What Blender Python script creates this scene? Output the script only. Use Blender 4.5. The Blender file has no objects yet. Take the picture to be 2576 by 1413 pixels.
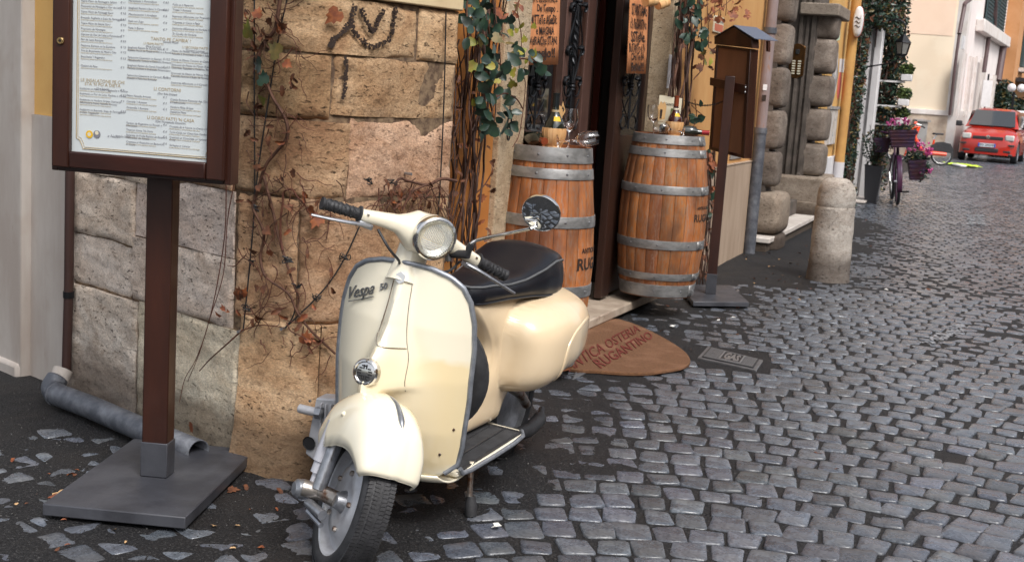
import bpy, math, random
from mathutils import Vector, Matrix, noise
R=math.radians
rnd=random.Random(7)
scene=bpy.context.scene
COL=scene.collection
# ---------------- camera, sky, sun, exposure ----------------
CW,CHT,FPX=2576.,1413.,3130.
PITCH=math.atan(500/3130.); ROLL=R(3.8); CAM=Vector((0,0,1.352))
_f=Vector((0,math.cos(PITCH),-math.sin(PITCH))); _r0=Vector((1,0,0)); _u0=_r0.cross(_f)
_r=math.cos(ROLL)*_r0+math.sin(ROLL)*_u0; _u=_r.cross(_f)
cd=bpy.data.cameras.new('camera'); cam=bpy.data.objects.new('camera',cd); COL.objects.link(cam)
cd.sensor_width=36; cd.lens=FPX/CW*36; cd.clip_end=600; cd.clip_start=.05
m=Matrix.Identity(4)
for i in range(3):
    m[i][0]=_r[i]; m[i][1]=_u[i]; m[i][2]=-_f[i]; m[i][3]=CAM[i]
cam.matrix_world=m
cd.dof.use_dof=True; cd.dof.focus_distance=4.0; cd.dof.aperture_fstop=11
scene.camera=cam
SUN_EL,SUN_AZ=R(52),R(150)      # azimuth measured from +Y (north) clockwise
w=bpy.data.worlds.new('World'); scene.world=w; w.use_nodes=True
nt=w.node_tree; nt.nodes.clear()
sky=nt.nodes.new('ShaderNodeTexSky'); sky.sky_type='NISHITA'; sky.sun_disc=False
sky.sun_elevation=SUN_EL; sky.sun_rotation=SUN_AZ; sky.air_density=1.0; sky.dust_density=4.0; sky.ozone_density=1.0
hs=nt.nodes.new('ShaderNodeHueSaturation'); hs.inputs['Saturation'].default_value=.34
bg=nt.nodes.new('ShaderNodeBackground'); bg.inputs['Strength'].default_value=.15
ow=nt.nodes.new('ShaderNodeOutputWorld')
nt.links.new(sky.outputs[0],hs.inputs['Color']); nt.links.new(hs.outputs[0],bg.inputs[0]); nt.links.new(bg.outputs[0],ow.inputs[0])
sd=bpy.data.lights.new('sun','SUN'); sd.energy=1.5; sd.angle=R(20); sd.color=(1,.98,.955)
so=bpy.data.objects.new('sun',sd); COL.objects.link(so)
sv=Vector((math.sin(SUN_AZ)*math.cos(SUN_EL),math.cos(SUN_AZ)*math.cos(SUN_EL),math.sin(SUN_EL)))
so.rotation_euler=sv.to_track_quat('Z','Y').to_euler(); so.location=sv*30
vs=scene.view_settings
scene.view_settings.view_transform='Standard'; vs.look='None'; vs.gamma=1; vs.use_curve_mapping=False; vs.exposure=0.52
scene.render.engine='CYCLES'
# ---------------- layout helpers ----------------
def ray(x,y): return _f+_r*((x-CW/2)/FPX)-_u*((y-CHT/2)/FPX)
def G(x,y,z=0.):
    d=ray(x,y); return CAM+d*((z-CAM.z)/d.z)
def onplane(x,y,p,n):
    d=ray(x,y); return CAM+d*((Vector(p)-CAM).dot(n)/d.dot(n))
def proj(p):
    d=Vector(p)-CAM; z=d.dot(_f); return (CW/2+FPX*d.dot(_r)/z, CHT/2-FPX*d.dot(_u)/z)
# street wall frame: origin P0, local x along the wall (away), local y into the building, z up
TH=math.atan(.39); P0=Vector((.186,6.245,0))
WD=Vector((math.sin(TH),math.cos(TH),0)); WO=Vector((math.cos(TH),-math.sin(TH),0))
WROT=math.pi/2-TH
WM=Matrix.Translation(P0)@Matrix.Rotation(WROT,4,'Z')
def Wp(x,y,off=0.):
    """pixel on the plane parallel to the wall, off metres out of it -> local (t,h)"""
    q=onplane(x,y,P0+WO*off,WO)-P0
    return q.dot(WD),q.z
def W(t,h,off=0.): return P0+WD*t+WO*off+Vector((0,0,h))
# ---------------- objects ----------------
def tag(o,label=None,cat=None,group=None,kind=None):
    if label: o['label']=label
    if cat: o['category']=cat
    if group: o['group']=group
    if kind: o['kind']=kind
    return o
def root(name,loc=(0,0,0),rz=0,label=None,cat=None,group=None,rx=0,kind=None):
    o=bpy.data.objects.new(name,None); COL.objects.link(o); o.location=loc; o.rotation_euler=(rx,0,rz)
    o.empty_display_size=.1
    return tag(o,label,cat,group,kind)
def kids(o): return [c for c in list(COL.objects) if c.parent==o]
def copytree(o,parent=None):
    c=o.copy(); COL.objects.link(c); c.parent=parent
    for ch in kids(o): copytree(ch,c)
    return c
class MB:
    def __init__(s): s.v=[]; s.f=[]
    def add(s,v,f):
        n=len(s.v); s.v+= [tuple(p) for p in v]; s.f+=[tuple(i+n for i in q) for q in f]; return s
    def box(s,c,d,M=None):
        x,y,z=d[0]/2,d[1]/2,d[2]/2
        v=[Vector((c[0]+i*x,c[1]+j*y,c[2]+k*z)) for i in(-1,1) for j in(-1,1) for k in(-1,1)]
        if M: v=[M@p for p in v]
        return s.add(v,[(0,1,3,2),(4,6,7,5),(0,4,5,1),(2,3,7,6),(0,2,6,4),(1,5,7,3)])
    def bx(s,a,b,M=None):
        return s.box([(a[i]+b[i])/2 for i in range(3)],[abs(b[i]-a[i]) for i in range(3)],M)
    def prism(s,pts,z0,z1,M=None):
        n=len(pts); v=[Vector((p[0],p[1],z0)) for p in pts]+[Vector((p[0],p[1],z1)) for p in pts]
        if M: v=[M@p for p in v]
        return s.add(v,[tuple(range(n))[::-1],tuple(range(n,2*n))]+[(i,(i+1)%n,(i+1)%n+n,i+n) for i in range(n)])
    def tube(s,pts,r,n=8,cap=True,flat=1.0):
        pts=[Vector(p) for p in pts]; k=len(pts)
        if k<2: return s
        rr=r if isinstance(r,(list,tuple)) else [r]*k
        t=(pts[1]-pts[0]).normalized(); up=Vector((0,0,1)) if abs(t.z)<.9 else Vector((1,0,0))
        a=t.cross(up).normalized(); vs=[]
        for i in range(k):
            if i==0: t=pts[1]-pts[0]
            elif i==k-1: t=pts[-1]-pts[-2]
            else: t=pts[i+1]-pts[i-1]
            if t.length<1e-9: t=Vector((0,0,1))
            t.normalize(); a=(a-t*a.dot(t)); 
            if a.length<1e-6: a=t.orthogonal()
            a.normalize(); b=t.cross(a)
            for j in range(n):
                th=2*math.pi*j/n; vs.append(pts[i]+(a*math.cos(th)+b*math.sin(th)*flat)*rr[i])
        fs=[(i*n+j,i*n+(j+1)%n,(i+1)*n+(j+1)%n,(i+1)*n+j) for i in range(k-1) for j in range(n)]
        if cap: fs+=[tuple(range(n))[::-1],tuple(range((k-1)*n,k*n))]
        return s.add(vs,fs)
    def lathe(s,prof,n=24,M=None,a0=0,a1=2*math.pi):
        full=abs(a1-a0-2*math.pi)<1e-6; m=n if full else n+1
        v=[Vector((r*math.cos(a0+(a1-a0)*j/n),r*math.sin(a0+(a1-a0)*j/n),z)) for r,z in prof for j in range(m)]
        if M: v=[M@p for p in v]
        fs=[]
        for i in range(len(prof)-1):
            for j in range(n):
                j2=(j+1)%m
                fs.append((i*m+j,i*m+j2,(i+1)*m+j2,(i+1)*m+j))
        return s.add(v,fs)
    def grid(s,P,closeu=False):
        """P[i][j] points"""
        a=len(P); b=len(P[0]); v=[p for r_ in P for p in r_]; fs=[]
        for i in range(a-1):
            for j in range(b if closeu else b-1):
                j2=(j+1)%b; fs.append((i*b+j,i*b+j2,(i+1)*b+j2,(i+1)*b+j))
        return s.add(v,fs)
    def mesh(s,name,mats,smooth=False,ang=40):
        me=bpy.data.meshes.new(name); me.from_pydata(s.v,[],s.f)
        for mt in (mats if isinstance(mats,(list,tuple)) else [mats]): me.materials.append(mt)
        if smooth:
            me.polygons.foreach_set('use_smooth',[True]*len(me.polygons)); me.set_sharp_from_angle(angle=R(ang))
        me.update(); return me
    def build(s,name,mats,parent=None,smooth=False,ang=40,bevel=0,solid=0,seg=2,flip=False,sub=0,loc=None,rot=None):
        me=s.mesh(name,mats,smooth or bevel>0,ang)
        if flip: me.flip_normals()
        return link(name,me,parent,bevel,solid,seg,sub,loc,rot)
def link(name,me,parent=None,bevel=0,solid=0,seg=2,sub=0,loc=None,rot=None):
    o=bpy.data.objects.new(name,me); COL.objects.link(o)
    if parent: o.parent=parent
    if loc is not None: o.location=loc
    if rot is not None: o.rotation_euler=rot
    if solid:
        md=o.modifiers.new('s','SOLIDIFY'); md.thickness=solid; md.offset=-1
    if bevel:
        md=o.modifiers.new('b','BEVEL'); md.width=bevel; md.segments=seg; md.limit_method='ANGLE'; md.angle_limit=R(35)
    if sub:
        md=o.modifiers.new('u','SUBSURF'); md.levels=sub; md.render_levels=sub
    return o
def recalc(me):
    import bmesh
    b=bmesh.new(); b.from_mesh(me); bmesh.ops.remove_doubles(b,verts=b.verts,dist=1e-5); bmesh.ops.recalc_face_normals(b,faces=b.faces); b.to_mesh(me); b.free()
def tmesh(body,size=.05,ext=.0008,shear=0,align='CENTER',off=0,mat=None,space=1.0,line=1.0,yal='CENTER'):
    cu=bpy.data.curves.new('t','FONT'); cu.body=body; cu.size=size; cu.extrude=ext; cu.shear=shear; cu.align_x=align; cu.align_y=yal; cu.offset=off
    cu.space_character=space; cu.space_line=line; cu.resolution_u=2
    o=bpy.data.objects.new('t',cu); me=bpy.data.meshes.new_from_object(o); bpy.data.objects.remove(o)
    me.materials.clear()
    if mat: me.materials.append(mat)
    return me
def mesh_into(mb,me,M):
    mb.add([M@v.co for v in me.vertices],[tuple(p.vertices) for p in me.polygons]); bpy.data.meshes.remove(me)
def bez(pts,n=6):
    """Catmull-Rom through pts"""
    P=[Vector(p) for p in pts]
    if len(P)<3: return P
    Q=[P[0]*2-P[1]]+P+[P[-1]*2-P[-2]]; out=[]
    for i in range(1,len(Q)-2):
        for k in range(n):
            t=k/n; a,b,c,d=Q[i-1],Q[i],Q[i+1],Q[i+2]
            out.append(.5*((2*b)+(c-a)*t+(2*a-5*b+4*c-d)*t*t+(3*b-a-3*c+d)*t*t*t))
    out.append(P[-1]); return out
def ip(x,T):
    """piecewise-smooth interpolation in table [(x,y),...]"""
    if x<=T[0][0]: return T[0][1]
    for (a,b),(c,d) in zip(T,T[1:]):
        if x<=c:
            t=(x-a)/(c-a); t=t*t*(3-2*t)*.5+t*.5; return b+(d-b)*t
    return T[-1][1]
def lin(x,T):
    if x<=T[0][0]: return T[0][1]
    for (a,b),(c,d) in zip(T,T[1:]):
        if x<=c: return b+(d-b)*(x-a)/(c-a)
    return T[-1][1]
def sst(a,b,x):
    t=max(0,min(1,(x-a)/(b-a))); return t*t*(3-2*t)
# ---------------- materials ----------------
def _nm(name):
    mt=bpy.data.materials.new(name); mt.use_nodes=True; nt=mt.node_tree; return mt,nt,nt.nodes['Principled BSDF']
def _tex(nt,kind,scale,stretch=(1,1,1),detail=5,rough=.6,dist=0):
    tc=nt.nodes.get('TC') or nt.nodes.new('ShaderNodeTexCoord'); tc.name='TC'
    mp=nt.nodes.new('ShaderNodeMapping'); mp.inputs['Scale'].default_value=stretch
    nt.links.new(tc.outputs['Object'],mp.inputs[0])
    t=nt.nodes.new('ShaderNodeTex'+kind); t.inputs['Scale'].default_value=scale
    if kind=='Noise': t.inputs['Detail'].default_value=detail; t.inputs['Roughness'].default_value=rough; t.inputs['Distortion'].default_value=dist
    nt.links.new(mp.outputs[0],t.inputs[0]); return t
def _ramp(nt,src,stops):
    r=nt.nodes.new('ShaderNodeValToRGB'); e=r.color_ramp.elements
    while len(e)<len(stops): e.new(.5)
    for i,(p,c) in enumerate(stops):
        e[i].position=p; e[i].color=(c if isinstance(c,(tuple,list)) else (c,c,c))[:3]+(1,) if not isinstance(c,(int,float)) else (c,c,c,1)
    nt.links.new(src,r.inputs[0]); return r.outputs[0]
def _mix(nt,fac,a,b,mode='MIX'):
    m=nt.nodes.new('ShaderNodeMix'); m.data_type='RGBA'; m.blend_type=mode
    for sock,val in ((m.inputs[0],fac),(m.inputs[6],a),(m.inputs[7],b)):
        if isinstance(val,(int,float)): sock.default_value=val
        elif isinstance(val,(tuple,list)): sock.default_value=tuple(val)[:3]+(1,)
        else: nt.links.new(val,sock)
    return m.outputs[2]
def _bump(nt,b,h,strength,dist=.01,prev=None):
    n=nt.nodes.new('ShaderNodeBump'); n.inputs['Strength'].default_value=strength; n.inputs['Distance'].default_value=dist
    nt.links.new(h,n.inputs['Height'])
    if prev: nt.links.new(prev,n.inputs['Normal'])
    nt.links.new(n.outputs[0],b.inputs['Normal']); return n.outputs[0]
_objtint=None
def mat(name,col,rough=.6,metal=0,col2=None,scale=12,stretch=(1,1,1),lo=.4,hi=.6,bump=0,bscale=60,bdist=.004,coat=0,
        spec=.5,spots=None,sscale=30,slo=.62,shi=.68,tint=False,rvar=0,detail=6,trans=0,ior=1.45,bstretch=None,second=None,s2scale=3,s2lo=.5,s2hi=.7):
    mt,nt,b=_nm(name)
    b.inputs['Roughness'].default_value=rough; b.inputs['Metallic'].default_value=metal; b.inputs['IOR'].default_value=ior
    b.inputs['Specular IOR Level'].default_value=spec; b.inputs['Coat Weight'].default_value=coat; b.inputs['Coat Roughness'].default_value=.06
    b.inputs['Transmission Weight'].default_value=trans
    c=tuple(col)+(1,) if len(col)==3 else col
    out=None
    if col2:
        t=_tex(nt,'Noise',scale,stretch,detail); out=_ramp(nt,t.outputs['Fac'],[(lo,tuple(col)),(hi,tuple(col2))])
    if second:
        t=_tex(nt,'Noise',s2scale,(1,1,1),4); f=_ramp(nt,t.outputs['Fac'],[(s2lo,0.),(s2hi,1.)])
        out=_mix(nt,f,out if out else c,second)
    if spots:
        t=_tex(nt,'Noise',sscale,stretch,3,.7); f=_ramp(nt,t.outputs['Fac'],[(slo,0.),(shi,1.)])
        out=_mix(nt,f,out if out else c,spots)
    if tint:
        oi=nt.nodes.new('ShaderNodeObjectInfo'); out=_mix(nt,1.,out if out else c,oi.outputs['Color'],'MULTIPLY')
    if out: nt.links.new(out,b.inputs['Base Color'])
    else: b.inputs['Base Color'].default_value=c
    if rvar:
        t=_tex(nt,'Noise',scale*1.7,stretch,4); rr=nt.nodes.new('ShaderNodeMapRange'); rr.inputs[1].default_value=.3; rr.inputs[2].default_value=.7
        rr.inputs[3].default_value=max(.02,rough-rvar); rr.inputs[4].default_value=min(1,rough+rvar); nt.links.new(t.outputs['Fac'],rr.inputs[0]); nt.links.new(rr.outputs[0],b.inputs['Roughness'])
    if bump:
        t=_tex(nt,'Noise',bscale,bstretch or stretch,5,.65); _bump(nt,b,t.outputs['Fac'],bump,bdist)
    return mt
def travertine(name,c1,c2,c3,stain,pit=(.05,.03,.018),foot=None):
    """travertine: layered tones, brown stains and dark pits; foot = darker grime colour kept near the ground"""
    mt,nt,b=_nm(name); b.inputs['Roughness'].default_value=.85; b.inputs['Specular IOR Level'].default_value=.25
    t1=_tex(nt,'Noise',3.4,(1,1,1.7),10,.68,.8); base=_ramp(nt,t1.outputs['Fac'],[(.30,c3),(.46,c1),(.66,c2)])
    t2=_tex(nt,'Noise',2.3,(1,1,1.3),12,.74,.5); f=_ramp(nt,t2.outputs['Fac'],[(.53,0.),(.71,.8)])
    base=_mix(nt,f,base,stain)
    t6=_tex(nt,'Noise',26,(1,1,1.6),8,.75,.4); g=_ramp(nt,t6.outputs['Fac'],[(.50,0.),(.70,.65)]); base=_mix(nt,g,base,stain)
    t3=_tex(nt,'Noise',38,(1,1,2.6),5,.66,.3); p=_ramp(nt,t3.outputs['Fac'],[(.60,0.),(.66,.95)])
    t5=_tex(nt,'Noise',3.1,(1,1,1.5),3); pm=_ramp(nt,t5.outputs['Fac'],[(.40,0.2),(.58,1.)])
    pp=_mix(nt,1.,p,pm,'MULTIPLY')
    t4=_tex(nt,'Noise',130,(1,1,1.6),4,.75); fine=_ramp(nt,t4.outputs['Fac'],[(.33,.62),(.6,1.15)])
    base=_mix(nt,1.,base,fine,'MULTIPLY'); base=_mix(nt,pp,base,pit)
    if foot:
        sp=nt.nodes.new('ShaderNodeSeparateXYZ'); nt.links.new(nt.nodes['TC'].outputs['Object'],sp.inputs[0])
        ad=nt.nodes.new('ShaderNodeMath'); ad.operation='MULTIPLY_ADD'; ad.inputs[1].default_value=-.28; nt.links.new(t2.outputs['Fac'],ad.inputs[0]); nt.links.new(sp.outputs[2],ad.inputs[2])
        h=_ramp(nt,ad.outputs[0],[(.0,.7),(.11,0.)]); base=_mix(nt,h,base,foot)
    oi=nt.nodes.new('ShaderNodeObjectInfo'); base=_mix(nt,1.,base,oi.outputs['Color'],'MULTIPLY')
    nt.links.new(base,b.inputs['Base Color'])
    inv=nt.nodes.new('ShaderNodeInvert'); nt.links.new(pp,inv.inputs[1])
    n1=_bump(nt,b,inv.outputs[0],1.,.008); n2=_bump(nt,b,t4.outputs['Fac'],.6,.003,n1); n3=_bump(nt,b,t6.outputs['Fac'],.8,.006,n2); _bump(nt,b,t2.outputs['Fac'],.7,.012,n3)
    return mt
M={}
M['trav']=travertine('travertine_warm',(.50,.305,.175),(.66,.455,.295),(.35,.19,.105),(.13,.058,.028),(.035,.02,.012),(.07,.045,.03))
M['travgrey']=travertine('travertine_grey',(.62,.51,.415),(.72,.63,.545),(.48,.375,.295),(.28,.195,.14),(.07,.05,.04),(.10,.075,.06))
M['travjamb']=travertine('travertine_jamb',(.50,.38,.25),(.58,.46,.32),(.40,.29,.18),(.28,.18,.10))
M['mortar']=mat('mortar',(.09,.055,.035),.95,col2=(.22,.15,.09),scale=40,bump=.6,bscale=120)
M['plaster']=mat('plaster_grey',(.45,.41,.375),.9,col2=(.35,.30,.265),scale=5,stretch=(1,1,.25),lo=.38,hi=.66,bump=.25,bscale=70,spots=(.2,.14,.1),sscale=18,slo=.68,shi=.8,second=(.30,.23,.18),s2scale=2.,s2lo=.56,s2hi=.8)
M['cream']=mat('cream_render',(.62,.49,.30),.9,col2=(.55,.42,.25),scale=6,bump=.2,bscale=90)
M['orange']=mat('ochre_stucco',(.50,.20,.045),.9,col2=(.42,.15,.03),scale=4,bump=.25,bscale=60,second=(.50,.26,.09),s2scale=2.2)
M['orange2']=mat('light_ochre_stucco',(.56,.31,.115),.9,col2=(.50,.25,.085),scale=3,stretch=(1,1,.5),bump=.25,bscale=60,spots=(.35,.19,.08),sscale=14,slo=.66,shi=.8)
M['orange3']=mat('yellow_ochre_stucco',(.60,.36,.12),.9,col2=(.54,.31,.10),scale=3,bump=.2,bscale=50,spots=(.62,.5,.36),sscale=6,slo=.62,shi=.7)
M['dado']=mat('dado_plaster',(.40,.30,.22),.9,col2=(.33,.24,.17),scale=7,stretch=(1,1,.2),bump=.3,bscale=60,spots=(.16,.1,.07),sscale=16,slo=.66,shi=.8)
M['wood']=mat('stained_wood',(.050,.014,.007),.40,col2=(.014,.005,.0035),scale=5,stretch=(1,1,.22),lo=.35,hi=.66,bump=.15,bscale=50,coat=.25,detail=8)
M['wood_h']=mat('stained_wood_cross',(.055,.012,.006),.38,col2=(.018,.005,.003),scale=5,stretch=(.22,1,1),lo=.38,hi=.68,bump=.15,bscale=50,coat=.25)
M['darkwood']=mat('dark_door_wood',(.040,.017,.011),.4,col2=(.022,.010,.007),scale=8,stretch=(1,1,.15),bump=.15,bscale=60,coat=.15)
M['reddoor']=mat('brown_painted_wood',(.10,.052,.040),.42,col2=(.065,.033,.026),scale=6,stretch=(1,1,.2),bump=.12,bscale=60)
M['backwood']=mat('plywood_panel',(.23,.10,.05),.6,col2=(.17,.075,.038),scale=6,stretch=(1,1,.2),bump=.15,bscale=60)
M['steel_dark']=mat('dark_slate_plate',(.058,.060,.070),.42,col2=(.035,.036,.043),scale=5,bump=.12,bscale=120,rvar=.12,spots=(.16,.16,.17),sscale=60,slo=.72,shi=.78)
M['iron']=mat('wrought_iron',(.020,.021,.024),.35,metal=.6,bump=.2,bscale=80)
M['chrome']=mat('chrome',(.72,.71,.69),.12,1,col2=(.5,.48,.46),scale=30,lo=.55,hi=.75,rvar=.06)
M['dullmetal']=mat('dull_aluminium',(.42,.43,.46),.38,.85,col2=(.30,.31,.33),scale=25,rvar=.1,bump=.15,bscale=90,spots=(.2,.11,.06),sscale=28,slo=.68,shi=.76)
M['trim']=mat('grey_trim',(.34,.36,.40),.42,.6,col2=(.26,.28,.31),scale=40,bump=.2,bscale=60)
M['hoop']=mat('galvanised_hoop',(.38,.375,.37),.45,.65,col2=(.25,.25,.245),scale=14,stretch=(1,1,2),rvar=.12,bump=.15,bscale=90,spots=(.13,.12,.11),sscale=22,slo=.68,shi=.76)
M['zinc']=mat('zinc_pipe',(.09,.097,.115),.5,.35,col2=(.19,.20,.225),scale=14,lo=.42,hi=.68,bump=.35,bscale=70,rvar=.1,spots=(.06,.06,.07),sscale=20,slo=.62,shi=.72)
def creampaint():
    mt,nt,b=_nm('cream_paint'); b.inputs['Roughness'].default_value=.20; b.inputs['Coat Weight'].default_value=.8; b.inputs['Coat Roughness'].default_value=.03
    base=(.88,.81,.64)
    tc=nt.nodes.get('TC') or nt.nodes.new('ShaderNodeTexCoord'); tc.name='TC'
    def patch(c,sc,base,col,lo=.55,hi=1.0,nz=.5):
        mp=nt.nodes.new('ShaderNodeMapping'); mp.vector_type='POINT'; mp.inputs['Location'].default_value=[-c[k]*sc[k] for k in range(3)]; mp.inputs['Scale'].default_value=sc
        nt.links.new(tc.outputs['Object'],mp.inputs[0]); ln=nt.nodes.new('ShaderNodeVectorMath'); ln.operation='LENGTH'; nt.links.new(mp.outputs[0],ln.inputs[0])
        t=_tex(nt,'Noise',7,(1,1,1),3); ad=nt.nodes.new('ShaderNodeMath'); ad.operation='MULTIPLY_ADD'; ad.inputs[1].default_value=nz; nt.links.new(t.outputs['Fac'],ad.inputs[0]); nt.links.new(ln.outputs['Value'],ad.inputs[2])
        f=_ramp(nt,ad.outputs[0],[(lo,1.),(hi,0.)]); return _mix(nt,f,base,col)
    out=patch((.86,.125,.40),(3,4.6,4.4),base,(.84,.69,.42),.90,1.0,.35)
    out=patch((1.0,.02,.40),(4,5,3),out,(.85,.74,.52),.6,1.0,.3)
    t=_tex(nt,'Noise',24,(1,1,1),3,.7); f=_ramp(nt,t.outputs['Fac'],[(.775,0.),(.80,1.)]); out=_mix(nt,f,out,(.28,.14,.05))
    nt.links.new(out,b.inputs['Base Color']); t=_tex(nt,'Noise',10,(1,1,1),2); _bump(nt,b,t.outputs['Fac'],.03,.01); return mt
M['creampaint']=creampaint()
M['bodypaint']=mat('beige_paint',(.76,.60,.40),.22,0,col2=(.71,.54,.34),scale=2.5,coat=.5,spots=(.2,.09,.035),sscale=26,slo=.77,shi=.80)
M['rubber']=mat('rubber',(.022,.022,.024),.55,col2=(.035,.035,.038),scale=30,bump=.3,bscale=150)
M['leather']=mat('black_vinyl',(.007,.008,.012),.33,col2=(.011,.011,.014),scale=9,bump=.12,bscale=160,bdist=.002,spec=.35)
M['rust']=mat('rusty_chrome',(.42,.38,.34),.35,.9,col2=(.16,.07,.035),scale=16,lo=.48,hi=.62,bump=.2,bscale=60)
def barrelwood():
    mt,nt,b=_nm('barrel_oak'); b.inputs['Roughness'].default_value=.62; b.inputs['Specular IOR Level'].default_value=.3
    t1=_tex(nt,'Noise',9,(1,1,.12),9,.65,.4); base=_ramp(nt,t1.outputs['Fac'],[(.32,(.15,.046,.016)),(.47,(.35,.112,.030)),(.62,(.47,.165,.046))])
    t2=_tex(nt,'Noise',75,(1,1,.16),6,.8,.8); f=_ramp(nt,t2.outputs['Fac'],[(.47,0.),(.60,.85)])
    base=_mix(nt,f,base,(.30,.20,.14)) ; t3=_tex(nt,'Noise',6,(1,1,.5),4); g=_ramp(nt,t3.outputs['Fac'],[(.40,0.),(.64,.85)])
    base=_mix(nt,g,base,(.13,.05,.024)); oi=nt.nodes.new('ShaderNodeObjectInfo'); base=_mix(nt,1.,base,oi.outputs['Color'],'MULTIPLY')
    nt.links.new(base,b.inputs['Base Color']); _bump(nt,b,t2.outputs['Fac'],.6,.003); return mt
M['oak']=barrelwood()
M['ink']=mat('dark_ink',(.03,.017,.012),.8)
M['blackmat']=mat('black_void',(.012,.012,.013),.8)
M['board']=mat('corrugated_board',(.66,.27,.11),.85,col2=(.54,.22,.09),scale=10,bump=.15,bscale=60)
M['paper']=mat('menu_paper',(.62,.66,.66),.6,col2=(.58,.62,.63),scale=3)
M['gold']=mat('gold_print',(.42,.33,.20),.6)
M['greyprint']=mat('grey_print',(.20,.20,.23),.7)
M['card']=mat('cream_card',(.66,.60,.45),.7)
M['tancard']=mat('tan_card',(.55,.33,.14),.8)
M['straw']=mat('straw',(.72,.46,.23),.7,col2=(.58,.32,.13),scale=20,stretch=(1,1,.15),bump=.4,bscale=60)
M['glass']=mat('clear_glass',(1,1,1),.02,trans=1,ior=1.45)
M['bottle']=mat('bottle_glass',(.012,.016,.012),.07,spec=.8,coat=.5)
M['foil_red']=mat('red_foil',(.30,.02,.025),.3,.3)
M['foil_dark']=mat('dark_foil',(.014,.018,.02),.3,.2)
M['amber']=mat('amber_neck',(.20,.045,.018),.25)
M['yellow']=mat('yellow_label',(.75,.45,.02),.6)
M['marble']=mat('step_marble',(.45,.37,.29),.6,col2=(.33,.26,.20),scale=8,bump=.3,bscale=50,spots=(.15,.1,.07),sscale=22,slo=.64,shi=.74)
M['whitemarble']=mat('pale_marble',(.62,.57,.52),.5,col2=(.52,.46,.41),scale=6,bump=.2,bscale=50)
M['mat']=mat('coir_mat',(.17,.080,.036),.95,col2=(.115,.054,.026),scale=90,bump=.8,bscale=220,second=(.22,.11,.06),s2scale=5,spots=(.07,.045,.03),sscale=35,slo=.7,shi=.76)
M['matred']=mat('coir_red',(.17,.025,.016),.95,col2=(.11,.022,.015),scale=80,bump=.8,bscale=220)
M['castiron']=mat('cast_iron',(.16,.16,.165),.4,.5,col2=(.20,.20,.21),scale=14,bump=.2,bscale=80)
M['rocksm']=travertine('weathered_block_stone',(.17,.135,.11),(.26,.22,.185),(.10,.078,.062),(.07,.05,.04),(.03,.022,.018))
M['pier']=mat('dark_peperino',(.115,.095,.08),.8,col2=(.065,.053,.045),scale=6,bump=.35,bscale=60,spots=(.24,.21,.19),sscale=7,slo=.66,shi=.78)
M['bollard']=travertine('bollard_travertine',(.42,.375,.33),(.54,.50,.45),(.30,.255,.215),(.19,.145,.11),(.06,.045,.035),(.05,.035,.028))
M['brass']=mat('old_brass',(.16,.075,.025),.35,.85,col2=(.10,.05,.02),scale=18)
M['white']=mat('white_paint',(.74,.72,.72),.55,col2=(.66,.64,.64),scale=5)
M['whiteplaster']=mat('white_plaster',(.66,.65,.66),.85,col2=(.56,.54,.55),scale=5,stretch=(1,1,.3),bump=.2,bscale=50,spots=(.35,.3,.28),sscale=12,slo=.68,shi=.8)
M['yellowpipe']=mat('yellow_pipe_paint',(.55,.31,.10),.5,col2=(.47,.25,.08),scale=5)
M['peach']=mat('peach_render',(.80,.67,.51),.9,col2=(.77,.63,.47),scale=.5,lo=.47,hi=.53)
M['peach2']=mat('pinkish_render',(.80,.60,.46),.9,col2=(.77,.57,.43),scale=1.5)
M['peachbase']=mat('travertine_dado',(.52,.43,.34),.9,col2=(.40,.31,.24),scale=3,spots=(.2,.15,.12),sscale=6,slo=.62,shi=.72)
M['pinkwhite']=mat('pale_pink_render',(.80,.73,.70),.9,col2=(.75,.68,.65),scale=2)
M['quoin']=mat('pale_quoin_stone',(.70,.66,.63),.8,col2=(.62,.56,.52),scale=3)
M['shutter']=mat('green_shutter',(.035,.065,.07),.6)
M['leafG']=mat('leaf_green',(.012,.030,.022),.33,col2=(.028,.055,.032),scale=9,spec=.5)
M['leafY']=mat('leaf_yellow_green',(.22,.24,.03),.5,col2=(.30,.24,.04),scale=20)
M['leafM']=mat('leaf_olive',(.10,.085,.025),.5,col2=(.17,.12,.035),scale=30)
M['leafO']=mat('leaf_autumn',(.27,.085,.028),.6,col2=(.16,.045,.020),scale=40)
M['leafB']=mat('leaf_dry_brown',(.15,.055,.024),.7,col2=(.09,.035,.018),scale=40)
M['stem']=mat('vine_stem',(.065,.028,.017),.8,col2=(.11,.05,.03),scale=30,bump=.4,bscale=90)
M['stemr']=mat('red_vine_stem',(.11,.036,.019),.75,col2=(.08,.026,.016),scale=30)
M['stemd']=mat('dark_vine_stem',(.035,.018,.014),.8,col2=(.06,.028,.018),scale=30,bump=.4,bscale=90)
M['cable']=mat('black_cable',(.015,.015,.016),.5)
M['pink']=mat('pink_petals',(.75,.10,.36),.6,col2=(.70,.20,.48),scale=30)
M['purple']=mat('purple_paint',(.060,.012,.035),.35,col2=(.04,.012,.05),scale=5)
M['plumbasket']=mat('plum_basket',(.045,.010,.016),.6,col2=(.03,.012,.045),scale=8)
M['redo']=mat('orange_red_paint',(.82,.065,.012),.35,coat=.3)
M['carred']=mat('car_red_paint',(.43,.022,.012),.25,coat=.8,col2=(.40,.02,.011),scale=2)
M['carglass']=mat('car_window',(.03,.035,.04),.05,spec=.9,coat=.6)
M['headlamp']=mat('lamp_glass',(.55,.55,.52),.1,coat=.8)
M['plate']=mat('number_plate',(.65,.68,.72),.5)
M['blue']=mat('plate_blue',(.02,.09,.45),.5)
M['potdark']=mat('dark_planter',(.028,.028,.032),.45)
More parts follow.
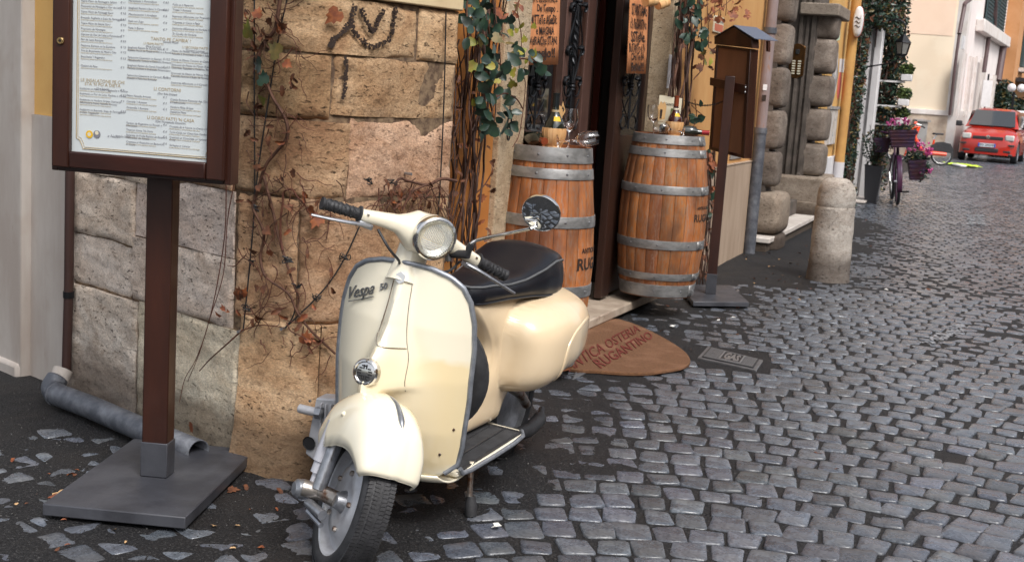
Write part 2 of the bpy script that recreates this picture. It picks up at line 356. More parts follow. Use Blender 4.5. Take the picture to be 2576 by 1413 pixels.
M['grey']=mat('grey_cabinet',(.30,.29,.28),.6,col2=(.24,.22,.2),scale=4)
M['hivis']=mat('hi_vis_cloth',(.55,.75,.05),.7)
M['teal']=mat('dark_teal_car',(.02,.06,.055),.3,coat=.6)
def cobblemat():
    mt,nt,b=_nm('basalt_cobble'); b.inputs['Specular IOR Level'].default_value=.55
    t1=_tex(nt,'Noise',11,(1,1,1),6,.65); base=_ramp(nt,t1.outputs['Fac'],[(.3,(.062,.070,.086)),(.52,(.110,.125,.150)),(.72,(.17,.185,.205))])
    t3=_tex(nt,'Noise',2.2,(1,1,1),3); g=_ramp(nt,t3.outputs['Fac'],[(.48,0.),(.66,.55)]); base=_mix(nt,g,base,(.075,.072,.072))
    t2=_tex(nt,'Noise',90,(1,1,1),4,.7); k=_ramp(nt,t2.outputs['Fac'],[(.33,.62),(.6,1.1)]); base=_mix(nt,1.,base,k,'MULTIPLY')
    oi=nt.nodes.new('ShaderNodeObjectInfo'); base=_mix(nt,1.,base,oi.outputs['Color'],'MULTIPLY')
    nt.links.new(base,b.inputs['Base Color'])
    rr=nt.nodes.new('ShaderNodeMapRange'); rr.inputs[1].default_value=.35; rr.inputs[2].default_value=.65; rr.inputs[3].default_value=.17; rr.inputs[4].default_value=.40
    nt.links.new(t1.outputs['Fac'],rr.inputs[0]); nt.links.new(rr.outputs[0],b.inputs['Roughness'])
    n=_bump(nt,b,t2.outputs['Fac'],.35,.002); _bump(nt,b,t1.outputs['Fac'],.5,.008,n); return mt
M['cobble']=cobblemat()
def dirtmat():
    mt,nt,b=_nm('damp_grit'); b.inputs['Specular IOR Level'].default_value=.28
    v=_tex(nt,'Voronoi',150); t1=_tex(nt,'Noise',120,(1,1,1),5,.75); base=_ramp(nt,t1.outputs['Fac'],[(.38,(.005,.005,.006)),(.56,(.018,.0175,.0185)),(.70,(.10,.097,.095))])
    t3=_tex(nt,'Noise',3,(1,1,1),4); g=_ramp(nt,t3.outputs['Fac'],[(.5,0.),(.68,.5)]); base=_mix(nt,g,base,(.026,.022,.020))
    nt.links.new(base,b.inputs['Base Color']); b.inputs['Roughness'].default_value=.62
    n=_bump(nt,b,v.outputs['Distance'],.8,.004); _bump(nt,b,t1.outputs['Fac'],.7,.004,n); return mt
M['dirt']=dirtmat()
# ================= THE GROUND =================
PIER=[Vector(p) for p in ((-1.77,4.88,0),(-1.03,4.22,0),(-.88,4.10,0),(-.60,4.03,0),(-.24,4.43,0))]
_g1=G(1815,888,0); _g2=G(1862,910,0)
HOLES=[(_g1.x,_g1.y,.23),(_g2.x,_g2.y,.23)]
def bury(x,y):
    """how deep the grit lies over the cobbles (m)"""
    o=(Vector((x,y,0))-P0).dot(WO)
    d=o if y>4.4 else 9
    for a,b in zip(PIER,PIER[1:]):
        t=max(0,min(1,(Vector((x,y,0))-a).dot(b-a)/(b-a).length_squared)); d=min(d,(a+(b-a)*t-Vector((x,y,0))).length)
    n=noise.noise(Vector((x*.9,y*.9,3)))
    k=1-sst(.45,1.05+.5*n,d)
    left=1-sst(-.55,.25,x+.15*n) if y<5 else 0
    patch=sst(.22,.42,noise.noise(Vector((x*.55+9,y*.42,7))))*sst(5.5,7,y)*.8
    return .0105*max(k*.95,left*.88,patch*.72)
def hdirt(x,y):
    for a,b_,c in HOLES:
        if (x-a)**2+(y-b_)**2<(c+.02)**2: return -.006+.0025*noise.noise(Vector((x*30,y*30,1)))
    b=bury(x,y)
    n=noise.noise(Vector((x*6,y*6,0)))*.5+noise.noise(Vector((x*15,y*15,5)))*.35+noise.noise(Vector((x*40,y*40,9)))*.08
    return -.0068+b*.85+n*(.0036+b*.65)+.012*noise.noise(Vector((x*.5,y*.5,1)))
def hcob(x,y): return .012*noise.noise(Vector((x*.5,y*.5,1)))
def axis(parts):
    out=[]
    for a,b,s in parts:
        n=max(1,int(round((b-a)/s))); out+=[a+(b-a)*i/n for i in range(n)]
    out.append(parts[-1][1]); return out
def build_ground():
    xs=axis([(-60,-4,8),(-4,-2.3,.2),(-2.3,2.4,.022),(2.4,3.8,.06),(3.8,12,.6),(12,80,8)])
    ys=axis([(-20,2.6,1),(2.6,6.2,.022),(6.2,10,.045),(10,20,.2),(20,60,1),(60,220,20)])
    nx=len(xs); v=[]; 
    for y in ys:
        for x in xs:
            near=(-2.4<x<4 and 2.5<y<20)
            v.append((x,y,hdirt(x,y) if near else -.009+.012*noise.noise(Vector((x*.5,y*.5,1)))))
    f=[(j*nx+i,j*nx+i+1,(j+1)*nx+i+1,(j+1)*nx+i) for j in range(len(ys)-1) for i in range(nx-1)]
    me=bpy.data.meshes.new('ground'); me.from_pydata(v,[],f); me.materials.append(M['dirt'])
    me.polygons.foreach_set('use_smooth',[True]*len(f)); o=link('street',me); tag(o,kind='structure'); return o
street=build_ground()
def cobble_shape(r,n=12):
    a,b=.0545*r.uniform(.90,1.06),.0665*r.uniform(.90,1.05)
    cor=[(a*r.uniform(.78,1.10)*sx,b*r.uniform(.78,1.08)*sy) for sx,sy in((1,1),(-1,1),(-1,-1),(1,-1))]
    P=[]
    for k in range(4):
        p0,p1=Vector(cor[k]),Vector(cor[(k+1)%4]); pm=Vector(cor[k-1])
        c=.2*r.uniform(.7,1.5)
        P.append(p0+(pm-p0)*c*.55); P.append(p0*.985+(pm+p1-2*p0)*.035); P.append(p0+(p1-p0)*c*.55)
    return [(p.x*(1+r.uniform(-.025,.025)),p.y*(1+r.uniform(-.025,.025))) for p in P]
def cobble_mesh_data(r,low=False):
    P=cobble_shape(r); n=len(P); tx,ty=r.uniform(-.05,.05),r.uniform(-.05,.05)
    if low: rings=[(1.0,-.05),(.97,-.005)]
    else: rings=[(1.02,-.05),(1.0,-.008),(.97,-.0022),(.90,.0000),(.55,.0008)]
    v=[]; 
    for s,z in rings:
        for k,(x,y) in enumerate(P):
            v.append((x*s,y*s,z+(tx*x+ty*y)*.9+(r.uniform(-.0012,.0012) if z>-.01 else 0)))
    f=[(i*n+j,i*n+(j+1)%n,(i+1)*n+(j+1)%n,(i+1)*n+j) for i in range(len(rings)-1) for j in range(n)]
    if low: f.append(tuple(range((len(rings)-1)*n,len(rings)*n)))
    else:
        c=len(v); v.append((0,0,.0010)); b=(len(rings)-1)*n; f+=[(b+j,b+(j+1)%n,c) for j in range(n)]
    return v,f
def build_cobbles():
    r=random.Random(11); variants=[]
    for k in range(20):
        v,f=cobble_mesh_data(r); me=bpy.data.meshes.new('cobblestone'); me.from_pydata(v,[],f); me.materials.append(M['cobble'])
        me.polygons.foreach_set('use_smooth',[True]*len(f)); variants.append(me)
    cells=[]
    cx0,cy0=.45,1.9; pr,pt=.140,.117
    for j in range(4,340):
        rad_=j*pr; na=int(rad_*2.2/pt); ph=.15*math.sin(j*1.7)
        for i in range(-na,na):
            th=R(95)-(i+ph)*pt/rad_
            x=cx0+rad_*math.cos(th); y=cy0+rad_*math.sin(th)
            x+= .06*noise.noise(Vector((x*.45,y*.45,0))); y+=.08*noise.noise(Vector((x*.4,y*.4,4)))
            if y<2.5 or y>42: continue
            fr=.43*y+1.0; 
            if x>fr or x<-.43*y-.6: continue
            q=Vector((x,y,0))-P0; o=q.dot(WO)
            if y>4.4 and o<.07: continue
            if y<=5.2 and x<0:
                inside=False
                for a,b in zip(PIER,PIER[1:]):
                    if a.x-.02<=x<=b.x+.02:
                        yy=a.y+(b.y-a.y)*(x-a.x)/(b.x-a.x); inside= y>yy-.04
                if inside or (x<=-1.75 and y>4.88+(-1.77-x)*.9): continue
            if y<10 and r.random()<.006: continue
            if any((x-a)**2+(y-b)**2<c*c for a,b,c in HOLES): continue
            cells.append((x,y))
    cells=[(x+r.uniform(-.007,.007),y+r.uniform(-.007,.007)) for x,y in cells]
    def vis(c):
        p=proj((c[0],c[1],0)); return 0<=p[0]<=CW and 0<=p[1]<=CHT and bury(*c)<.012
    near=sorted([c for c in cells if c[1]<9 and vis(c)],key=lambda c:c[1])[:300]; ns=set(near)
    for c in near:
        me=variants[r.randrange(20)]; o=link('cobblestone',me,street)
        x,y=c; e=.15; gx=(hcob(x+e,y)-hcob(x-e,y))/(2*e); gy=(hcob(x,y+e)-hcob(x,y-e))/(2*e)
        o.location=(x,y,hcob(x,y)+r.uniform(-.0025,.002)); o.rotation_euler=(gy+r.uniform(-.02,.02),-gx+r.uniform(-.02,.02),math.atan2(y-1.9,x-.45)-math.pi/2+r.uniform(-.09,.09)+(math.pi if r.random()<.5 else 0))
        s=r.uniform(.93,1.09); o.scale=(s*r.uniform(.95,1.06),s,1)
        k=r.uniform(.65,1.25); o.color=(k,k*r.uniform(.97,1.01),k*r.uniform(.94,1.04),1)
    mb=MB(); lows=[cobble_mesh_data(r,True) for _ in range(16)]; mids=[cobble_mesh_data(r) for _ in range(16)]
    V=[];F=[];n=0
    for c in cells:
        if c in ns: continue
        x,y=c; v,f=(mids if y<9 else lows)[r.randrange(16)]
        a=math.atan2(y-1.9,x-.45)-math.pi/2+r.uniform(-.09,.09); cs,sn=math.cos(a),math.sin(a); s=r.uniform(.92,1.09); z0=hcob(x,y)+r.uniform(-.0025,.002)
        V+=[(x+(p[0]*cs-p[1]*sn)*s,y+(p[0]*sn+p[1]*cs)*s,z0+p[2]) for p in v]; F+=[tuple(i+n for i in q) for q in f]; n+=len(v)
    me=bpy.data.meshes.new('cobblestones_beyond'); me.from_pydata(V,[],F); me.materials.append(M['cobble']); me.polygons.foreach_set('use_smooth',[True]*len(F)); me.set_sharp_from_angle(angle=R(50))
    o=link('distant_cobblestones',me,street); tag(o,kind='stuff')
build_cobbles()
# ================= CORNER PIER OF STONE BLOCKS =================
PL=bez(PIER,8); PD=[0]
for a,b in zip(PL,PL[1:]): PD.append(PD[-1]+(b-a).length)
def pier_at(u):
    u=max(0,min(PD[-1]-1e-4,u))
    for i in range(len(PD)-1):
        if u<=PD[i+1]:
            k=(u-PD[i])/(PD[i+1]-PD[i]); p=PL[i].lerp(PL[i+1],k); 
            j0=max(0,i-1); j1=min(len(PL)-1,i+2); t=(PL[j1]-PL[j0]).normalized(); return p,Vector((t.y,-t.x,0))
def pier_px(x,y,off=0.):
    """pixel -> point on the pier face, off metres in front of it"""
    best=None
    for i in range(len(PL)-1):
        a,b=PL[i],PL[i+1]; t=(b-a); n=Vector((t.y,-t.x,0)).normalized(); q=onplane(x,y,a+n*off,n)
        k=(q-a-n*off).dot(t)/t.length_squared; e=max(0,-k,k-1)
        if best is None or e<best[0]: best=(e,q,PD[i]+k*t.length)
    return best[1],best[2],best[1].z
pier=root('stone_pier',(0,0,0),0,'rough travertine block corner of the building behind the cream scooter','stone wall')
def block(u0,u1,z0,z1,seed,mt,tint,proud=0,taper=0):
    g=.0016; u0+=g;u1-=g;z0+=g;z1-=g
    nu=max(4,int((u1-u0)/.014)); nz=max(4,int((z1-z0)/.014)); P=[]
    for i in range(nu+1):
        row=[]; u=u0+(u1-u0)*i/nu; p,n=pier_at(u)
        for j in range(nz+1):
            z=z0+(z1-z0)*j/nz; ed=min(u-u0,u1-u,z-z0,z1-z)
            q=Vector((u*3,z*3,seed)); wob=noise.noise(Vector((u*7,z*7,seed+3)))
            d=proud+.003*noise.noise(q*2)+.0045*noise.noise(Vector((u*11,z*26,seed)))+.003*noise.noise(Vector((u*40,z*60,seed)))-.009*math.exp(-max(0,ed)/.0028*(1+.6*wob))*sst(-.35,.15,noise.noise(Vector((u*4,z*4,seed+20))))-.010*max(0,noise.noise(Vector((u*9,z*12,seed+1)))+.1)*math.exp(-max(0,ed)/.02)
            d-=.03*max(0,noise.noise(Vector((u*5+2,z*7,seed+8)))-.42)
            d+=taper*max(0,.30-z)/.30
            row.append(p+n*d+Vector((0,0,z+ (.004*wob if ed<.01 else 0))))
        P.append(row)
    mb=MB(); mb.grid(P); back=[]
    # skirt back into the wall
    loop=[(i,0) for i in range(nu+1)]+[(nu,j) for j in range(1,nz+1)]+[(i,nz) for i in range(nu-1,-1,-1)]+[(0,j) for j in range(nz-1,0,-1)]
    n0=len(mb.v); W1=nz+1
    for i,j in loop:
        u=u0+(u1-u0)*i/nu; p,n=pier_at(u); mb.v.append(tuple(p-n*.08+Vector((0,0,z0+(z1-z0)*j/nz))))
    L=len(loop)
    for k in range(L):
        a=loop[k];b=loop[(k+1)%L]; mb.f.append((a[0]*W1+a[1],b[0]*W1+b[1],n0+(k+1)%L,n0+k))
    o=mb.build('stone_block',mt,pier,True,60); o.color=(tint[0],tint[1],tint[2],1); return o
UT=PD[-1]; ub=pier_px(600,500)[1]
def U(x,y): return pier_px(x,y)[1]
gy=(1,1,1); r=random.Random(5)
def tn(k): k=1+(k-1)*.6; k*=r.uniform(.96,1.04); return (k,k*r.uniform(.97,1.03),k*r.uniform(.93,1.04))
blocks=[ # left, greyer face
 (0,U(345,700),-.1,.455,'travgrey',.92),(U(345,700),U(600,900),-.1,.46,'travgrey',1.0),
 (0,U(330,640),.455,.66,'travgrey',.98),(U(330,640),U(585,700),.46,.70,'travgrey',1.02),
 (0,U(338,520),.66,.90,'travgrey',.95),(U(338,520),U(588,520),.70,.93,'travgrey',.97),
 (0,U(420,300),.90,1.19,'travgrey',.8),(U(420,300),U(590,300),.93,1.19,'trav',.8),
 # corner and right face, warmer
 (U(600,900),U(800,1000),-.1,.52,'trav',1.15),(U(800,1000),UT,-.1,.52,'trav',.8),
 (U(585,700),U(745,700),.50,.93,'trav',.80),(U(745,700),U(960,600),.52,.935,'trav',.62),(U(960,600),UT,.52,.93,'trav',.70),
 (U(588,420),U(878,420),.935,1.185,'trav',.66),(U(878,420),UT,.935,1.20,'trav',.86),
 (U(600,250),U(832,240),1.19,1.395,'trav',.55),(U(832,240),UT,1.205,1.40,'trav',.62),
 (0,U(600,100),1.19,1.57,'trav',.5),(U(600,100),U(1055,90),1.40,1.575,'trav',.85),(U(1055,90),UT,1.40,1.575,'trav',.9)]
for k,(a,b,z0,z1,mt_,tt) in enumerate(blocks): block(a,b,z0,z1,k*3.7,M[mt_],tn(tt),proud=r.uniform(-.004,.006),taper=.045 if z0<0 and a>=U(570,900)-.02 else 0)
# core, upper cream render
mb=MB(); n=len(PL)
def pier_solid(mb,off,z0,z1,us=None):
    F=[];B=[]
    for k in range(41):
        p,nn=pier_at(UT*k/40); F.append(p+nn*off)
    pts=[(q.x,q.y) for q in F]+[(-.5,5.0),(-1.5,5.3)]
    mb.prism(pts[::-1],z0,z1)
pier_solid(mb,-.010,-.2,1.58); c=mb.build('mortar_core',M['mortar'],pier)
mb=MB(); pier_solid(mb,.012,1.583,6.5); mb.build('cream_upper_wall',M['cream'],pier,bevel=.004)
# charcoal scrawl on the blocks
mb=MB(); rg=random.Random(3)
def scrawl(pts,wd):
    Q=bez([pier_px(x,y)[0] for x,y in pts],8)
    for a,b in zip(Q,Q[1:]):
        for k in range(5):
            q=a.lerp(b,rg.random()); q,u_,z_=q,0,q.z
            e=Vector((rg.uniform(-wd,wd),0,rg.uniform(-wd,wd))); p=q+e
            # drop onto the face
            bb=min(range(len(PL)),key=lambda i:(PL[i]-Vector((p.x,p.y,0))).length); pp,nn=pier_at(PD[bb]); nn=nn
            s=rg.uniform(.0022,.0048); p=p+nn*.0105
            t=Vector((-nn.y,nn.x,0)); mb.add([p+t*s*rg.uniform(.6,1.4)+Vector((0,0,s*rg.uniform(.4,1.3))),p-t*s+Vector((0,0,s*.7)),p-t*s*.8-Vector((0,0,s)),p+t*s*.9-Vector((0,0,s*.8))],[(0,1,2,3)])
scrawl([(890,15),(880,60),(900,95),(935,118),(975,95),(985,45),(990,22)],.007)
scrawl([(880,55),(862,80),(835,105),(832,118)],.007); scrawl([(905,25),(920,60),(932,80),(945,55),(962,25)],.006)
mb.build('charcoal_scrawl',M['ink'],pier); mb=MB()
scrawl([(868,140),(868,190),(862,250)],.0035)
mb.build('charcoal_scrawl',M['ink'],pier)
# ================= PLASTERED WALL AT THE LEFT =================
A=PIER[0]; LD=Vector((-.746,.666,0)); LN=Vector((-.666,-.746,0))
lw=root('plaster_wall',A,math.atan2(LD.y,LD.x),'pale stained plaster wall and pilaster at the far left of the picture','wall')
# local x along LD, local y = rot90(LD) = (-.666,-.746) -> outward
zo=1.0
q=onplane(120,293,A,LN); zo=q.z
MB().bx((-.05,-.3,-.1),(.40,0,zo)).build('dado',M['plaster'],lw)
MB().bx((-.05,-.3,zo+.001),(.40,-.012,6.5)).build('ochre_panel',M['orange3'],lw)
q=onplane(78,600,A,LN); xp=(q-A).dot(LD)
MB().bx((xp,-.3,-.1),(2.6,.045,6.5)).build('pilaster',M['plaster'],lw,bevel=.006)
MB().bx((xp+.001,-.2,-.1),(2.55,.060,.06)).build('skirting',M['plaster'],lw,bevel=.02)
q=onplane(2,60,A,LN); sx=(q-A).dot(LD)
MB().bx((sx-.004,.047,1.62),(sx+.4,.062,2.2)).build('red_sign_board',mat('dull_red_board',(.30,.03,.02),.7),lw)
# thin dark downpipe and its clay shoe
q=onplane(178,600,A+LN*.03,LN); q2=onplane(171,940,A+LN*.03,LN)
dp=root('thin_downpipe',(q2.x,q2.y,0),0,'thin dark brown downpipe on the wall behind the menu stand','pipe')
MB().tube([(q.x-q2.x,q.y-q2.y,6),(0,0,.45),(-.005,-.004,.10)],.0185,14).build('pipe',mat('dark_brown_pipe',(.045,.022,.018),.45,bump=.1),dp,True)
MB().tube([(0,0,.40),(0,0,.425)],.022,14).build('collar',M['iron'],dp,True)
MB().tube([(q.x-q2.x,q.y-q2.y,1.0),(q.x-q2.x,q.y-q2.y,1.02)],.022,14).build('collar',M['iron'],dp,True)
# big grey drain pipe lying on the ground
a=G(128,985,.05); b=G(500,1137,.052)
gp=root('ground_drainpipe',(a.x,a.y,0),0,'fat grey drain pipe lying along the foot of the wall','pipe')
rel=[Vector((p.x-a.x,p.y-a.y,p.z)) for p in (a,b)]
dv=(rel[1]-rel[0]).normalized()
path=bez([rel[0]+dv*.0+Vector((.012,.035,.045)),rel[0]+dv*.005+Vector((0,.010,.018)),rel[0]+dv*.03+Vector((0,0,.004)),rel[0]+dv*.08],6)+[rel[0]+dv*.3+Vector((0,0,.004)),rel[0]+dv*.6,rel[1]]
mb=MB(); mb.tube(path,.043,24,cap=False); mb.build('pipe',M['zinc'],gp,True,solid=.004)
MB().tube([rel[0]+dv*.035,rel[0]+dv*.048],.0465,24,cap=False).build('seam_ring',M['zinc'],gp,True,solid=.003)
MB().tube([path[0]-Vector((0,0,.02)),path[0]+Vector((0.012,.03,.03))],.038,18).build('mortar_stub',M['plaster'],gp,True)
M['silverpaint']=mat('silver_box_paint',(.52,.52,.54),.4,.25,col2=(.42,.42,.44),scale=12)
# silver valve box at the wall foot
q=pier_px(810,1050,.15)[0]
vb=root('valve_box',(q.x,q.y,q.z),R(-20),'silver ribbed metal box with a round hole on the wall behind the front wheel','utility box',rx=R(2))
k=q.y/FPX
def vx(x,y,d=0): # local offset from pixel (810,1050)
    return ((x-810)*k,d,-(y-1050)*k)
mb=MB(); prof=[vx(806,990),vx(862,985),vx(866,1160),vx(830,1175),vx(778,1145)]
mb.prism([(p[0],p[2]) for p in prof],-.03,.035,Matrix.Rotation(R(90),4,'X')); mb.build('housing',M['silverpaint'],vb,bevel=.006)
MB().tube([vx(765,1021,-.05),vx(832,1024,-.05)],.0145,14).build('pipe_stub',M['silverpaint'],vb,True,bevel=.002)
MB().tube([vx(815,1024,-.05),vx(832,1024,-.05)],.020,6).build('nut',M['dullmetal'],vb)
MB().bx(vx(800,1010,.036),vx(855,1140,.16)).build('mounting_block',M['mortar'],vb)
for xx in (822,836,850): MB().bx(vx(xx,1000,-.046),vx(xx+5,1150,-.034)).build('rib',M['silverpaint'],vb,bevel=.002)
MB().lathe([(0,0),(.021,0),(.023,.004)],20,Matrix.Translation(vx(792,1113,-.0375))@Matrix.Rotation(R(90),4,'X')).build('round_hole',M['blackmat'],vb,True)
for x_,y_ in ((858,1000),(790,1000),(852,1150)): MB().lathe([(0,.004),(.004,.004),(.005,0)],10,Matrix.Translation(vx(x_,y_,-.036))@Matrix.Rotation(R(90),4,'X')).build('screw',M['chrome'],vb,True)
# ================= MENU STAND =================
ms=root('menu_stand',(-1.085,3.80,.012),R(-4.5),'tall reddish wooden menu stand with framed menu, nearest thing at the left','menu stand')
MB().bx((-.215,-.345,0),(.215,.345,.037)).build('base_plate',M['steel_dark'],ms,bevel=.004)
ys=.0
MB().bx((-.041,ys-.033,.13),(.041,ys+.033,1.55)).build('post',M['wood'],ms,bevel=.004)
MB().bx((-.0435,ys-.0355,.038),(.0435,ys+.0355,.150)).build('post_sleeve',M['steel_dark'],ms,bevel=.003)
# case
cs=R(-7); CM=Matrix.Translation((.0,-.035,0))@Matrix.Rotation(cs,4,'Z')
fr=bpy.data.objects.new('display_case',None)
def cpx(x,y,yl=-.115):
    """pixel -> local x,z on the case front"""
    Mw=Matrix.Translation((-1.085,3.80,.012))@Matrix.Rotation(R(-4.5),4,'Z')@CM
    p=Mw@Vector((0,yl,0)); n=(Mw.to_3x3()@Vector((0,-1,0))); q=Mw.inverted()@onplane(x,y,p,n); return q.x,q.z
x0,zb=cpx(124,428); x1,_=cpx(574,468); ztop=1.95; yf,yb=-.115,-.045
bw=.056
mb=MB()
mb.bx((x0,yf+.012,zb),(x0+.02,yb,ztop),CM); mb.build('case_side',M['wood'],ms,bevel=.003)
MB().bx((x1-.02,yf+.012,zb),(x1,yb,ztop),CM).build('case_side',M['wood'],ms,bevel=.003)
MB().bx((x0+.0205,yf+.012,zb),(x1-.0205,yb,zb+.02),CM).build('case_bottom',M['wood_h'],ms,bevel=.003)
MB().bx((x0+.0205,yb-.012,zb+.0205),(x1-.0205,yb,ztop),CM).build('back_panel',M['wood'],ms)
MB().bx((x0,yf+.012,ztop+.0005),(x1,yb,ztop+.02),CM).build('case_top',M['wood_h'],ms,bevel=.003)
# door frame of the case
def member(a,b,c,d,mt_): # trapezoid beam, bevelled inwards
    return MB().bx((a,yf-.010,c),(b,yf+.011,d),CM).build('case_door_frame',mt_,ms,bevel=.005)
dx0,dx1,dzb=x0+.012,x1-.012,zb+.012
member(dx0,dx0+bw,dzb,ztop,M['wood']); member(dx1-bw,dx1,dzb,ztop,M['wood']); member(dx0+bw+.0005,dx1-bw-.0005,dzb,dzb+.05,M['wood_h'])
ix0,ix1,izb=dx0+bw,dx1-bw,dzb+.05
MB().bx((ix0-.004,yf+.016,izb-.004),(ix1+.004,yf+.020,ztop-.02),CM).build('menu_sheet',M['paper'],ms)
# menu print
def cm(x,z,d=-.0012): return CM@Matrix.Translation((x,yf+.016+d,z))@Matrix.Rotation(R(90),4,'X')
mbk,mgd,mgy=MB(),MB(),MB()
def mtext(px,py,s,size,which,al='LEFT',shear=0,off=0):
    X,Z=cpx(px,py,yf+.015); mesh_into(which,tmesh(s,size,.0001,shear,al,off),cm(X,Z))
left=[(203,2,"Tajere Misto de Formaggi e Salumi","€ 11"),(203,21,"Prosciutto de Montagna e Fior de Latte","€ 9,5"),(203,40,"Tajere Misto de Formaggi Sorci","€ 9,5"),(203,58,"Bresaola, Rughetta e Scaje de Parmiggiano","€ 9,5"),(203,77,"Tajere Misto de Salumi Sorci","€ 9,5"),(203,95,"Prosciutto de Montagna","€ 9"),(203,113,"Caprese de Fior de Latte e Pommidoro","€ 9"),(203,132,"Fior de Latte Romano","€ 8,5"),(203,151,"Pizzicona Romana co le Zucchine","€ 7,5"),(203,170,"Tris de Bruschette de Mastro Tito","€ 7,5"),(203,188,"Bruschetta 'r Rugantino","€ 2,5"),(203,217,"Cestino de Pane","€ 2"),
 (200,291,"Insalatona co Noci, Olive Taggiasche e Pachino","€ 9"),(200,310,"Insalatona co Fior de Latte, Pachino e Carote","€ 8,5"),(200,329,"Insalatona co Verdure Grijate, Scamorza","€ 9"),(200,338,"Affumicata e Patate Novelle Arrosto",""),(200,361,"Insalatona co Bresaola, Scaje de Parmiggiano","€ 9,5"),(200,371,"e Olive Taggiasche","")]
YL=[2,15,29,44,58,72,86,99,114,127,142,165,222,235,250,257,275,282]
YM=[2,20,36,53,70,119,126,144,151,164,171,189,196,240,255,270,309,315,326,339,345,356,362]
YR=[12,25,41,56,71,85,128,135,150,163,170,184,191,208,250,257,269,281,318,332,345,351,365]
left=[(a,y,c,d) for (a,b,c,d),y in zip(left,YL)]
for x_,y_,s,pz in left:
    mtext(x_,y_,s,.0082,mbk,shear=.2); 
    if pz: mtext(303,y_+5,pz,.0082,mbk,shear=.2)
    mtext(x_,y_+6,"TRADITIONAL ROMAN PLATE WITH FRESH PRODUCE",.0042,mgd)
mid=[(323,1,"Maritozzetti 'r Pommidoro","€ 8,5"),(323,24,"Spaghetti Ripieni a Sorci 'n Carozza","€ 8,5"),(323,47,"Maccheroncini 'n Arrabiata","€ 8"),(322,70,"Pasta cor Sugo","€ 8"),(322,92,"Pasta 'n Bianco","€ 7"),
 (321,158,"Spaghetti Ripieni de Cernia Nera e","€ 13"),(321,167,"Risotto Pesce de Pozzo er Porro a Ravoli",""),(321,193,"Fettuccine Casarecce co Scampi,","€ 13,5"),(321,202,"Mazzancolle, Cimeto e Pecorino Romano",""),(320,221,"Spaghetti Ripieni de Cavoli Freschi co","€ 13,5"),(320,230,"Pachino Scottati e Guanciale Amatriciano",""),(319,253,"Fettuccine Casarecce co Carciofi, Pachino","€ 13"),(319,262,"Scottati e Pecorino Romano",""),
 (318,318,"Patate Novelle Arrosto","€ 5"),(318,336,"Carciofo 'r Romana","€ 5"),(318,356,"Puntarelle 'r Romana","€ 5"),
 (317,412,"Tortino de Rugantino co Ricotta e","€ 6"),(317,420,"Cioccolato",""),(317,436,"Tiramisù Come 'Na Vorta","€ 6"),(317,450,"Sorpresa de Frolle Ripiene de Ricotta e","€ 6"),(317,459,"Marmellata de Visciola",""),(317,470,"Cremoso ar Pistacchio co Bastoncini","€ 6"),(317,479,"ar Cacao","")]
rt=[(434,2,"Pollo co li Peperoni","€ 11"),(434,19,"Trippa 'r Romana","€ 11"),(433,38,"Scamorza Affumicata cor Prosciutto","€ 11"),(433,54,"Trippetta ar Cacio e Pepe","€ 11"),(433,72,"Scamorza Affumicata co Verdure Grijate","€ 11"),(433,87,"'Sr Carello de Verdure","€ 11"),
 (432,136,"Filetto de Manzo Toscano Grijato co Patate","€ 22,5"),(432,145,"Novelle e Bruschettine Olio e Sale",""),(431,163,"Filetto de Manzo Toscano ar Cacio e Pepe","€ 22,5"),(431,177,"Straccetti de Filetto de Manzo Toscano co","€ 17,5"),(431,186,"Cicorietta Ripassata e Pecorino Romano",""),(430,205,"Straccetti de Filetto de Manzo Toscano co li","€ 16,5"),(430,214,"Carciofi, Pachino e Scaje de Parmiggiano",""),(430,232,"Scamorza Affumicata co li Carciofi","€ 15,5"),
 (428,272,"Cicoria Romana Ripassata Ajo, Ojo,","€ 5"),(428,281,"e Peperoncino",""),(428,296,"Verdure Miste Grijate","€ 5"),(428,311,"Insalatina Mista","€ 5"),
 (426,350,"Crostata de la Nonna co Crema e Pinoli","€ 6"),(426,367,"Torta Calda cor Cioccolato Fondente","€ 6"),(426,381,"Cremoso ar Cioccolato co Varietate de","€ 6"),(426,390,"Frolla",""),(426,404,"Sorbetto ar Limone","€ 6")]
mid=[(a,y,c,d) for (a,b,c,d),y in zip(mid,YM)]; rt=[(a,y,c,d) for (a,b,c,d),y in zip(rt,YR)]
for lst,xe in((mid,410),(rt,531)):
    for x_,yy,s,pz in lst:
        mtext(x_,yy,s,.0082,mbk,shear=.2)
        if pz: mtext(xe,yy+5,pz,.0082,mbk,shear=.2)
        if pz: mtext(x_,yy+6,"ROMAN SPECIALITY WITH SEASONAL VEGETABLES",.0042,mgd)
for x_,y_,s,z_ in((430,101,"TANTO PE CAMBIA' !",.0135),(386,111,"LI PRIMI PIATTI",.0095),(491,121,"LI SECONNI PIATTI",.0095),(258,205,"LE INSALATONE PE CHI",.0135),(258,214,"STA 'N PO A DIETA",.0135),(421,226,"LI CONTORNI",.0135),(429,300,"LI DORCI FATTI 'N CASA",.0135)):
    mtext(x_,y_,s,z_,mgd,'CENTER')
for x_,y_,s in((430,107,"Second Plates"),(386,118,"(First Course)"),(491,128,"(Second Course)"),(258,224,"(Our Salads)"),(421,237,"(Our Side Dishes)"),(429,308,"(Our Homemade Desserts)")): mtext(x_,y_,s,.0085,mbk,'CENTER')
mtext(270,342,"e Nello",.012,mgy,shear=.3); mtext(292,342,"angelo bezzi",.0095,mgy); mtext(492,399,"il Rugantino",.0045,mgy)
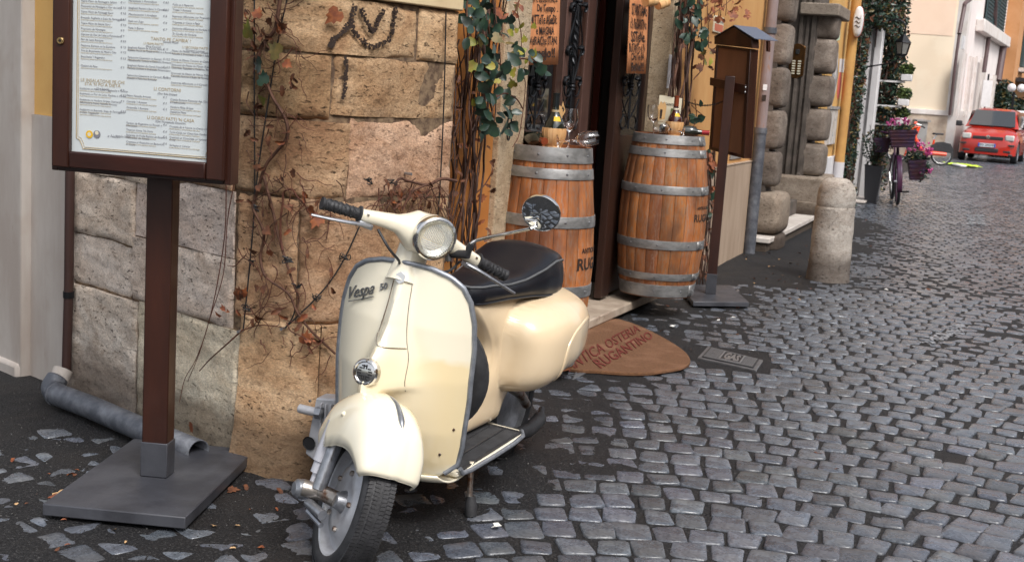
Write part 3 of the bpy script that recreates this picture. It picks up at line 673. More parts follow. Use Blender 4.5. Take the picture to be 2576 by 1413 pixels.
# ornamental double border
for d_,t_ in((0,.0016),(.005,.0009)):
    X0,Z0=cpx(192,352,yf+.015); X0+=d_; xa,za=cpx(205,357,yf+.015)
    Z1=cpx(360,378,yf+.015)[1]-0+d_*0; B=Z1-.010+d_; X1=cpx(537,395,yf+.015)[0]-d_
    pts=[(X0,1.93),(X0,B+.03),(X0+.010,B+.026),(X0+.018,B+.012),(X0+.022,B),(X1-.022,B),(X1-.018,B+.012),(X1-.010,B+.026),(X1,B+.03),(X1,1.93)]
    mgd.tube([CM@Vector((p[0],yf+.0152,p[1])) for p in pts],t_,4)
for x_,c_ in((225,'yellow'),(244,'greyprint')):
    X,Z=cpx(x_,338,yf+.015); MB().lathe([(0,.0006),(.0115,.0006),(.0115,0)],20,cm(X,Z)).build('printed_emblem',M[c_],ms); MB().lathe([(0,.0012),(.006,.0012)],14,cm(X,Z+ (0 if x_==225 else .004))).build('printed_emblem_centre',M['card'],ms)
mbk.build('menu_lettering',M['greyprint'],ms); mgd.build('gold_lettering',M['gold'],ms); mgy.build('grey_lettering',M['greyprint'],ms)
X,Z=cpx(153,103,yf-.01)
MB().lathe([(0,.004),(.004,.004),(.005,.006),(.009,.006),(.0115,.003),(.0115,0)],24,CM@Matrix.Translation((X,yf-.0105,Z))@Matrix.Rotation(R(90),4,'X')).build('lock',mat('brass_lock',(.6,.42,.2),.25,1),ms,True)
MB().lathe([(0,.0062),(.0035,.0062)],12,CM@Matrix.Translation((X,yf-.0105,Z))@Matrix.Rotation(R(90),4,'X')).build('keyhole',M['blackmat'],ms)
# ================= CREAM SCOOTER =================
SX,SY=-.02,4.39
sc=root('scooter',(SX,SY,0),math.atan2(-math.cos(R(-21.5)),math.sin(R(-21.5))),'cream vintage motor scooter with black saddle leaning on its side stand','scooter',rx=R(-4))
V=Vector
# --- leg shield: x forward, y to its left, z up
def sh_hw(z): return lin(z,[(.20,.150),(.24,.198),(.30,.208),(.45,.218),(.60,.219),(.68,.212),(.74,.196),(.78,.172),(.805,.135),(.82,.08),(.826,.0)])
def sh_s(l,z):
    c=lin(z,[(.20,.90),(.26,.925),(.34,.945),(.50,.955),(.65,.945),(.826,.915)])   # plate centre
    e=lin(z,[(.20,.80),(.26,.815),(.34,.835),(.50,.862),(.65,.868),(.826,.862)])
    u=abs(l)/.22; s=c+(e-c)*u**2.6
    # steering column ridge, widening downwards, then the horn cover
    ww=lin(z,[(.20,.050),(.42,.066),(.50,.056),(.58,.040),(.65,.028),(.826,.020)])
    hh=lin(z,[(.20,.02),(.33,.03),(.43,.045),(.465,.085),(.478,.165),(.50,.158),(.53,.142),(.57,.118),(.61,.078),(.65,.052),(.72,.035),(.80,.02),(.826,.012)])
    s+=hh*math.exp(-(l/ww)**2*1.1)
    return s
P=[]; nz=72; nu=56
for j in range(nz+1):
    z=.205+(.826-.205)*(1-(1-j/nz)**1.5); row=[]
    for i in range(nu+1):
        a=math.sin((i/nu-.5)*math.pi); l=max(sh_hw(z),.004)*a; zz=z
        zz=z+.012*(1-abs(a))*0
        row.append(V((sh_s(l,z),l,zz)))
    P.append(row)
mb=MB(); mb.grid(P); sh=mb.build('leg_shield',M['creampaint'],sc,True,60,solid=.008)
# trim around the shield edge
edge=[]
zs=[.215+(.826-.215)*(1-(1-k/40)**2) for k in range(41)]
for z in zs: edge.append(V((sh_s(sh_hw(z),z)-.002,sh_hw(z),z)))
edge2=[V((p.x,-p.y,p.z)) for p in edge]
MB().tube(edge+edge2[::-1][1:],.0085,10).build('shield_trim',M['trim'],sc,True)
# curved underside joining shield and floor
P=[]
for j in range(17):
    t=j/16; row=[]
    for i in range(25):
        a=math.sin((i/24-.5)*math.pi); l=(.152+.045*math.sin(t*math.pi/2))*a
        s0=sh_s(l,.205); x=s0-.0-(s0-.70)*(1-math.cos(t*math.pi/2))**1.0; z=.206-.028*math.sin(t*math.pi)-.0*t
        row.append(V((x,l,z+.012*abs(a)**4*t)))
    P.append(row)
MB().grid(P).build('lower_apron',M['creampaint'],sc,True,60,solid=.006)
P=[]
for j in range(25):
    z=.20+.06*j/24*1.0; 
# floorboard
fb=[(.80,.190),(.74,.200),(.55,.205),(.40,.205),(.30,.200),(.26,.175)]
pts=[(a,b) for a,b in fb]+[(a,-b) for a,b in fb[::-1]]
MB().prism(pts[::-1],.190,.208).build('floorboard',M['creampaint'],sc,bevel=.006)
MB().tube([V((.80,.196,.222)),V((.79,.2,.206)),V((.74,.206,.203)),V((.55,.211,.203)),V((.40,.211,.203)),V((.31,.206,.205)),V((.27,.185,.207))],.0075,8).build('floor_edge_trim',M['trim'],sc,True)
MB().tube([V((.80,-.196,.222)),V((.74,-.206,.203)),V((.40,-.211,.203)),V((.27,-.185,.207))],.0075,8).build('floor_edge_trim',M['trim'],sc,True)
for sg in(1,-1):
    MB().bx((.29,sg*.035,.2085),(.775,sg*.196,.2125)).build('rubber_mat',M['rubber'],sc)
    mb=MB()
    for k in range(44):
        x=.315+k*.0101
        for y0 in(.040,.090,.142):
            mb.add([V((x,sg*y0,.2125)),V((x+.004,sg*y0,.2155)),V((x+.004,sg*(y0+.046),.2155)),V((x,sg*(y0+.046),.2125)),V((x+.007,sg*y0,.2125)),V((x+.007,sg*(y0+.046),.2125))],[(0,1,2,3),(1,4,5,2)])
    mb.build('mat_ribs',M['rubber'],sc)
    MB().bx((.31,sg*.1365,.2125),(.76,sg*.1415,.2185)).build('mat_strip',M['rubber'],sc,bevel=.001)
# brake pedal and dark tray between the feet
MB().bx((.60,.02,.225),(.66,.075,.245)).build('brake_pedal',M['rubber'],sc,bevel=.004)
# --- monocoque body
def bw_(s): return lin(s,[(-.38,.02),(-.35,.055),(-.27,.095),(-.15,.118),(.05,.122),(.20,.115),(.33,.105),(.42,.090),(.50,.078),(.54,.06)])
def bt_(s): return lin(s,[(-.38,.46),(-.34,.53),(-.24,.60),(-.12,.655),(.1,.685),(.3,.70),(.44,.70),(.49,.68),(.52,.60),(.54,.5)])
def bb_(s): return lin(s,[(-.38,.40),(-.28,.365),(-.05,.355),(.12,.345),(.20,.28),(.28,.215),(.54,.212)])
def bulge(s,z):
    ds=(s-.045)/.31; dz=(z-(.487-.05*(s-.1)))/.158; q=abs(ds)**4.+abs(dz)**3.4
    return .158*max(0,1-q)**.42*(1-.25*sst(.1,-.27,s)) if q<1 else 0.
P=[]; ns=170; nt_=150
for i in range(ns+1):
    s=-.38+(.92)*i/ns; row=[]; w_,zt,zb_=bw_(s),bt_(s),bb_(s); zc=(zt+zb_)/2; hz=(zt-zb_)/2
    for j in range(nt_):
        th=2*math.pi*j/nt_; c,sn=math.cos(th),math.sin(th); e=.55
        y=w_*abs(c)**e*(1 if c>=0 else -1); z=zc+hz*abs(sn)**.62*(1 if sn>=0 else -1)
        sd=abs(c)**.5
        # side bulge
        B=bulge(s,z)
        # foot flare towards the floor
        fl=.05*max(0,(.33-z)/.12)**2*sst(.1,.3,s)*(1-sst(.5,.54,s))
        y+= (1 if c>=0 else -1)*sd*(B+fl*.8)
        x=s
        # front face rakes: bottom pushed forward, waist pulled back
        fr=sst(.30,.54,s)
        x+=fr*(.10*(max(0,(.40-z))/.19)**2 -.150*math.exp(-((z-.47)/.12)**2)+.045*sst(.55,.7,z))
        row.append(V((x,y,z)))
    P.append(row)
mb=MB(); mb.grid(P,True); n=len(P[0]); mb.f.append(tuple(range(n))); mb.f.append(tuple(range(len(mb.v)-n,len(mb.v)))[::-1])
bd=mb.build('body_shell',M['bodypaint'],sc,True,75,flip=False)
# embossed step on the side cover (ridge)
def side_y(s,z):
    B=bulge(s,z); w_,zt,zb_=bw_(s),bt_(s),bb_(s)
    q=min(.999,abs(z-(zt+zb_)/2)/((zt-zb_)/2)); sn=q**(1/.62); c=math.sqrt(max(0,1-sn*sn)); return w_*c**.55+c**.5*B
pts=[(-.16,.545),(-.08,.560),(.02,.560),(.10,.545),(.155,.51),(.175,.46),(.178,.41),(.172,.375)]
Q=bez([V((a,side_y(a,b)-.0045,b)) for a,b in pts],5)
MB().tube(Q,[.002]+[.0085]*(len(Q)-2)+[.002],8).build('side_cover_ridge',M['bodypaint'],sc,True)
MB().lathe([(0,.012),(.006,.012),(.008,0)],12,Matrix.Translation((.285,side_y(.285,.262)-.002,.262))@Matrix.Rotation(R(-90),4,'X')).build('body_bolt',M['rust'],sc,True)
# knobs on the front of the body
# --- saddle
def sw(s): return lin(s,[(-.165,.02),(-.160,.050),(-.145,.080),(-.12,.106),(-.08,.126),(0,.140),(.12,.138),(.26,.115),(.40,.088),(.49,.068),(.525,.04)])
def sr(s): return lin(s,[(-.165,.705),(-.13,.730),(-.07,.750),(.02,.757),(.12,.738),(.24,.713),(.34,.705),(.44,.710),(.525,.708)])
def sb(s): return lin(s,[(-.155,.612),(0,.636),(.2,.655),(.35,.660),(.525,.655)])
def sd_(s): return lin(s,[(-.165,.0),(-.13,.026),(-.03,.044),(.12,.026),(.26,.020),(.40,.026),(.50,.012),(.525,0)])
P=[]
for i in range(49):
    t=i/48; s=-.165+.69*(.5-.5*math.cos(math.pi*t)); row=[]; w_,zr,zb_=sw(s),sr(s),sb(s)
    for j in range(9): # left skirt, bottom to rim
        k=j/8; row.append(V((s+(-.010*(1-k) if s<-.1 else (.008*(1-k) if s>.5 else 0)),w_*(1.06-.06*k)+.010*math.sin(k*math.pi),zb_+(zr-zb_)*k)))
    for j in range(1,16):
        k=j/16; y=w_*math.cos(math.pi*k); row.append(V((s,y,zr+sd_(s)*math.sin(math.pi*k)**.8)))
    for j in range(9):
        k=1-j/8; row.append(V((s+(-.010*(1-k) if s<-.1 else (.008*(1-k) if s>.5 else 0)),-(w_*(1.06-.06*k)+.010*math.sin(k*math.pi)),zb_+(zr-zb_)*k)))
    P.append(row)
mb=MB(); mb.grid(P); n=len(P[0]); mb.f.append(tuple(range(n))[::-1]); mb.f.append(tuple(range(48*n,49*n)))
sad=mb.build('saddle',M['leather'],sc,True,70)
rim=[]; 
for i in range(49):
    s=-.165+.69*(.5-.5*math.cos(math.pi*i/48)); rim.append(V((s,sw(s)+.001,sr(s)+.001)))
rimR=[V((p.x,-p.y,p.z)) for p in rim]
MB().tube([rimR[0]]+rim+rimR[::-1],.0042,8).build('saddle_piping',mat('grey_piping',(.10,.105,.11),.5),sad,True)
bt=[V((s-.008 if s<-.1 else s,(sw(s)*1.06+.002)*sg,sb(s))) for sg in(1,) for s in[-.155+.68*k/30 for k in range(31)]]
MB().tube(bt,.004,6).build('saddle_hem',M['leather'],sad,True)
MB().tube([V((-.165,.075,.64)),V((-.165,.085,.69)),V((-.155,.085,.72))],.0045,8).build('saddle_catch',M['chrome'],sad,True)
# --- spare wheel behind the shield
SM=Matrix.Translation((.735,.025,.48))@Matrix.Rotation(R(96),4,'Y')
def torus(R0,r0,n=40,m=14,Mx=None,sq=1.0):
    return MB().lathe([(R0+r0*math.cos(2*math.pi*k/m),r0*sq*math.sin(2*math.pi*k/m)) for k in range(m+1)],n,Mx)
torus(.150,.048,48,16,SM,.92).build('spare_tyre',M['rubber'],sc,True)
MB().lathe([(0,.01),(.05,.012),(.09,.0),(.118,.012)],30,SM).build('spare_rim',M['dullmetal'],sc,True)
# --- rear wheel, engine, exhaust, stand
RW=Matrix.Translation((0,0,.205))@Matrix.Rotation(R(90),4,'X')
M['rimpaint']=mat('silver_rim_paint',(.50,.51,.54),.35,.2,col2=(.40,.40,.42),scale=20,spots=(.2,.09,.04),sscale=30,slo=.70,shi=.77)
def wheel(parent,Mx,rt='tyre'):
    prof=[(.150,-.028),(.156,-.040),(.172,-.046),(.190,-.043),(.202,-.034),(.208,-.018),(.210,0),(.208,.018),(.202,.034),(.190,.043),(.172,.046),(.156,.040),(.152,.028)]
    mb=MB(); mb.lathe(prof,56,Mx); t=mb.build('tyre',M['rubber'],parent,True,50)
    mb=MB() # tread blocks
    for k in range(120):
        a=2*math.pi*k/120
        for z0,sk in((-.031,.018),(-.012,-.016),(.012,.016),(.031,-.018)):
            rr=.2095 if abs(z0)<.02 else .2050; w_=.0088
            c=[(a-.022,z0-w_),(a+.022+0,z0-w_*.7),(a+.022,z0+w_),(a-.022,z0+w_*.7)]
            vv=[]
            for h in(-.004,.0012):
                for ang,z in c: vv.append(Mx@V(((rr+h)*math.cos(ang+z*sk*30),(rr+h)*math.sin(ang+z*sk*30),z)))
            mb.add(vv,[(4,5,6,7),(0,1,5,4),(1,2,6,5),(2,3,7,6),(3,0,4,7)])
    mb.build('tread_blocks',M['rubber'],t)
    mb=MB(); mb.lathe([(.158,-.036),(.155,-.040),(.150,-.037),(.147,-.022),(.138,-.012),(.115,-.018),(.098,-.034),(.070,-.036),(.060,-.030),(.03,-.030),(.0,-.03)],48,Mx); rm=mb.build('rim',M['rimpaint'],parent,True,40)
    MB().lathe([(.158,.036),(.150,.037),(.147,.02),(.10,.01),(.05,.015),(0,.015)],48,Mx).build('rim_back',M['dullmetal'],rm,True,40)
    for k in range(5):
        a=2*math.pi*k/5+.3; MB().lathe([(0,.008),(.007,.008),(.008,0)],6,Mx@Matrix.Translation((.082*math.cos(a),.082*math.sin(a),-.036))@Matrix.Rotation(math.pi,4,'X')).build('wheel_nut',M['rust'],rm)
    return t
RWh=Matrix.Translation((-.02,0,.205))@Matrix.Rotation(R(-90),4,'X')
rw=bpy.data.objects.new('rear_wheel',None); COL.objects.link(rw); rw.parent=sc
wheel(rw,RWh)
MB().lathe([(0,-.05),(.03,-.05),(.05,-.045),(.055,-.03)],24,RWh).build('hub',M['dullmetal'],rw,True)
mb=MB(); mb.box((.12,-.15,.27),(.26,.13,.16)); mb.build('engine_case',M['dullmetal'],sc,bevel=.03)
MB().tube(bez([V((.22,-.02,.20)),V((.16,.06,.15)),V((.02,.10,.12)),V((-.14,.10,.13)),V((-.22,.08,.15))],6),[.022]*12+[.026]*8+[.012]*5,12).build('exhaust',M['rubber'],sc,True)
MB().tube(bez([V((.10,.055,.30)),V((.03,.075,.26)),V((-.05,.075,.205))],5),.018,10).build('rear_strut',M['rust'],sc,True)
MB().tube(bez([V((.565,.12,.185)),V((.60,.150,.15)),V((.615,.165,.07)),V((.62,.180,.004))],6),.0095,10).build('side_stand',M['rust'],sc,True)
MB().tube([V((.613,.168,.072)),V((.617,.173,.045)),V((.622,.180,.012))],[.015,.0195,.018],12).build('stand_foot',M['rubber'],sc,True)
M['darkchrome']=mat('badge_metal',(.25,.25,.26),.25,.9)
# --- badges
bm_=tmesh('Vespa',.050,.0018,.6,'CENTER',.0002)
def badge(me,l,z,rz,name,mt_,k=1.0):
    o=link(name,me,sc); me.materials.append(mt_); 
    s0=sh_s(l,z); dx=(sh_s(l+.01,z)-s0)/.01; dz=(sh_s(l,z+.01)-s0)/.01
    n=V((1,-dx,-dz)).normalized(); xa=V((dx,1,0)).normalized()
    xa=(xa-n*xa.dot(n)).normalized(); ya=n.cross(xa)
    o.matrix_local=Matrix.Translation(V((s0,l,z))+n*.003)@Matrix(((xa.x,ya.x,n.x,0),(xa.y,ya.y,n.y,0),(xa.z,ya.z,n.z,0),(0,0,0,1)))@Matrix.Rotation(rz,4,'Z'); return o
badge(bm_,-.143,.712,R(21),'script_badge',M['darkchrome'])
badge(tmesh('50',.026,.0018,.2,'CENTER',.0003),-.060,.744,R(21),'number_badge',M['darkchrome'])
mb=MB(); mb.prism([(-.185+.0,0),(-.095+.0,0),(-.095,.002),(-.185,.002)],-.001,.001); me=MB().prism([(-.052,-.0012),(.052,-.0012),(.052,.0012),(-.052,.0012)],-.0015,.0022).mesh('u',[])
badge(me,-.130,.693,R(21),'badge_underline',M['darkchrome'])
hexm=MB().prism([(.016*math.cos(k*math.pi/3+math.pi/2),.018*math.sin(k*math.pi/3+math.pi/2)) for k in range(6)],-.001,.0012).mesh('h',[])
hexm.materials.append(mat('badge_enamel',(.70,.71,.72),.3,.2)); hb=link('hexagon_badge',hexm,sc); hb.matrix_local=Matrix.Translation((sh_s(0,.785)+.006,.0,.785))@Matrix(((-.19,0,.98,0),(0,1,0,0),(0,0,0,0),(0,0,0,1))) if False else Matrix.Translation((sh_s(0,.785)+.004,0,.785))@Matrix.Rotation(R(83),4,'Y')@Matrix.Rotation(R(90),4,'Z')
hx=tmesh('P',.016,.0008,0,'CENTER'); hx.materials.append(M['darkchrome']); hxo=link('badge_emblem',hx,sc); hxo.matrix_local=Matrix.Translation((.0018,0,0))@hb.matrix_local
# horn grille
HM=Matrix.Translation((sh_s(0,.535)+.004,0,.535))@Matrix.Rotation(R(82),4,'Y')
MB().lathe([(0,.008),(.022,.008),(.028,.006),(.031,.010),(.035,.009),(.039,.004),(.040,-.012)],36,HM).build('horn_grille',M['chrome'],sc,True,30)
mb=MB()
for k,(x0_,y0_,w_,h_) in enumerate([(-.018,-.004,.004,.014),(-.011,-.013,.004,.010),(-.004,-.017,.004,.012),(.004,-.017,.004,.012),(.011,-.013,.004,.010),(-.011,.013,.004,.010),(-.004,.017,.004,.012),(.004,.017,.004,.012),(.011,.013,.004,.010),(.014,-.006,.012,.0035),(.015,0,.013,.0035),(.014,.006,.012,.0035),(-.015,-.004,.012,.004),(-.016,.004,.012,.004),(.019,.010,.003,.004)]):
    mb.box((x0_,y0_,.0082),(w_,h_,.0012),HM)
mb.build('horn_slots',M['blackmat'],sc)
for k in range(5):
    a=2*math.pi*k/5+.6; MB().lathe([(0,.003),(.0026,.002),(.003,0)],8,HM@Matrix.Translation((.034*math.cos(a),.034*math.sin(a),.0095))).build('horn_screw',M['rust'],sc,True)
# --- steered parts: built straight ahead, then turned about the raked steering axis
STA=R(52); RK=R(22); A0=V((.86,0,.90)); AX=V((-math.sin(RK),0,math.cos(RK)))
ST=Matrix.Translation(A0)@Matrix.Rotation(STA,4,AX)@Matrix.Translation(-A0)
sr_=bpy.data.objects.new('steering',None); 
def sbuild(mb,name,mt_,parent=None,**k):
    mb.v=[tuple(ST@V(p)) for p in mb.v]; return mb.build(name,mt_,parent or sc,**k)
# neck
mb=MB(); mb.tube([V((.90,0,.76)),V((.885,0,.80)),V((.87,0,.86)),V((.862,0,.90))],[.052,.047,.046,.05],24); sbuild(mb,'steering_neck',M['creampaint'],smooth=True)
# headset: one loft along the bar, swelling at the lamp
P=[]; N=60
for i in range(N+1):
    l=-.200+.400*i/N; a=abs(l); q=math.exp(-(a/.066)**3)
    hz=lin(a,[(0,.060),(.04,.058),(.065,.040),(.09,.026),(.13,.021),(.20,.0165)])
    fx_=lin(a,[(0,.060),(.04,.058),(.065,.045),(.09,.032),(.13,.026),(.20,.019)])
    zc=lin(a,[(0,.915),(.05,.912),(.09,.912),(.14,.905),(.20,.896)]); xc=lin(a,[(0,.895),(.06,.89),(.12,.878),(.20,.875)])
    P.append([V((xc+fx_*math.copysign(abs(math.cos(t))**.8,math.cos(t)),l,zc+hz*math.copysign(abs(math.sin(t))**.8,math.sin(t)))) for t in[2*math.pi*k/28 for k in range(28)]])
mb=MB(); mb.grid(P,True); mb.f.append(tuple(range(28))); mb.f.append(tuple(range(N*28,N*28+28))[::-1]); hs_=sbuild(mb,'headset',M['creampaint'],smooth=True,ang=70)
# headlamp
LM=Matrix.Translation((.915,0,.925))@Matrix.Rotation(R(90),4,'Y')@Matrix.Scale(.90,4)
def lm(prof,name,mt_,n=44,par=None,**k):
    mb=MB(); mb.lathe(prof,n,LM); return sbuild(mb,name,mt_,parent=par,smooth=True,**k)
lm([(.03,-.03),(.056,-.015),(.0665,.01),(.068,.035)],'lamp_bowl',M['creampaint'])
rimo=lm([(.068,.036),(.0715,.037),(.0725,.044),(.071,.056),(.066,.062),(.061,.060),(.0605,.052)],'headlamp_rim',M['chrome'],ang=25)
lm([(0,.020),(.02,.022),(.04,.032),(.055,.046),(.060,.052)],'reflector',mat('reflector',(.80,.79,.72),.28,.8))
lm([(0,.070),(.02,.0695),(.04,.066),(.053,.060),(.060,.053)],'headlamp_glass',mat('ribbed_glass',(1,1,1),.03,trans=1.,ior=1.1))
mb=MB()
for k in range(-9,10): # moulded flutes
    y=k*.0052; h=math.sqrt(max(0,.046**2-y*y)); 
    if h<.01: continue
    top=.925+h; bot=.925-h*.15; mb.tube([V((.915+.0635-.12*(abs(z_-.925)**2+y*y)/.06*.6,y,z_)) for z_ in [bot+(top-bot)*t/5 for t in range(6)]],.0011,5)
for k in range(7):
    z_=.925-.012-k*.0056; h=math.sqrt(max(0,.046**2-(z_-.925)**2)); mb.tube([V((.915+.0635-.12*((z_-.925)**2+(h*t/4)**2)/.06*.6,h*t/4,z_)) for t in range(-4,5)],.0011,5)
sbuild(mb,'lens_flutes',mat('lens_flute_glass',(.78,.79,.76),.12,metal=.4),parent=rimo,smooth=True)
# grips, levers
for sg,nm in((-1,'a'),(1,'b')):
    ax0=V((.874,sg*.200,.896)); ax1=V((.868,sg*.315,.884)); dd=(ax1-ax0)
    prof=[]; pts=[]; rr=[]
    for k in range(31):
        t=k/30; pts.append(ax0+dd*t); rr.append(.0165 if t>.06 else .024)
        if t>.95: rr[-1]=.0185
        if .10<t<.95 and k%3==0: rr[-1]=.0152
    mb=MB(); mb.tube(pts,rr,16); g=sbuild(mb,'handlebar_grip',M['rubber'],smooth=True,ang=30)
    mb=MB()
    for k in range(5): # diagonal grip lands
        for q in range(3):
            a0=q*2.1+k*.3; c0=ax0+dd*(.14+k*.16)
            mb.tube([c0+dd*(.12*t)+V((math.cos(a0+t*1.6),0,math.sin(a0+t*1.6)))*.0168 for t in [j/4 for j in range(5)]],.0022,5)
    sbuild(mb,'grip_ribs',M['rubber'],parent=g,smooth=True)
    mb=MB(); mb.tube([V((.890,sg*.165,.878)),V((.906,sg*.20,.876)),V((.916,sg*.24,.870)),V((.918,sg*.30,.860)),V((.912,sg*.345,.852))],[.010,.0085,.0075,.0062,.0052],10,flat=.7); sbuild(mb,'hand_lever',M['dullmetal'],smooth=True)
    mb=MB(); mb.box((.885,sg*.180,.876),(.03,.045,.016)); sbuild(mb,'lever_clamp',M['dullmetal'],bevel=.003)
    mb=MB(); mb.lathe([(0,.006),(.004,.006),(.005,0)],10,Matrix.Translation((.893,sg*.185,.903))); sbuild(mb,'headset_screw',M['rust'],smooth=True)
# mirror on the scooter's left bar
SMAT=Matrix.Translation((SX,SY,0))@Matrix.Rotation(math.atan2(-math.cos(R(-21.5)),math.sin(R(-21.5))),4,'Z')@Matrix.Rotation(R(-4),4,'X')
SINV=SMAT.inverted()
def SL(px,py,s):
    a=SINV@CAM; b=SINV@(CAM+ray(px,py)); return a+(b-a)*((s-a.x)/(b.x-a.x))
m0=ST@V((.885,.100,.885)); m1=SL(1180,625,m0.x+.01); m2=SL(1186,612,m0.x+.012); m3=SL(1215,600,m0.x+.01); m4=SL(1334,575,.88); mc=SL(1360,538,.86)
MB().tube([m0,SL(1177,640,m0.x+.01),m1,m2],[.012,.013,.0105,.0085],12).build('mirror_boot',M['rubber'],sc,True)
MB().tube([m0+V((.004,.004,-.02)),m0+V((.006,0,.01))],.012,6).build('mirror_clamp_nut',M['dullmetal'],sc,bevel=.002)
MB().tube(bez([m1,m2,m3,m4],6),.0052,10).build('mirror_stem',M['chrome'],sc,True)
m5=SL(1350,568,.868); MB().tube([m4,m5+V((0,0,.0)),SL(1350,556,.875),SL(1322,552,.876)],[.006,.006,.0035,.003],8).build('mirror_bracket',M['chrome'],sc,True)
toC=(SINV@CAM-mc).normalized(); nn=(toC+V((-.0,-.22,-.50))).normalized(); MQ=Matrix.Translation(mc)@nn.to_track_quat('Z','Y').to_matrix().to_4x4()
MB().lathe([(0,.0),(.02,-.0006),(.035,-.0018),(.0525,-.0040)],40,MQ).build('mirror_glass',mat('mirror_glass',(.62,.64,.66),.03,1),sc,True)
MB().lathe([(.0525,-.0055),(.0545,.0),(.0560,-.004),(.055,-.012),(.04,-.018),(0,-.02)],40,MQ).build('mirror_shell',M['chrome'],sc,True,30)
# front fender
AXL=V((1.185,0,.205))
def fr_(phi): # centre radius
    return lin(phi,[(30,.222),(40,.240),(60,.272),(80,.290),(100,.292),(125,.275),(150,.235),(165,.205)])
def fs_(phi): return lin(phi,[(30,.185),(36,.188),(50,.178),(65,.158),(80,.138),(100,.122),(118,.120),(138,.140),(152,.160),(165,.160)])
def fh_(phi): return lin(phi,[(30,.070),(36,.088),(50,.098),(80,.102),(120,.100),(145,.085),(158,.055),(165,.03)])
P=[]
for i in range(49):
    phi=33+(163-33)*i/48; c_,s_=math.cos(R(phi+9)),math.sin(R(phi+9)); row=[]; rc,rs,h=fr_(phi),fs_(phi),fh_(phi)
    for j in range(41):
        t=math.pi*j/40; ca_=math.cos(t); sa_=math.sin(t)
        l=h*math.copysign(abs(ca_)**.62,ca_); rr=rs+(rc-rs)*(sa_**.62)
        rr+=.006*math.exp(-(l/.008)**2)*(1 if phi<150 else 0)
        row.append(AXL+V((rr*c_,l,rr*s_)))
    P.append(row)
mb=MB(); mb.grid(P); fen=sbuild(mb,'front_fender',M['creampaint'],smooth=True,ang=60,solid=.003)
edge=[P[i][0]-V((0,0,.0)) for i in range(49)]; e2=[P[i][-1] for i in range(49)]
front=[P[0][j] for j in range(41)]
mb=MB(); mb.tube(edge[::-1]+front+e2,.0028,6); sbuild(mb,'fender_lip',M['creampaint'],parent=fen,smooth=True)
pts=[]
for k in range(13):
    phi=92-30*k/12; c_,s_=math.cos(R(phi+9)),math.sin(R(phi+9)); pts.append(AXL+V((c_,0,s_))*(fr_(phi)+.008))
mb=MB(); mb.tube(pts,[.0015,.003,.0045,.0055,.0062,.0068,.0074,.008,.0085,.009,.009,.007,.002],10,flat=.9); sbuild(mb,'fender_crest_ornament',M['dullmetal'],parent=fen,smooth=True)
mb=MB(); mb.lathe([(0,.006),(.004,.006),(.007,.003),(.008,0)],12,Matrix.Translation(AXL+V((-.06,-.099,.205)))@Matrix.Rotation(R(75),4,'X')); sbuild(mb,'fender_bolt',M['creampaint'],parent=fen,smooth=True)
ST=Matrix.Translation(A0)@Matrix.Rotation(R(43),4,AX)@Matrix.Translation(-A0)
fw=bpy.data.objects.new('front_wheel',None); COL.objects.link(fw); fw.parent=sc
# front wheel (right-hand side of the wheel shows the dished rim and hub)
WM_=ST@Matrix.Translation((1.195,.020,.197))@Matrix.Rotation(R(90),4,'X')@Matrix.Scale(-1,4,(0,0,1))
wheel(fw,WM_)
STF=ST; ST=Matrix.Translation(A0)@Matrix.Rotation(STA,4,AX)@Matrix.Translation(-A0)
mb=MB(); mb.tube([V((1.06,-.035,.42)),V((1.075,-.06,.37)),V((1.09,-.066,.33)),V((1.115,-.072,.27)),V((1.14,-.075,.185))],[.018,.020,.0205,.019,.019],16); sbuild(mb,'fork_tube',M['dullmetal'],smooth=True)
mb=MB(); mb.tube([V((1.065,-.078,.36)),V((1.088,-.080,.245)),V((1.088,-.080,.242)),V((1.095,-.080,.212)),V((1.095,-.080,.210)),V((1.105,-.080,.165))],[.0235,.0235,.018,.018,.010,.010],18); sbuild(mb,'shock_absorber',mat('silver_paint',(.50,.50,.54),.35,.3),smooth=True,ang=25)
mb=MB(); mb.tube([V((1.11,-.105,.165)),V((1.13,-.06,.175)),V((1.19,-.03,.19))],[.024,.022,.024],16); sbuild(mb,'swing_arm',M['rust'],smooth=True)
mb=MB(); mb.tube([V((1.195,-.045,.192)),V((1.195,.0,.192))],[.020,.04],20); sbuild(mb,'hub',M['dullmetal'],smooth=True)
mb=MB(); mb.lathe([(0,.018),(.018,.017),(.027,.008),(.028,-.012)],18,Matrix.Translation((1.10,-.108,.155))@Matrix.Rotation(R(100),4,'X')); sbuild(mb,'arm_cap',M['dullmetal'],smooth=True,ang=30)
mb=MB(); mb.tube([V((1.13,-.080,.135)),V((1.22,-.07,.15))],[.014,.014],10); mb.tube([V((1.14,-.075,.115)),V((1.22,-.06,.12))],[.008,.008],8); sbuild(mb,'brake_arm',M['dullmetal'],smooth=True)
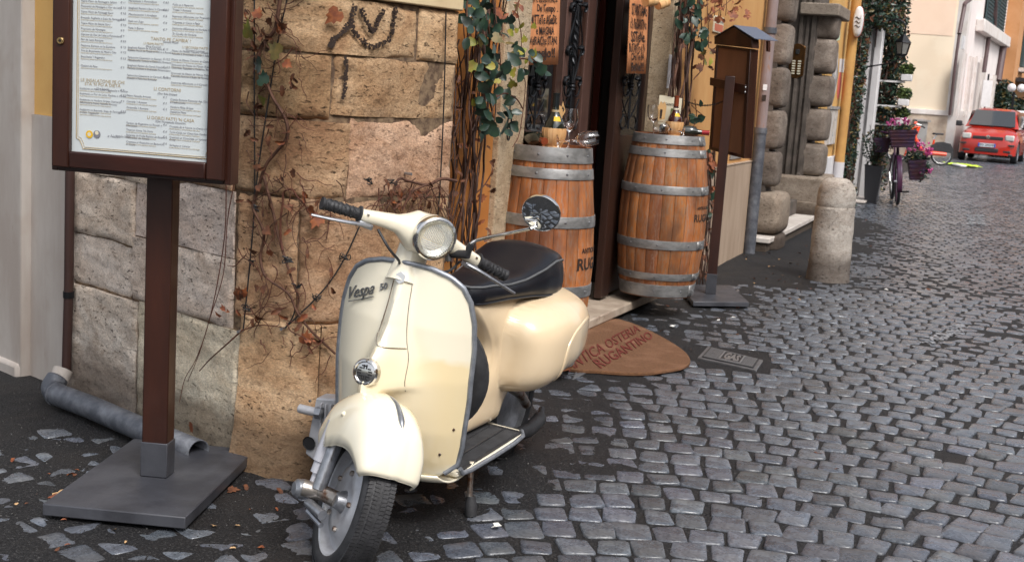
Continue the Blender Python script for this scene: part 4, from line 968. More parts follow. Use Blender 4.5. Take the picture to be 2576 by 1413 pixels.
# pressed seams and small fittings
def seam(pts,nm='panel_seam',r_=.0013):
    MB().tube(bez([V((sh_s(l,z)+.0015,l,z)) for l,z in pts],4),r_,4).build(nm,M['rust'],sc)
seam([(.030,.77),(.034,.70),(.045,.62),(.062,.56),(.068,.50),(.070,.47)]); seam([(-.030,.77),(-.034,.70),(-.045,.62)]); seam([(-.05,.615),(0,.600),(.052,.59)])
for l,z in((.16,.28),(.19,.36),(-.16,.30)): MB().lathe([(0,.003),(.004,.002),(.005,0)],8,Matrix.Translation((sh_s(l,z)+.001,l,z))@Matrix.Rotation(R(90),4,'Y')).build('shield_screw',M['rust'],sc,True)
mb=MB(); mb.tube([V((.555,y_,z_)) if False else V((.548,y_,z_)) for y_,z_ in((.0,.66),(.03,.62),(.045,.55),(.045,.45),(.04,.38),(.03,.30))],.002,4); mb.build('body_seam',M['rust'],sc)
for sg in(1,-1):
    mb=MB(); mb.tube(bez([V((.895,sg*.14,.878)),V((.93,sg*.10,.845)),V((.92,sg*.05,.82)),V((.88,sg*.03,.80))],4),.004,6); sbuild(mb,'control_cable',M['rubber'],smooth=True)
MB().lathe([(0,.03),(.012,.03),(.014,0)],12,Matrix.Translation(ST@V((.90,.06,.868)))).build('brake_switch',M['rubber'],sc,True)

for px,py,nm in((1205,889,'choke_knob'),(1208,918,'fuel_tap_knob')):
    c=SL(px,py,.455); MB().lathe([(0,.026),(.010,.024),(.0145,.014),(.012,.003),(.0045,0),(.0045,-.035)],14,Matrix.Translation(c)@Matrix.Rotation(R(90),4,'Y')).build(nm,M['rubber'],sc,True)
c=SL(1196,917,.455); MB().tube([c+V((-.03,-.01,0)),c,SL(1208,918,.45)],.0035,8).build('fuel_tap_lever',M['chrome'],sc,True)
# ================= RESTAURANT FACADE =================
# local frame of everything on the street wall: x along the wall, y into the building, z up
def WR(name,label,cat,**k): return root(name,P0,WROT,label,cat,**k)
def DP(x,y,off=0.):
    t,h=Wp(x,y,off); return V((t,-off,h))
def tX(x,y,off=0.): return Wp(x,y,off)[0]
fa=WR('restaurant_facade','ochre stucco restaurant front with stone door jambs and beige dado','building')
TJL0,TJL1=tX(1250,200),tX(1313,200); TJR0,TJR1=tX(1650,200,-.05),tX(1695,200)
TE=4.93
MB().bx((-2.1,0.,-.1),(TJL0,.4,6.5)).build('stucco_panel',M['orange'],fa)
MB().bx((TJR1+.001,0.,.80),(TE+.5,.4,6.5)).build('stucco_panel',M['orange2'],fa)
MB().bx((TJR1+.001,-.025,-.1),(TE+.1,.4,.799)).build('dado',M['dado'],fa,bevel=.006)
MB().bx((TJR1+.001,-.03,.80),(TE+.1,-.001,.815)).build('dado_ledge',M['dado'],fa,bevel=.004)
MB().bx((TJL0+.001,-.03,-.05),(TJL1,.34,2.75)).build('door_jamb',M['travjamb'],fa,bevel=.008)
MB().bx((TJR0,-.03,-.05),(TJR1,.34,2.75)).build('door_jamb',M['travjamb'],fa,bevel=.008)
MB().bx((TJL0+.001,-.035,2.751),(TJR1,.34,3.05)).build('door_lintel',M['travjamb'],fa,bevel=.008)
MB().bx((TJL0+.001,0,3.051),(TJR1,.4,6.5)).build('stucco_panel',M['orange2'],fa)
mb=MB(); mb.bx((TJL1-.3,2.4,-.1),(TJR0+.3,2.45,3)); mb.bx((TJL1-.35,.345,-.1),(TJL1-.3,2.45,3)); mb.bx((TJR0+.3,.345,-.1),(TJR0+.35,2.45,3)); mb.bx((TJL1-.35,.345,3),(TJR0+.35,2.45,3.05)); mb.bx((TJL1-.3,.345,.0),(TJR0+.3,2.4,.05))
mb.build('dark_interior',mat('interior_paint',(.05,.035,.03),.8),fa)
q=DP(1682,170,.03); MB().bx((q.x-.02,-.045,q.z-.13),(q.x+.02,-.031,q.z+.08)).build('white_switch_strip',M['white'],fa,bevel=.002)
# ---------- glazed doors ----------
do=WR('restaurant_door','dark glazed double door with wrought iron scrolls, open in the middle','door')
OF=-.22
def stile(xa,xb,name,mt_,o=OF,z0=.09,z1=2.74,y0=0,y1=.05,yy=150):
    a,b=tX(xa,yy,o),tX(xb,yy,o); return MB().bx((a,-o+y0,z0),(b,-o+y1,z1)).build(name,mt_,do,bevel=.005)
stile(1306,1336,'leaf_stile',M['reddoor']); stile(1403,1417,'leaf_stile',M['darkwood']); stile(1419,1431,'leaf_stile',M['reddoor']); stile(1472,1491,'leaf_stile',M['reddoor'])
stile(1462,1471,'inner_frame',M['darkwood'],y0=.01,y1=.04)
for k,(xa,xb) in enumerate(((1337,1402),(1432,1461))):
    a,b=tX(xa,150,OF),tX(xb,150,OF)
    zt=DP(1400,331,OF).z; MB().bx((a,-OF+.005,.1),(b,-OF+.045,zt)).build('bottom_rail',M['reddoor'],do,bevel=.006)
    MB().bx((a,-OF+.02,zt+.001),(b,-OF+.028,2.7)).build('glass_pane',mat('dark_pane',(.012,.014,.016),.05,spec=.7),do)
# open gap: inner jamb edges seen in the dark
stile(1493,1499,'gap_edge',M['darkwood'],o=-.30); stile(1514,1519,'gap_edge',mat('red_edge',(.16,.03,.015),.5),o=-.45); stile(1536,1542,'gap_edge',M['darkwood'],o=-.55)
stile(1500,1513,'inner_door_panel',M['blackmat'],o=-.5); stile(1520,1556,'inner_door_panel',mat('blue_black_paint',(.012,.015,.022),.4),o=-.62)
# right leaf, slightly closer
stile(1559,1576,'leaf_stile',M['darkwood'],o=-.10); stile(1627,1650,'leaf_stile',M['darkwood'],o=-.10)
a,b=tX(1577,150,-.10),tX(1626,150,-.10); zt=DP(1600,340,-.1).z
MB().bx((a,.105,.1),(b,.145,zt)).build('bottom_rail',M['darkwood'],do,bevel=.006)
MB().bx((a,.12,zt+.001),(b,.128,2.7)).build('glass_pane',mat('dark_pane2',(.012,.014,.016),.06,spec=.6),do)
# wrought iron
def grille(xc,o,top=-60,bot=330,s=1.0,wd=17):
    g=[]
    def p(x,y,d=0): q=DP(x,y,o); return V((q.x,q.y-.012-d,q.z))
    sh=lambda y:-.085*(y-217)   # verticals lean in the picture
    def c(dx,y,d=0): return p(xc+dx*s+sh(y),y,d)
    mb=MB(); mb.tube([c(0,y) for y in range(-120,bot,12)],.0075,8); mb.build('iron_bar',M['iron'],do,True)
    mb=MB() # twisted middle
    for ph in(0,math.pi):
        mb.tube([c(0,y)+V((.008*math.cos(y*.16+ph),.008*math.sin(y*.16+ph),0)) for y in range(52,170,4)],.006,6)
    mb.build('twisted_bar',M['iron'],do,True)
    for y in (4,217): 
        mb=MB(); q=c(0,y); mb.lathe([(.008,-.022),(.020,-.018),(.014,-.010),(.021,0),(.014,.010),(.020,.018),(.008,.022)],14,Matrix.Translation(q)); mb.build('collar',M['iron'],do,True)
    for sg in(-1,1):
        mb=MB(); mb.tube(bez([c(sg*2,10),c(sg*wd*.55,60),c(sg*wd*.95,108),c(sg*wd*.6,165),c(sg*2,212)],6),.0045,6); mb.build('basket_rod',M['iron'],do,True)
        mb=MB(); mb.tube(bez([c(sg*2,222),c(sg*3,233),c(sg*9,243),c(sg*16,238),c(sg*19,222),c(sg*15,208)],6),.0055,6); mb.build('scroll',M['iron'],do,True)
        for yy in (205,128,20):
            mb=MB(); mb.tube(bez([c(sg*17,yy+12),c(sg*20,yy),c(sg*16,yy-10),c(sg*12,yy-4)],5),[.004]+[.011]*8+[.016]*6+[.006],8,flat=.6); mb.build('iron_leaf',M['iron'],do,True)
        mb=MB(); mb.tube(bez([c(sg*1,300),c(sg*7,290),c(sg*15,293),c(sg*20,310),c(sg*16,324),c(sg*8,322)],6),.0055,6); mb.build('scroll',M['iron'],do,True)
        mb=MB(); mb.tube(bez([c(sg*20,250),c(sg*14,270),c(sg*8,285),c(0,300)],6),.0045,6); mb.build('scroll',M['iron'],do,True)
grille(1346,OF); grille(1434,OF); grille(1583,-.10,bot=335,wd=14)
# ---------- hand written cardboard signs ----------
def quadmap(me,pts):
    """map the mesh bbox to the quad pts=[BL,BR,TL,TR] (3D), z offset along the normal"""
    vs=[v.co for v in me.vertices]; x0=min(v.x for v in vs);x1=max(v.x for v in vs);y0=min(v.y for v in vs);y1=max(v.y for v in vs)
    BL,BR,TL,TR=pts; n=(BR-BL).cross(TL-BL).normalized()
    out=MB(); o=[]
    for v in vs:
        u=(v.x-x0)/(x1-x0); w_=(v.y-y0)/(y1-y0); o.append((BL*(1-u)+BR*u)*(1-w_)+(TL*(1-u)+TR*u)*w_+n*(v.z+.0012))
    out.add(o,[tuple(p.vertices) for p in me.polygons]); bpy.data.meshes.remove(me); return out
def cardboard(name,label,corners,o,lines,ridges):
    rt_=WR(name,label,'sign'); TLp,TRp,BLp,BRp=[DP(x,y,o) for x,y in corners]
    nx,nz=60,4; P=[]
    for i in range(nx+1):
        u=i/nx; row=[]
        for j in range(nz+1):
            w_=j/nz; p=(BLp*(1-u)+BRp*u)*(1-w_)+(TLp*(1-u)+TRp*u)*w_
            d=.006*math.exp(-((u-ridges[0])/.035)**2)+.006*math.exp(-((u-ridges[1])/.035)**2)-.003*math.sin(u*9); row.append(p+V((0,d,0)))
        P.append(row)
    MB().grid(P).build('board',M['board'],rt_,True,solid=.006)
    mb=MB()
    rr=random.Random(4)
    for k in range(34):
        for e in(0,1):
            w_=k/34; p=(BLp if e==0 else BRp)*(1-w_)+(TLp if e==0 else TRp)*w_; mb.box(p+V((.004 if e==0 else -.004,-.0035,0)),(rr.uniform(.004,.014),.001,.006))
    mb.build('ragged_edge',M['ink'],rt_)
    mb=MB()
    for s,(x0,y0,x1,y1),sk in lines:
        me=tmesh(s,.1,.0,0,'LEFT',.0022)
        q=[DP(x0,y1,o+.008),DP(x1,y1+sk,o+.008),DP(x0,y0,o+.008),DP(x1,y0+sk,o+.008)]
        m2=quadmap(me,q); mb.add(m2.v,m2.f)
    mb.build('brush_lettering',M['ink'],rt_)
    return rt_
cardboard('cardboard_sign','corrugated cardboard sign in hand lettering hung on the left door leaf, above the bottle barrel',[(1331,-60),(1408,-60),(1325,164),(1401,163)],-.13,
 [("NuN vE' RiSCHio N SACCo",(1333,-12,1402,7),0),("De Tempo ..",(1351,11,1404,35),2),("MiTTeTe ASeDi:",(1334,37,1401,62),0),("e MAGNA",(1348,67,1394,88),0),("VelRAiChe STANi",(1332,92,1401,114),-1),("meJo!!",(1345,120,1396,153),0)],(.14,.82))
cardboard('cardboard_sign','narrow cardboard sign in hand lettering hung on the right door leaf, above the right barrel',[(1586,-60),(1631,-60),(1575,185),(1622,186)],-.02,
 [("STANTiAMo",(1589,8,1628,38),6),("c'A RuGANTiNo",(1586,44,1626,72),5),("SiSTieNe.",(1587,78,1623,106),2),("BuiTANTo vi N",(1583,108,1622,132),2),("CHe Te FA",(1588,133,1620,152),0),("BeNe!!!",(1588,157,1619,180),0)],(.2,.75))
for x,y,r_ in((1636,3,.030),(1667,10,.028)):
    q=DP(x,y,.06); o=WR('giant_cork',('upper' if x<1640 else 'lower')+' of the two light turned wood corks hanging over the right door leaf','ornament')
    Mx=Matrix.Translation(q)@Matrix.Rotation(R(72 if x>1640 else 80),4,'Y')@Matrix.Rotation(R(20),4,'X')
    MB().lathe([(0,-.05),(r_*.9,-.05),(r_,-.045),(r_,.045),(r_*.9,.05),(0,.05)],22,Mx).build('cork_body',M['straw'],o,True,30)
    MB().lathe([(r_+.001,-.006),(r_+.003,0),(r_+.001,.006)],22,Mx).build('cork_band',M['tancard'],o,True)
# ---------- step, mat, gas cover, grate ----------
st_=root('door_step',(0,0,0),0,'worn pale stone doorstep running under the two barrels','step')
a=G(1447,821,.075); b=G(1629,743,.075); dv=(b-a).normalized(); a2=a-dv*1.35; b2=b+dv*.25; nrm=V((-dv.y,dv.x,0))
pts=[(a2.x,a2.y),(b2.x,b2.y),(b2.x+nrm.x*.8,b2.y+nrm.y*.8),(a2.x+nrm.x*.8,a2.y+nrm.y*.8)]
MB().prism(pts,.022,.075).build('slab',M['marble'],st_,bevel=.008)
pts=[(p[0]+nrm.x*.05,p[1]+nrm.y*.05) for p in pts]
MB().prism(pts,-.06,.0215).build('footing',M['mortar'],st_)
dm=root('doormat',(0,0,0),0,'brown half-round coir doormat with red lettering beside the scooter','doormat')
out=[(1400,915),(1420,850),(1452,838),(1539,803),(1575,808),(1608,819),(1651,839),(1698,866),(1725,886),(1736,903),(1733,914),(1713,924),(1674,931),(1627,937),(1569,937),(1500,932),(1440,928)]
op=[G(x,y,.02) for x,y in out]; op=bez(op+[op[0]],4)[:-1]
MB().prism([(p.x,p.y) for p in op][::-1],.004,.022).build('coir_pile',M['mat'],dm,bevel=.004)
def ground_text(s,c,z,name,mt_,par,off=.0016,ext=.0008):
    me=tmesh(s,.1,ext,0,'LEFT',off); m2=quadmap(me,[G(x,y,z) for x,y in c]); return m2.build(name,mt_,par)
ground_text("ANTICA OSTERIA",[(1432,936),(1612,832),(1415,908),(1601,815)],.0235,'red_lettering',M['matred'],dm,.0004)
ground_text("RUGANTINO",[(1512,927),(1645,849),(1489,907),(1631,832)],.0235,'red_lettering',M['matred'],dm,.0012)
gc=root('gas_cover',(0,0,0),0,'small cast iron gas cover set in the cobbles right of the doormat','cover')
c=[G(x,y,.004) for x,y in ((1754,899),(1903,930),(1920,905),(1781,870))]
cx=sum((p for p in c),V())/4
MB().prism([(p.x,p.y) for p in c][::-1] if False else [(p.x,p.y) for p in c],-.03,.004).build('frame',M['castiron'],gc,bevel=.003)
def inner(u,v,z): p=(c[0]*(1-u)+c[1]*u)*(1-v)+(c[3]*(1-u)+c[2]*u)*v; return V((p.x,p.y,z))
i4=[inner(.06,.08,0),inner(.94,.08,0),inner(.94,.92,0),inner(.06,.92,0)]
MB().prism([(p.x,p.y) for p in i4],.0045,.009).build('lid',mat('dark_cast_lid',(.035,.035,.037),.5,.3),gc,bevel=.002)
mb=MB()
for i in range(26):
    for j in range(9):
        u,v=.10+.80*i/25,.14+.72*j/8
        if .33<u<.70 and .16<v<.86: continue
        mb.box(inner(u,v,.0102),(.0085,.0085,.003))
M['polished']=mat('worn_iron',(.30,.30,.31),.35,.6); mb.build('checker_studs',M['polished'],gc)
mb=MB(); L=[inner(.345,.18,.011),inner(.69,.18,.011),inner(.69,.84,.011),inner(.345,.84,.011)]
for k in range(4): mb.tube([L[k],L[(k+1)%4]],.0035,6)
mb.build('raised_border',M['polished'],gc)
me=tmesh('GAS',.1,.002,0,'LEFT',.004); quadmap(me,[inner(.39,.24,.010),inner(.65,.24,.010),inner(.39,.78,.010),inner(.65,.78,.010)]).build('raised_lettering',M['polished'],gc)
MB().lathe([(0,.0005),(.012,.0005),(.012,0)],14,Matrix.Translation(inner(.20,.5,.0092))).build('key_hole',M['blackmat'],gc)
gt=root('drain_grate',(0,0,0),0,'narrow metal grate peeping out from under the doormat by the scooter','grate')
for k in range(6):
    a=G(1440+k*2,954-k*5,.004); b=G(1482+k*4,928-k*3+5,.004); MB().tube([a,b],.004,6).build('bar',M['castiron'],gt,True)
# ================= BARRELS =================
def barrel(name,label,loc,prof,z0,z1,hoops,rot,seed,letters):
    rt_=root(name,(loc[0],loc[1],0),rot,label,'barrel',group='oak barrels by the restaurant door')
    rr=random.Random(seed); N=22; n=22
    def rad(z): return lin(z,prof) if False else ip(z,prof)
    for k in range(N):
        a0=2*math.pi*k/N; a1=2*math.pi*(k+1)/N-.006; mb=MB(); P=[]
        am=[a0,a0+(a1-a0)*.06,a0+(a1-a0)*.5,a0+(a1-a0)*.94,a1]
        for i in range(n+1):
            z=z0+(z1-z0)*i/n; row=[]
            for q,a in enumerate(am):
                d=-.0025 if q in(0,4) else 0; r_=rad(z)+d; row.append(V((r_*math.cos(a),r_*math.sin(a),z)))
            P.append(row)
        mb.grid(P); m_=len(mb.v)
        # top and side thickness
        inn=[V((( rad(z1)-.022)*math.cos(a),(rad(z1)-.022)*math.sin(a),z1)) for a in am]; mb.v+=[tuple(p) for p in inn]
        b=n*5; mb.f+=[(b+q,b+q+1,m_+q+1,m_+q) for q in range(4)]
        o=mb.build('stave',M['oak'],rt_,True,50); t=rr.uniform(.92,1.06); o.color=(t*rr.uniform(.97,1.05),t,t*rr.uniform(.9,1.05),1)
    mb=MB(); mb.lathe([(rad(z1)-.022,z1),(rad(z1)-.022,z1-.014),(0,z1-.014)],36); mb.build('head',M['oak'],rt_,True,30)
    mb=MB(); mb.lathe([(rad(z)-.014,z) for z in [z0+(z1-z0)*i/12 for i in range(13)]],36); mb.build('inner_wall',M['blackmat'],rt_,True)
    for (a,b) in hoops:
        zs=[a,a+.004,(a+b)/2,b-.004,b]; pr=[(rad(a)+.0005,a),(rad(a)+.004,a+.001)]+[(rad(z)+.0046,z) for z in zs[1:-1]]+[(rad(b)+.004,b-.001),(rad(b)+.0005,b)]
        h=MB(); h.lathe(pr,60); ho=h.build('hoop',M['hoop'],rt_,True,30)
        for ang in letters['riv']:
            for dz in((0,) if ang>-900 else ()):
                zz=(a+b)/2; r_=rad(zz)+.0045
                MB().lathe([(0,.0035),(.0035,.003),(.0062,.0)],10,Matrix.Translation((r_*math.cos(ang),r_*math.sin(ang),zz))@Matrix.Rotation(ang,4,'Z')@Matrix.Rotation(R(90),4,'Y')).build('rivet',M['castiron'] if not letters.get('bright') or ang not in letters['riv'][:2] else M['chrome'],ho,True)
        if letters.get('lap') is not None: # overlapped end
            ang=letters['lap']; P=[[V(((rad(z)+.0062)*math.cos(ang+t),(rad(z)+.0062)*math.sin(ang+t),z)) for z in(a+.002,(a+b)/2,b-.002)] for t in(0,.06,.12,.18)]
            MB().grid(P).build('hoop_lap',M['hoop'],ho,True,solid=.0015)
    for s,size,zc,ac in letters['txt']:
        me=tmesh(s,size,.0004,0,'LEFT',size*.022); x0=min(v.co.x for v in me.vertices)
        mb=MB(); r0=rad(zc)+.0012
        mb.add([V(((rad(zc+v.co.y)+.0014+v.co.z)*math.cos(ac+(v.co.x-x0)/r0),(rad(zc+v.co.y)+.0014)*math.sin(ac+(v.co.x-x0)/r0),zc+v.co.y)) for v in me.vertices],[tuple(p.vertices) for p in me.polygons])
        bpy.data.meshes.remove(me); mb.build('burnt_lettering',M['ink'],rt_)
    return rt_
B1=V((.140,5.69,0)); B2=V((.895,7.62,0))
an1=-math.pi/2
barrel('barrel','nearer oak barrel behind the scooter, straw bottle and fallen glass on top',(B1.x,B1.y),[(.02,.165),(.08,.172),(.22,.198),(.38,.2205),(.557,.2275),(.75,.218),(.90,.203),(1.0,.190),(1.078,.182)],.06,1.078,
 [(1.010,1.079),(.938,.985),(.724,.776),(.408,.462),(.19,.245),(.075,.14)],0,3,dict(riv=[-1.2,-1.9,-2.75,-2.65,-.55,.2],txt=[('ANTICA OSTERIA',.032,.622,-.76),('RUGANTINO',.075,.56,-.86)]))
barrel('barrel','farther oak barrel beside the wooden stand, red-capped bottle lying on top',(B2.x,B2.y),[(.10,.222),(.16,.228),(.30,.252),(.45,.264),(.60,.268),(.77,.262),(.92,.243),(1.02,.226),(1.10,.211)],.125,1.10,
 [(1.046,1.101),(.972,1.02),(.752,.803),(.422,.476),(.232,.276),(.13,.205)],0,9,dict(riv=[-.62,-.50,-1.0,-1.75,-2.4],bright=True,lap=-.72,txt=[('ANTICA OSTERIA',.026,.676,-.82),('RUGANTINO',.062,.615,-.90)]))
# ---------- things on the barrels ----------
def on_top(x,y,Bc,zt,name,label,cat,**k):
    """thing standing on a barrel head, at the depth of the pixel on the head plane clamped to the barrel"""
    g=G(x,y,zt); return root(name,(g.x,g.y,zt),0,label,cat,**k)
def fiasco(loc,label,s,wine,capm,label_gold=True):
    o=root('straw_bottle',loc,0,label,'bottle',group='straw-covered wine bottles on the barrels'); S=Matrix.Scale(s,4)
    mb=MB(); mb.lathe([(0,0),(.036,.001),(.038,.006),(.034,.014),(.043,.030),(.051,.055),(.0535,.075),(.052,.092),(.050,.092),(.050,.06)],30,S); b=mb.build('straw_basket',M['straw'],o,True,40)
    mb=MB()
    for k in range(15):
        a=2*math.pi*k/15; mb.tube([S@V(((r_+.0008)*math.cos(a),(r_+.0008)*math.sin(a),z)) for r_,z in((.034,.014),(.043,.030),(.051,.055),(.0535,.075),(.052,.092))],.0011*s,4)
    mb.build('straw_ribs',M['straw'],b,True)
    mb=MB(); mb.lathe([(.048,.05),(.0475,.085),(.040,.118),(.027,.142),(.0165,.165),(.0145,.19),(.0135,.235),(.0155,.237),(.0155,.245),(.011,.245)],30,S); mb.build('glass_body',wine,o,True)
    mb=MB(); mb.lathe([(.0150,.178),(.0146,.235),(.0166,.237),(.0166,.2455),(0,.2465)],24,S); mb.build('neck_foil',capm,o,True,30)
    mb=MB(); mb.lathe([(.0178,.158),(.0172,.172)],24,S); mb.build('neck_label',M['gold'] if label_gold else M['card'],o,True)
    P=[[S@V((.0+r_*math.cos(a),r_*math.sin(a),z)) for r_,z in((.0385,.123),(.0330,.134),(.0275,.143))] for a in[-1.75+.13*k for k in range(8)]]
    MB().grid(P).build('yellow_seal',M['yellow'],o,True)
    return o
winec=mat('red_wine_glass',(.045,.010,.008),.06,spec=.8,coat=.4,second=None)
z1=1.064+.0005; z2=1.086+.0005
fiasco((B1.x+.005,B1.y-.045,z1),'straw-covered bottle with dark green neck on the nearer barrel',1.02,M['bottle'],M['foil_dark'])
fiasco((B2.x+.02,B2.y-.06,z2),'straw-covered bottle with brown neck on the farther barrel',1.0,winec,M['amber'],False)
def lying(loc,rz,label,fm,lab=None,s=1.):
    o=root('wine_bottle',loc,rz,label,'bottle',group='wine bottles lying on the barrels')
    Mx=Matrix.Translation((0,0,.0375*s))@Matrix.Rotation(R(90),4,'Y')@Matrix.Scale(s,4)
    MB().lathe([(0,-.14),(.030,-.14),(.0365,-.132),(.037,.045),(.034,.062),(.022,.082),(.0152,.098),(.014,.15),(.0155,.151),(.0155,.16),(0,.16)],30,Mx).build('glass_body',M['bottle'],o,True)
    MB().lathe([(.0148,.10),(.0148,.15),(.0163,.151),(.0163,.161),(0,.162)],24,Mx).build('foil_cap',fm,o,True,30)
    if lab: 
        MB().lathe([(.0376,-.10),(.0376,-.01)],30,Mx).build('paper_label',M['card'],o,True)
        me=tmesh('CHIANTI',.017,.0002,0,'CENTER',.0006); mb=MB()
        mb.add([Mx@V((.0379*math.cos(2.9+v.co.x/.0379),.0379*math.sin(2.9+v.co.x/.0379),-.022-v.co.y)) for v in me.vertices],[tuple(p.vertices) for p in me.polygons]); bpy.data.meshes.remove(me); mb.build('label_lettering',M['ink'],o)
    return o
lying((B1.x-.085,B1.y+.0,z1),R(-72),'dark wine bottle lying with its mouth to the street on the nearer barrel',M['amber'],s=.98)
lying((B2.x+.075,B2.y-.03,z2),R(-8),'wine bottle with red foil neck lying over the edge of the farther barrel',M['foil_red'],True)
def wineglass(loc,rx,ry,rz,label,s=1.):
    o=root('wine_glass',loc,0,label,'glass',group='wine glasses on the barrels'); o.rotation_euler=(rx,ry,rz)
    pr=[(0,.0),(.033,.001),(.034,.0025),(.010,.006),(.0045,.012),(.004,.075),(.008,.083),(.024,.098),(.034,.120),(.0365,.142),(.033,.172),(.030,.185),(.0288,.185),(.0318,.172),(.0352,.142),(.0328,.120),(.022,.099),(0,.090)]
    MB().lathe([(r_*s,z*s) for r_,z in pr],30).build('glass_body',M['glass'],o,True,60); return o
wineglass((B1.x+.075,B1.y-.01,z1),0,0,0,'standing wine glass behind the paper tags on the nearer barrel')
wineglass((B1.x+.02,B1.y-.135,z1+.0345),0,R(80),R(12),'wine glass lying on its side on the nearer barrel')
wineglass((B2.x-.10,B2.y-.06,z2),0,R(-6),0,'standing wine glass by the paper tags on the farther barrel')
wineglass((B2.x+.07,B2.y-.15,z2+.0345),0,R(-82),R(-15),'wine glass lying on its side on the farther barrel')
def tagcard(name,label,pts,Y,n=0,body=None,pic=False):
    o=root(name,(0,0,0),0,label,'card')
    q=[onplane(x,y,(0,Y,0),(0,1,0)) for x,y in pts]; mb=MB(); k=len(q)
    mb.add(q+[p+V((0,.003,0)) for p in q],[tuple(range(k)),tuple(range(k,2*k))[::-1]]+[(i,i+k,(i+1)%k+k,(i+1)%k) for i in range(k)]); mb.build('card',M['tancard'] if not pic else M['card'],o)
    return o
def strip(o,pts,Y,mt_,name,d=-.002):
    q=[onplane(x,y,(0,Y,0),(0,1,0))+V((0,d,0)) for x,y in pts]; MB().add(q,[tuple(range(len(q)))]).build(name,mt_,o)
def vtext(o,s,c,Y,name,mt_=None,off=.002):
    me=tmesh(s,.1,0,0,'LEFT',off); q=[onplane(x,y,(0,Y,0),(0,1,0))+V((0,-.002,0)) for x,y in c]; quadmap(me,q).build(name,mt_ or M['ink'],o)
T=[(1390,280),(1399,254),(1408,266),(1413,268),(1416,254),(1423,281),(1414,294),(1398,294)]
t1=tagcard('paper_tag','pair of pointed tan paper tags stuck behind the straw bottle on the nearer barrel',T,B1.y-.03); strip(t1,[(1394,278),(1399,267),(1404,275),(1398,281)],B1.y-.03,M['ink'],'print'); strip(t1,[(1412,278),(1416,267),(1420,276),(1417,282)],B1.y-.03,M['ink'],'print')
t2=tagcard('price_card','upright tan price card between the straw bottle and glass on the nearer barrel',[(1401,274),(1416,275),(1412,325),(1396,324)],B1.y-.05); vtext(t2,'WYBBAT',[(1403,319),(1405,283),(1410,319),(1411,283)][0:1]+[(1405,283)]+[(1410,319),(1411,283)][0:0]+[(1397+1,319),(1400,283)],B1.y-.05,'print')
t3=tagcard('paper_tag','tan crown-cut paper tag leaning by the bottle on the farther barrel',[(1655,270),(1663,254),(1668,262),(1672,255),(1677,268),(1672,300),(1655,303)],B2.y-.045); strip(t3,[(1661,275),(1667,276),(1664,299),(1659,298)],B2.y-.045,M['ink'],'print')
mc_=tagcard('menu_card','cream restaurant card with a small picture standing on the farther barrel',[(1659,239),(1716.5,248),(1708,318),(1655,312)],B2.y+.02,pic=True)
vtext(mc_,'RUGANTINO',[(1663,263),(1705,269),(1664,257),(1706,262.5)],B2.y+.02,'card_lettering'); strip(mc_,[(1688,273),(1708.5,275),(1706,296),(1685,294)],B2.y+.02,mat('picture_green',(.10,.13,.03),.6),'picture'); 
strip(mc_,[(1693,276),(1697,276),(1698,291),(1692,291)],B2.y+.02,M['ink'],'picture_figure',-.003); strip(mc_,[(1701,278),(1705,278),(1704,292),(1700,292)],B2.y+.02,M['ink'],'picture_figure',-.003)
# ================= SECOND MENU STAND, SEEN FROM BEHIND =================
c=[G(x,y,.04) for x,y in((1712,722),(1744,758),(1885,760),(1838,717))]
cen=(c[1]+c[2]+c[3]+c[0])/4
s2=root('menu_stand',(0,0,0),0,'roofed brown wooden menu stand seen from behind, beside the farther barrel','menu stand')
A_,B_,C_=c[1],c[2],c[3]; D_=A_+C_-B_
MB().prism([(p.x,p.y) for p in(A_,B_,C_,D_)],.008,.040).build('base_plate',M['steel_dark'],s2,bevel=.004)
pb=G(1789,740,.04); pc=V((pb.x,pb.y+.035,0)); tz=onplane(1840,200,pc,(0,1,0)).z
rot=math.atan2((B_-A_).y,(B_-A_).x)
PM=Matrix.Translation(pc)@Matrix.Rotation(R(-10),4,'Z')
MB().bx((-.032,-.024,.165),(.032,.024,tz+.02),PM).build('post',M['wood'],s2,bevel=.003)
MB().bx((-.035,-.027,.0405),(.035,.027,.175),PM).build('post_sleeve',M['steel_dark'],s2,bevel=.002)
# the case: plane through the post's far side, receding to the left
bd_=V((math.sin(R(32)),-math.cos(R(32)),0)); bn=V((bd_.y,-bd_.x,0)) # toward the camera
bp=pc-bn*.045+V((0,.0,0))
def BPx(x,y,d=0): return onplane(x,y,bp+bn*d,bn)
def slab(px,d0,d1,name,mt_,par=None,bev=.003):
    f_=[BPx(x,y,0) for x,y in px]; k=len(f_); mb=MB(); mb.add([p+bn*d1 for p in f_]+[p+bn*d0 for p in f_],[tuple(range(k)),tuple(range(k,2*k))[::-1]]+[(i,i+k,(i+1)%k+k,(i+1)%k) for i in range(k)]); return mb.build(name,mt_,par or s2,bevel=bev)
slab([(1801,113),(1888,124),(1871,399),(1783,376)],-.060,-.006,'back_panel',M['backwood'],bev=0)
slab([(1801,113),(1806,114),(1789,378),(1783,376)],-.07,0,'case_side',M['wood'])
slab([(1880,123),(1888,124),(1871,399),(1863,397)],-.07,0,'case_side',M['wood'])
slab([(1789.5,370),(1863,389),(1863,397),(1789,378)],-.07,0,'case_bottom',M['wood'],bev=0)
slab([(1806.5,113.5),(1880,122.5),(1880,130),(1806.5,120)],-.07,0,'case_top',M['wood'],bev=0)
slab([(1791,195),(1880,214),(1878,237),(1790,215)],.001,.018,'cross_rail',M['wood'])
slab([(1800,92),(1850,68),(1895,100),(1895,122),(1800,112)],-.05,.012,'gable',M['wood'])
f1=[BPx(x,y,.02) for x,y in((1845,68),(1899,99))]
back=-bn*.20
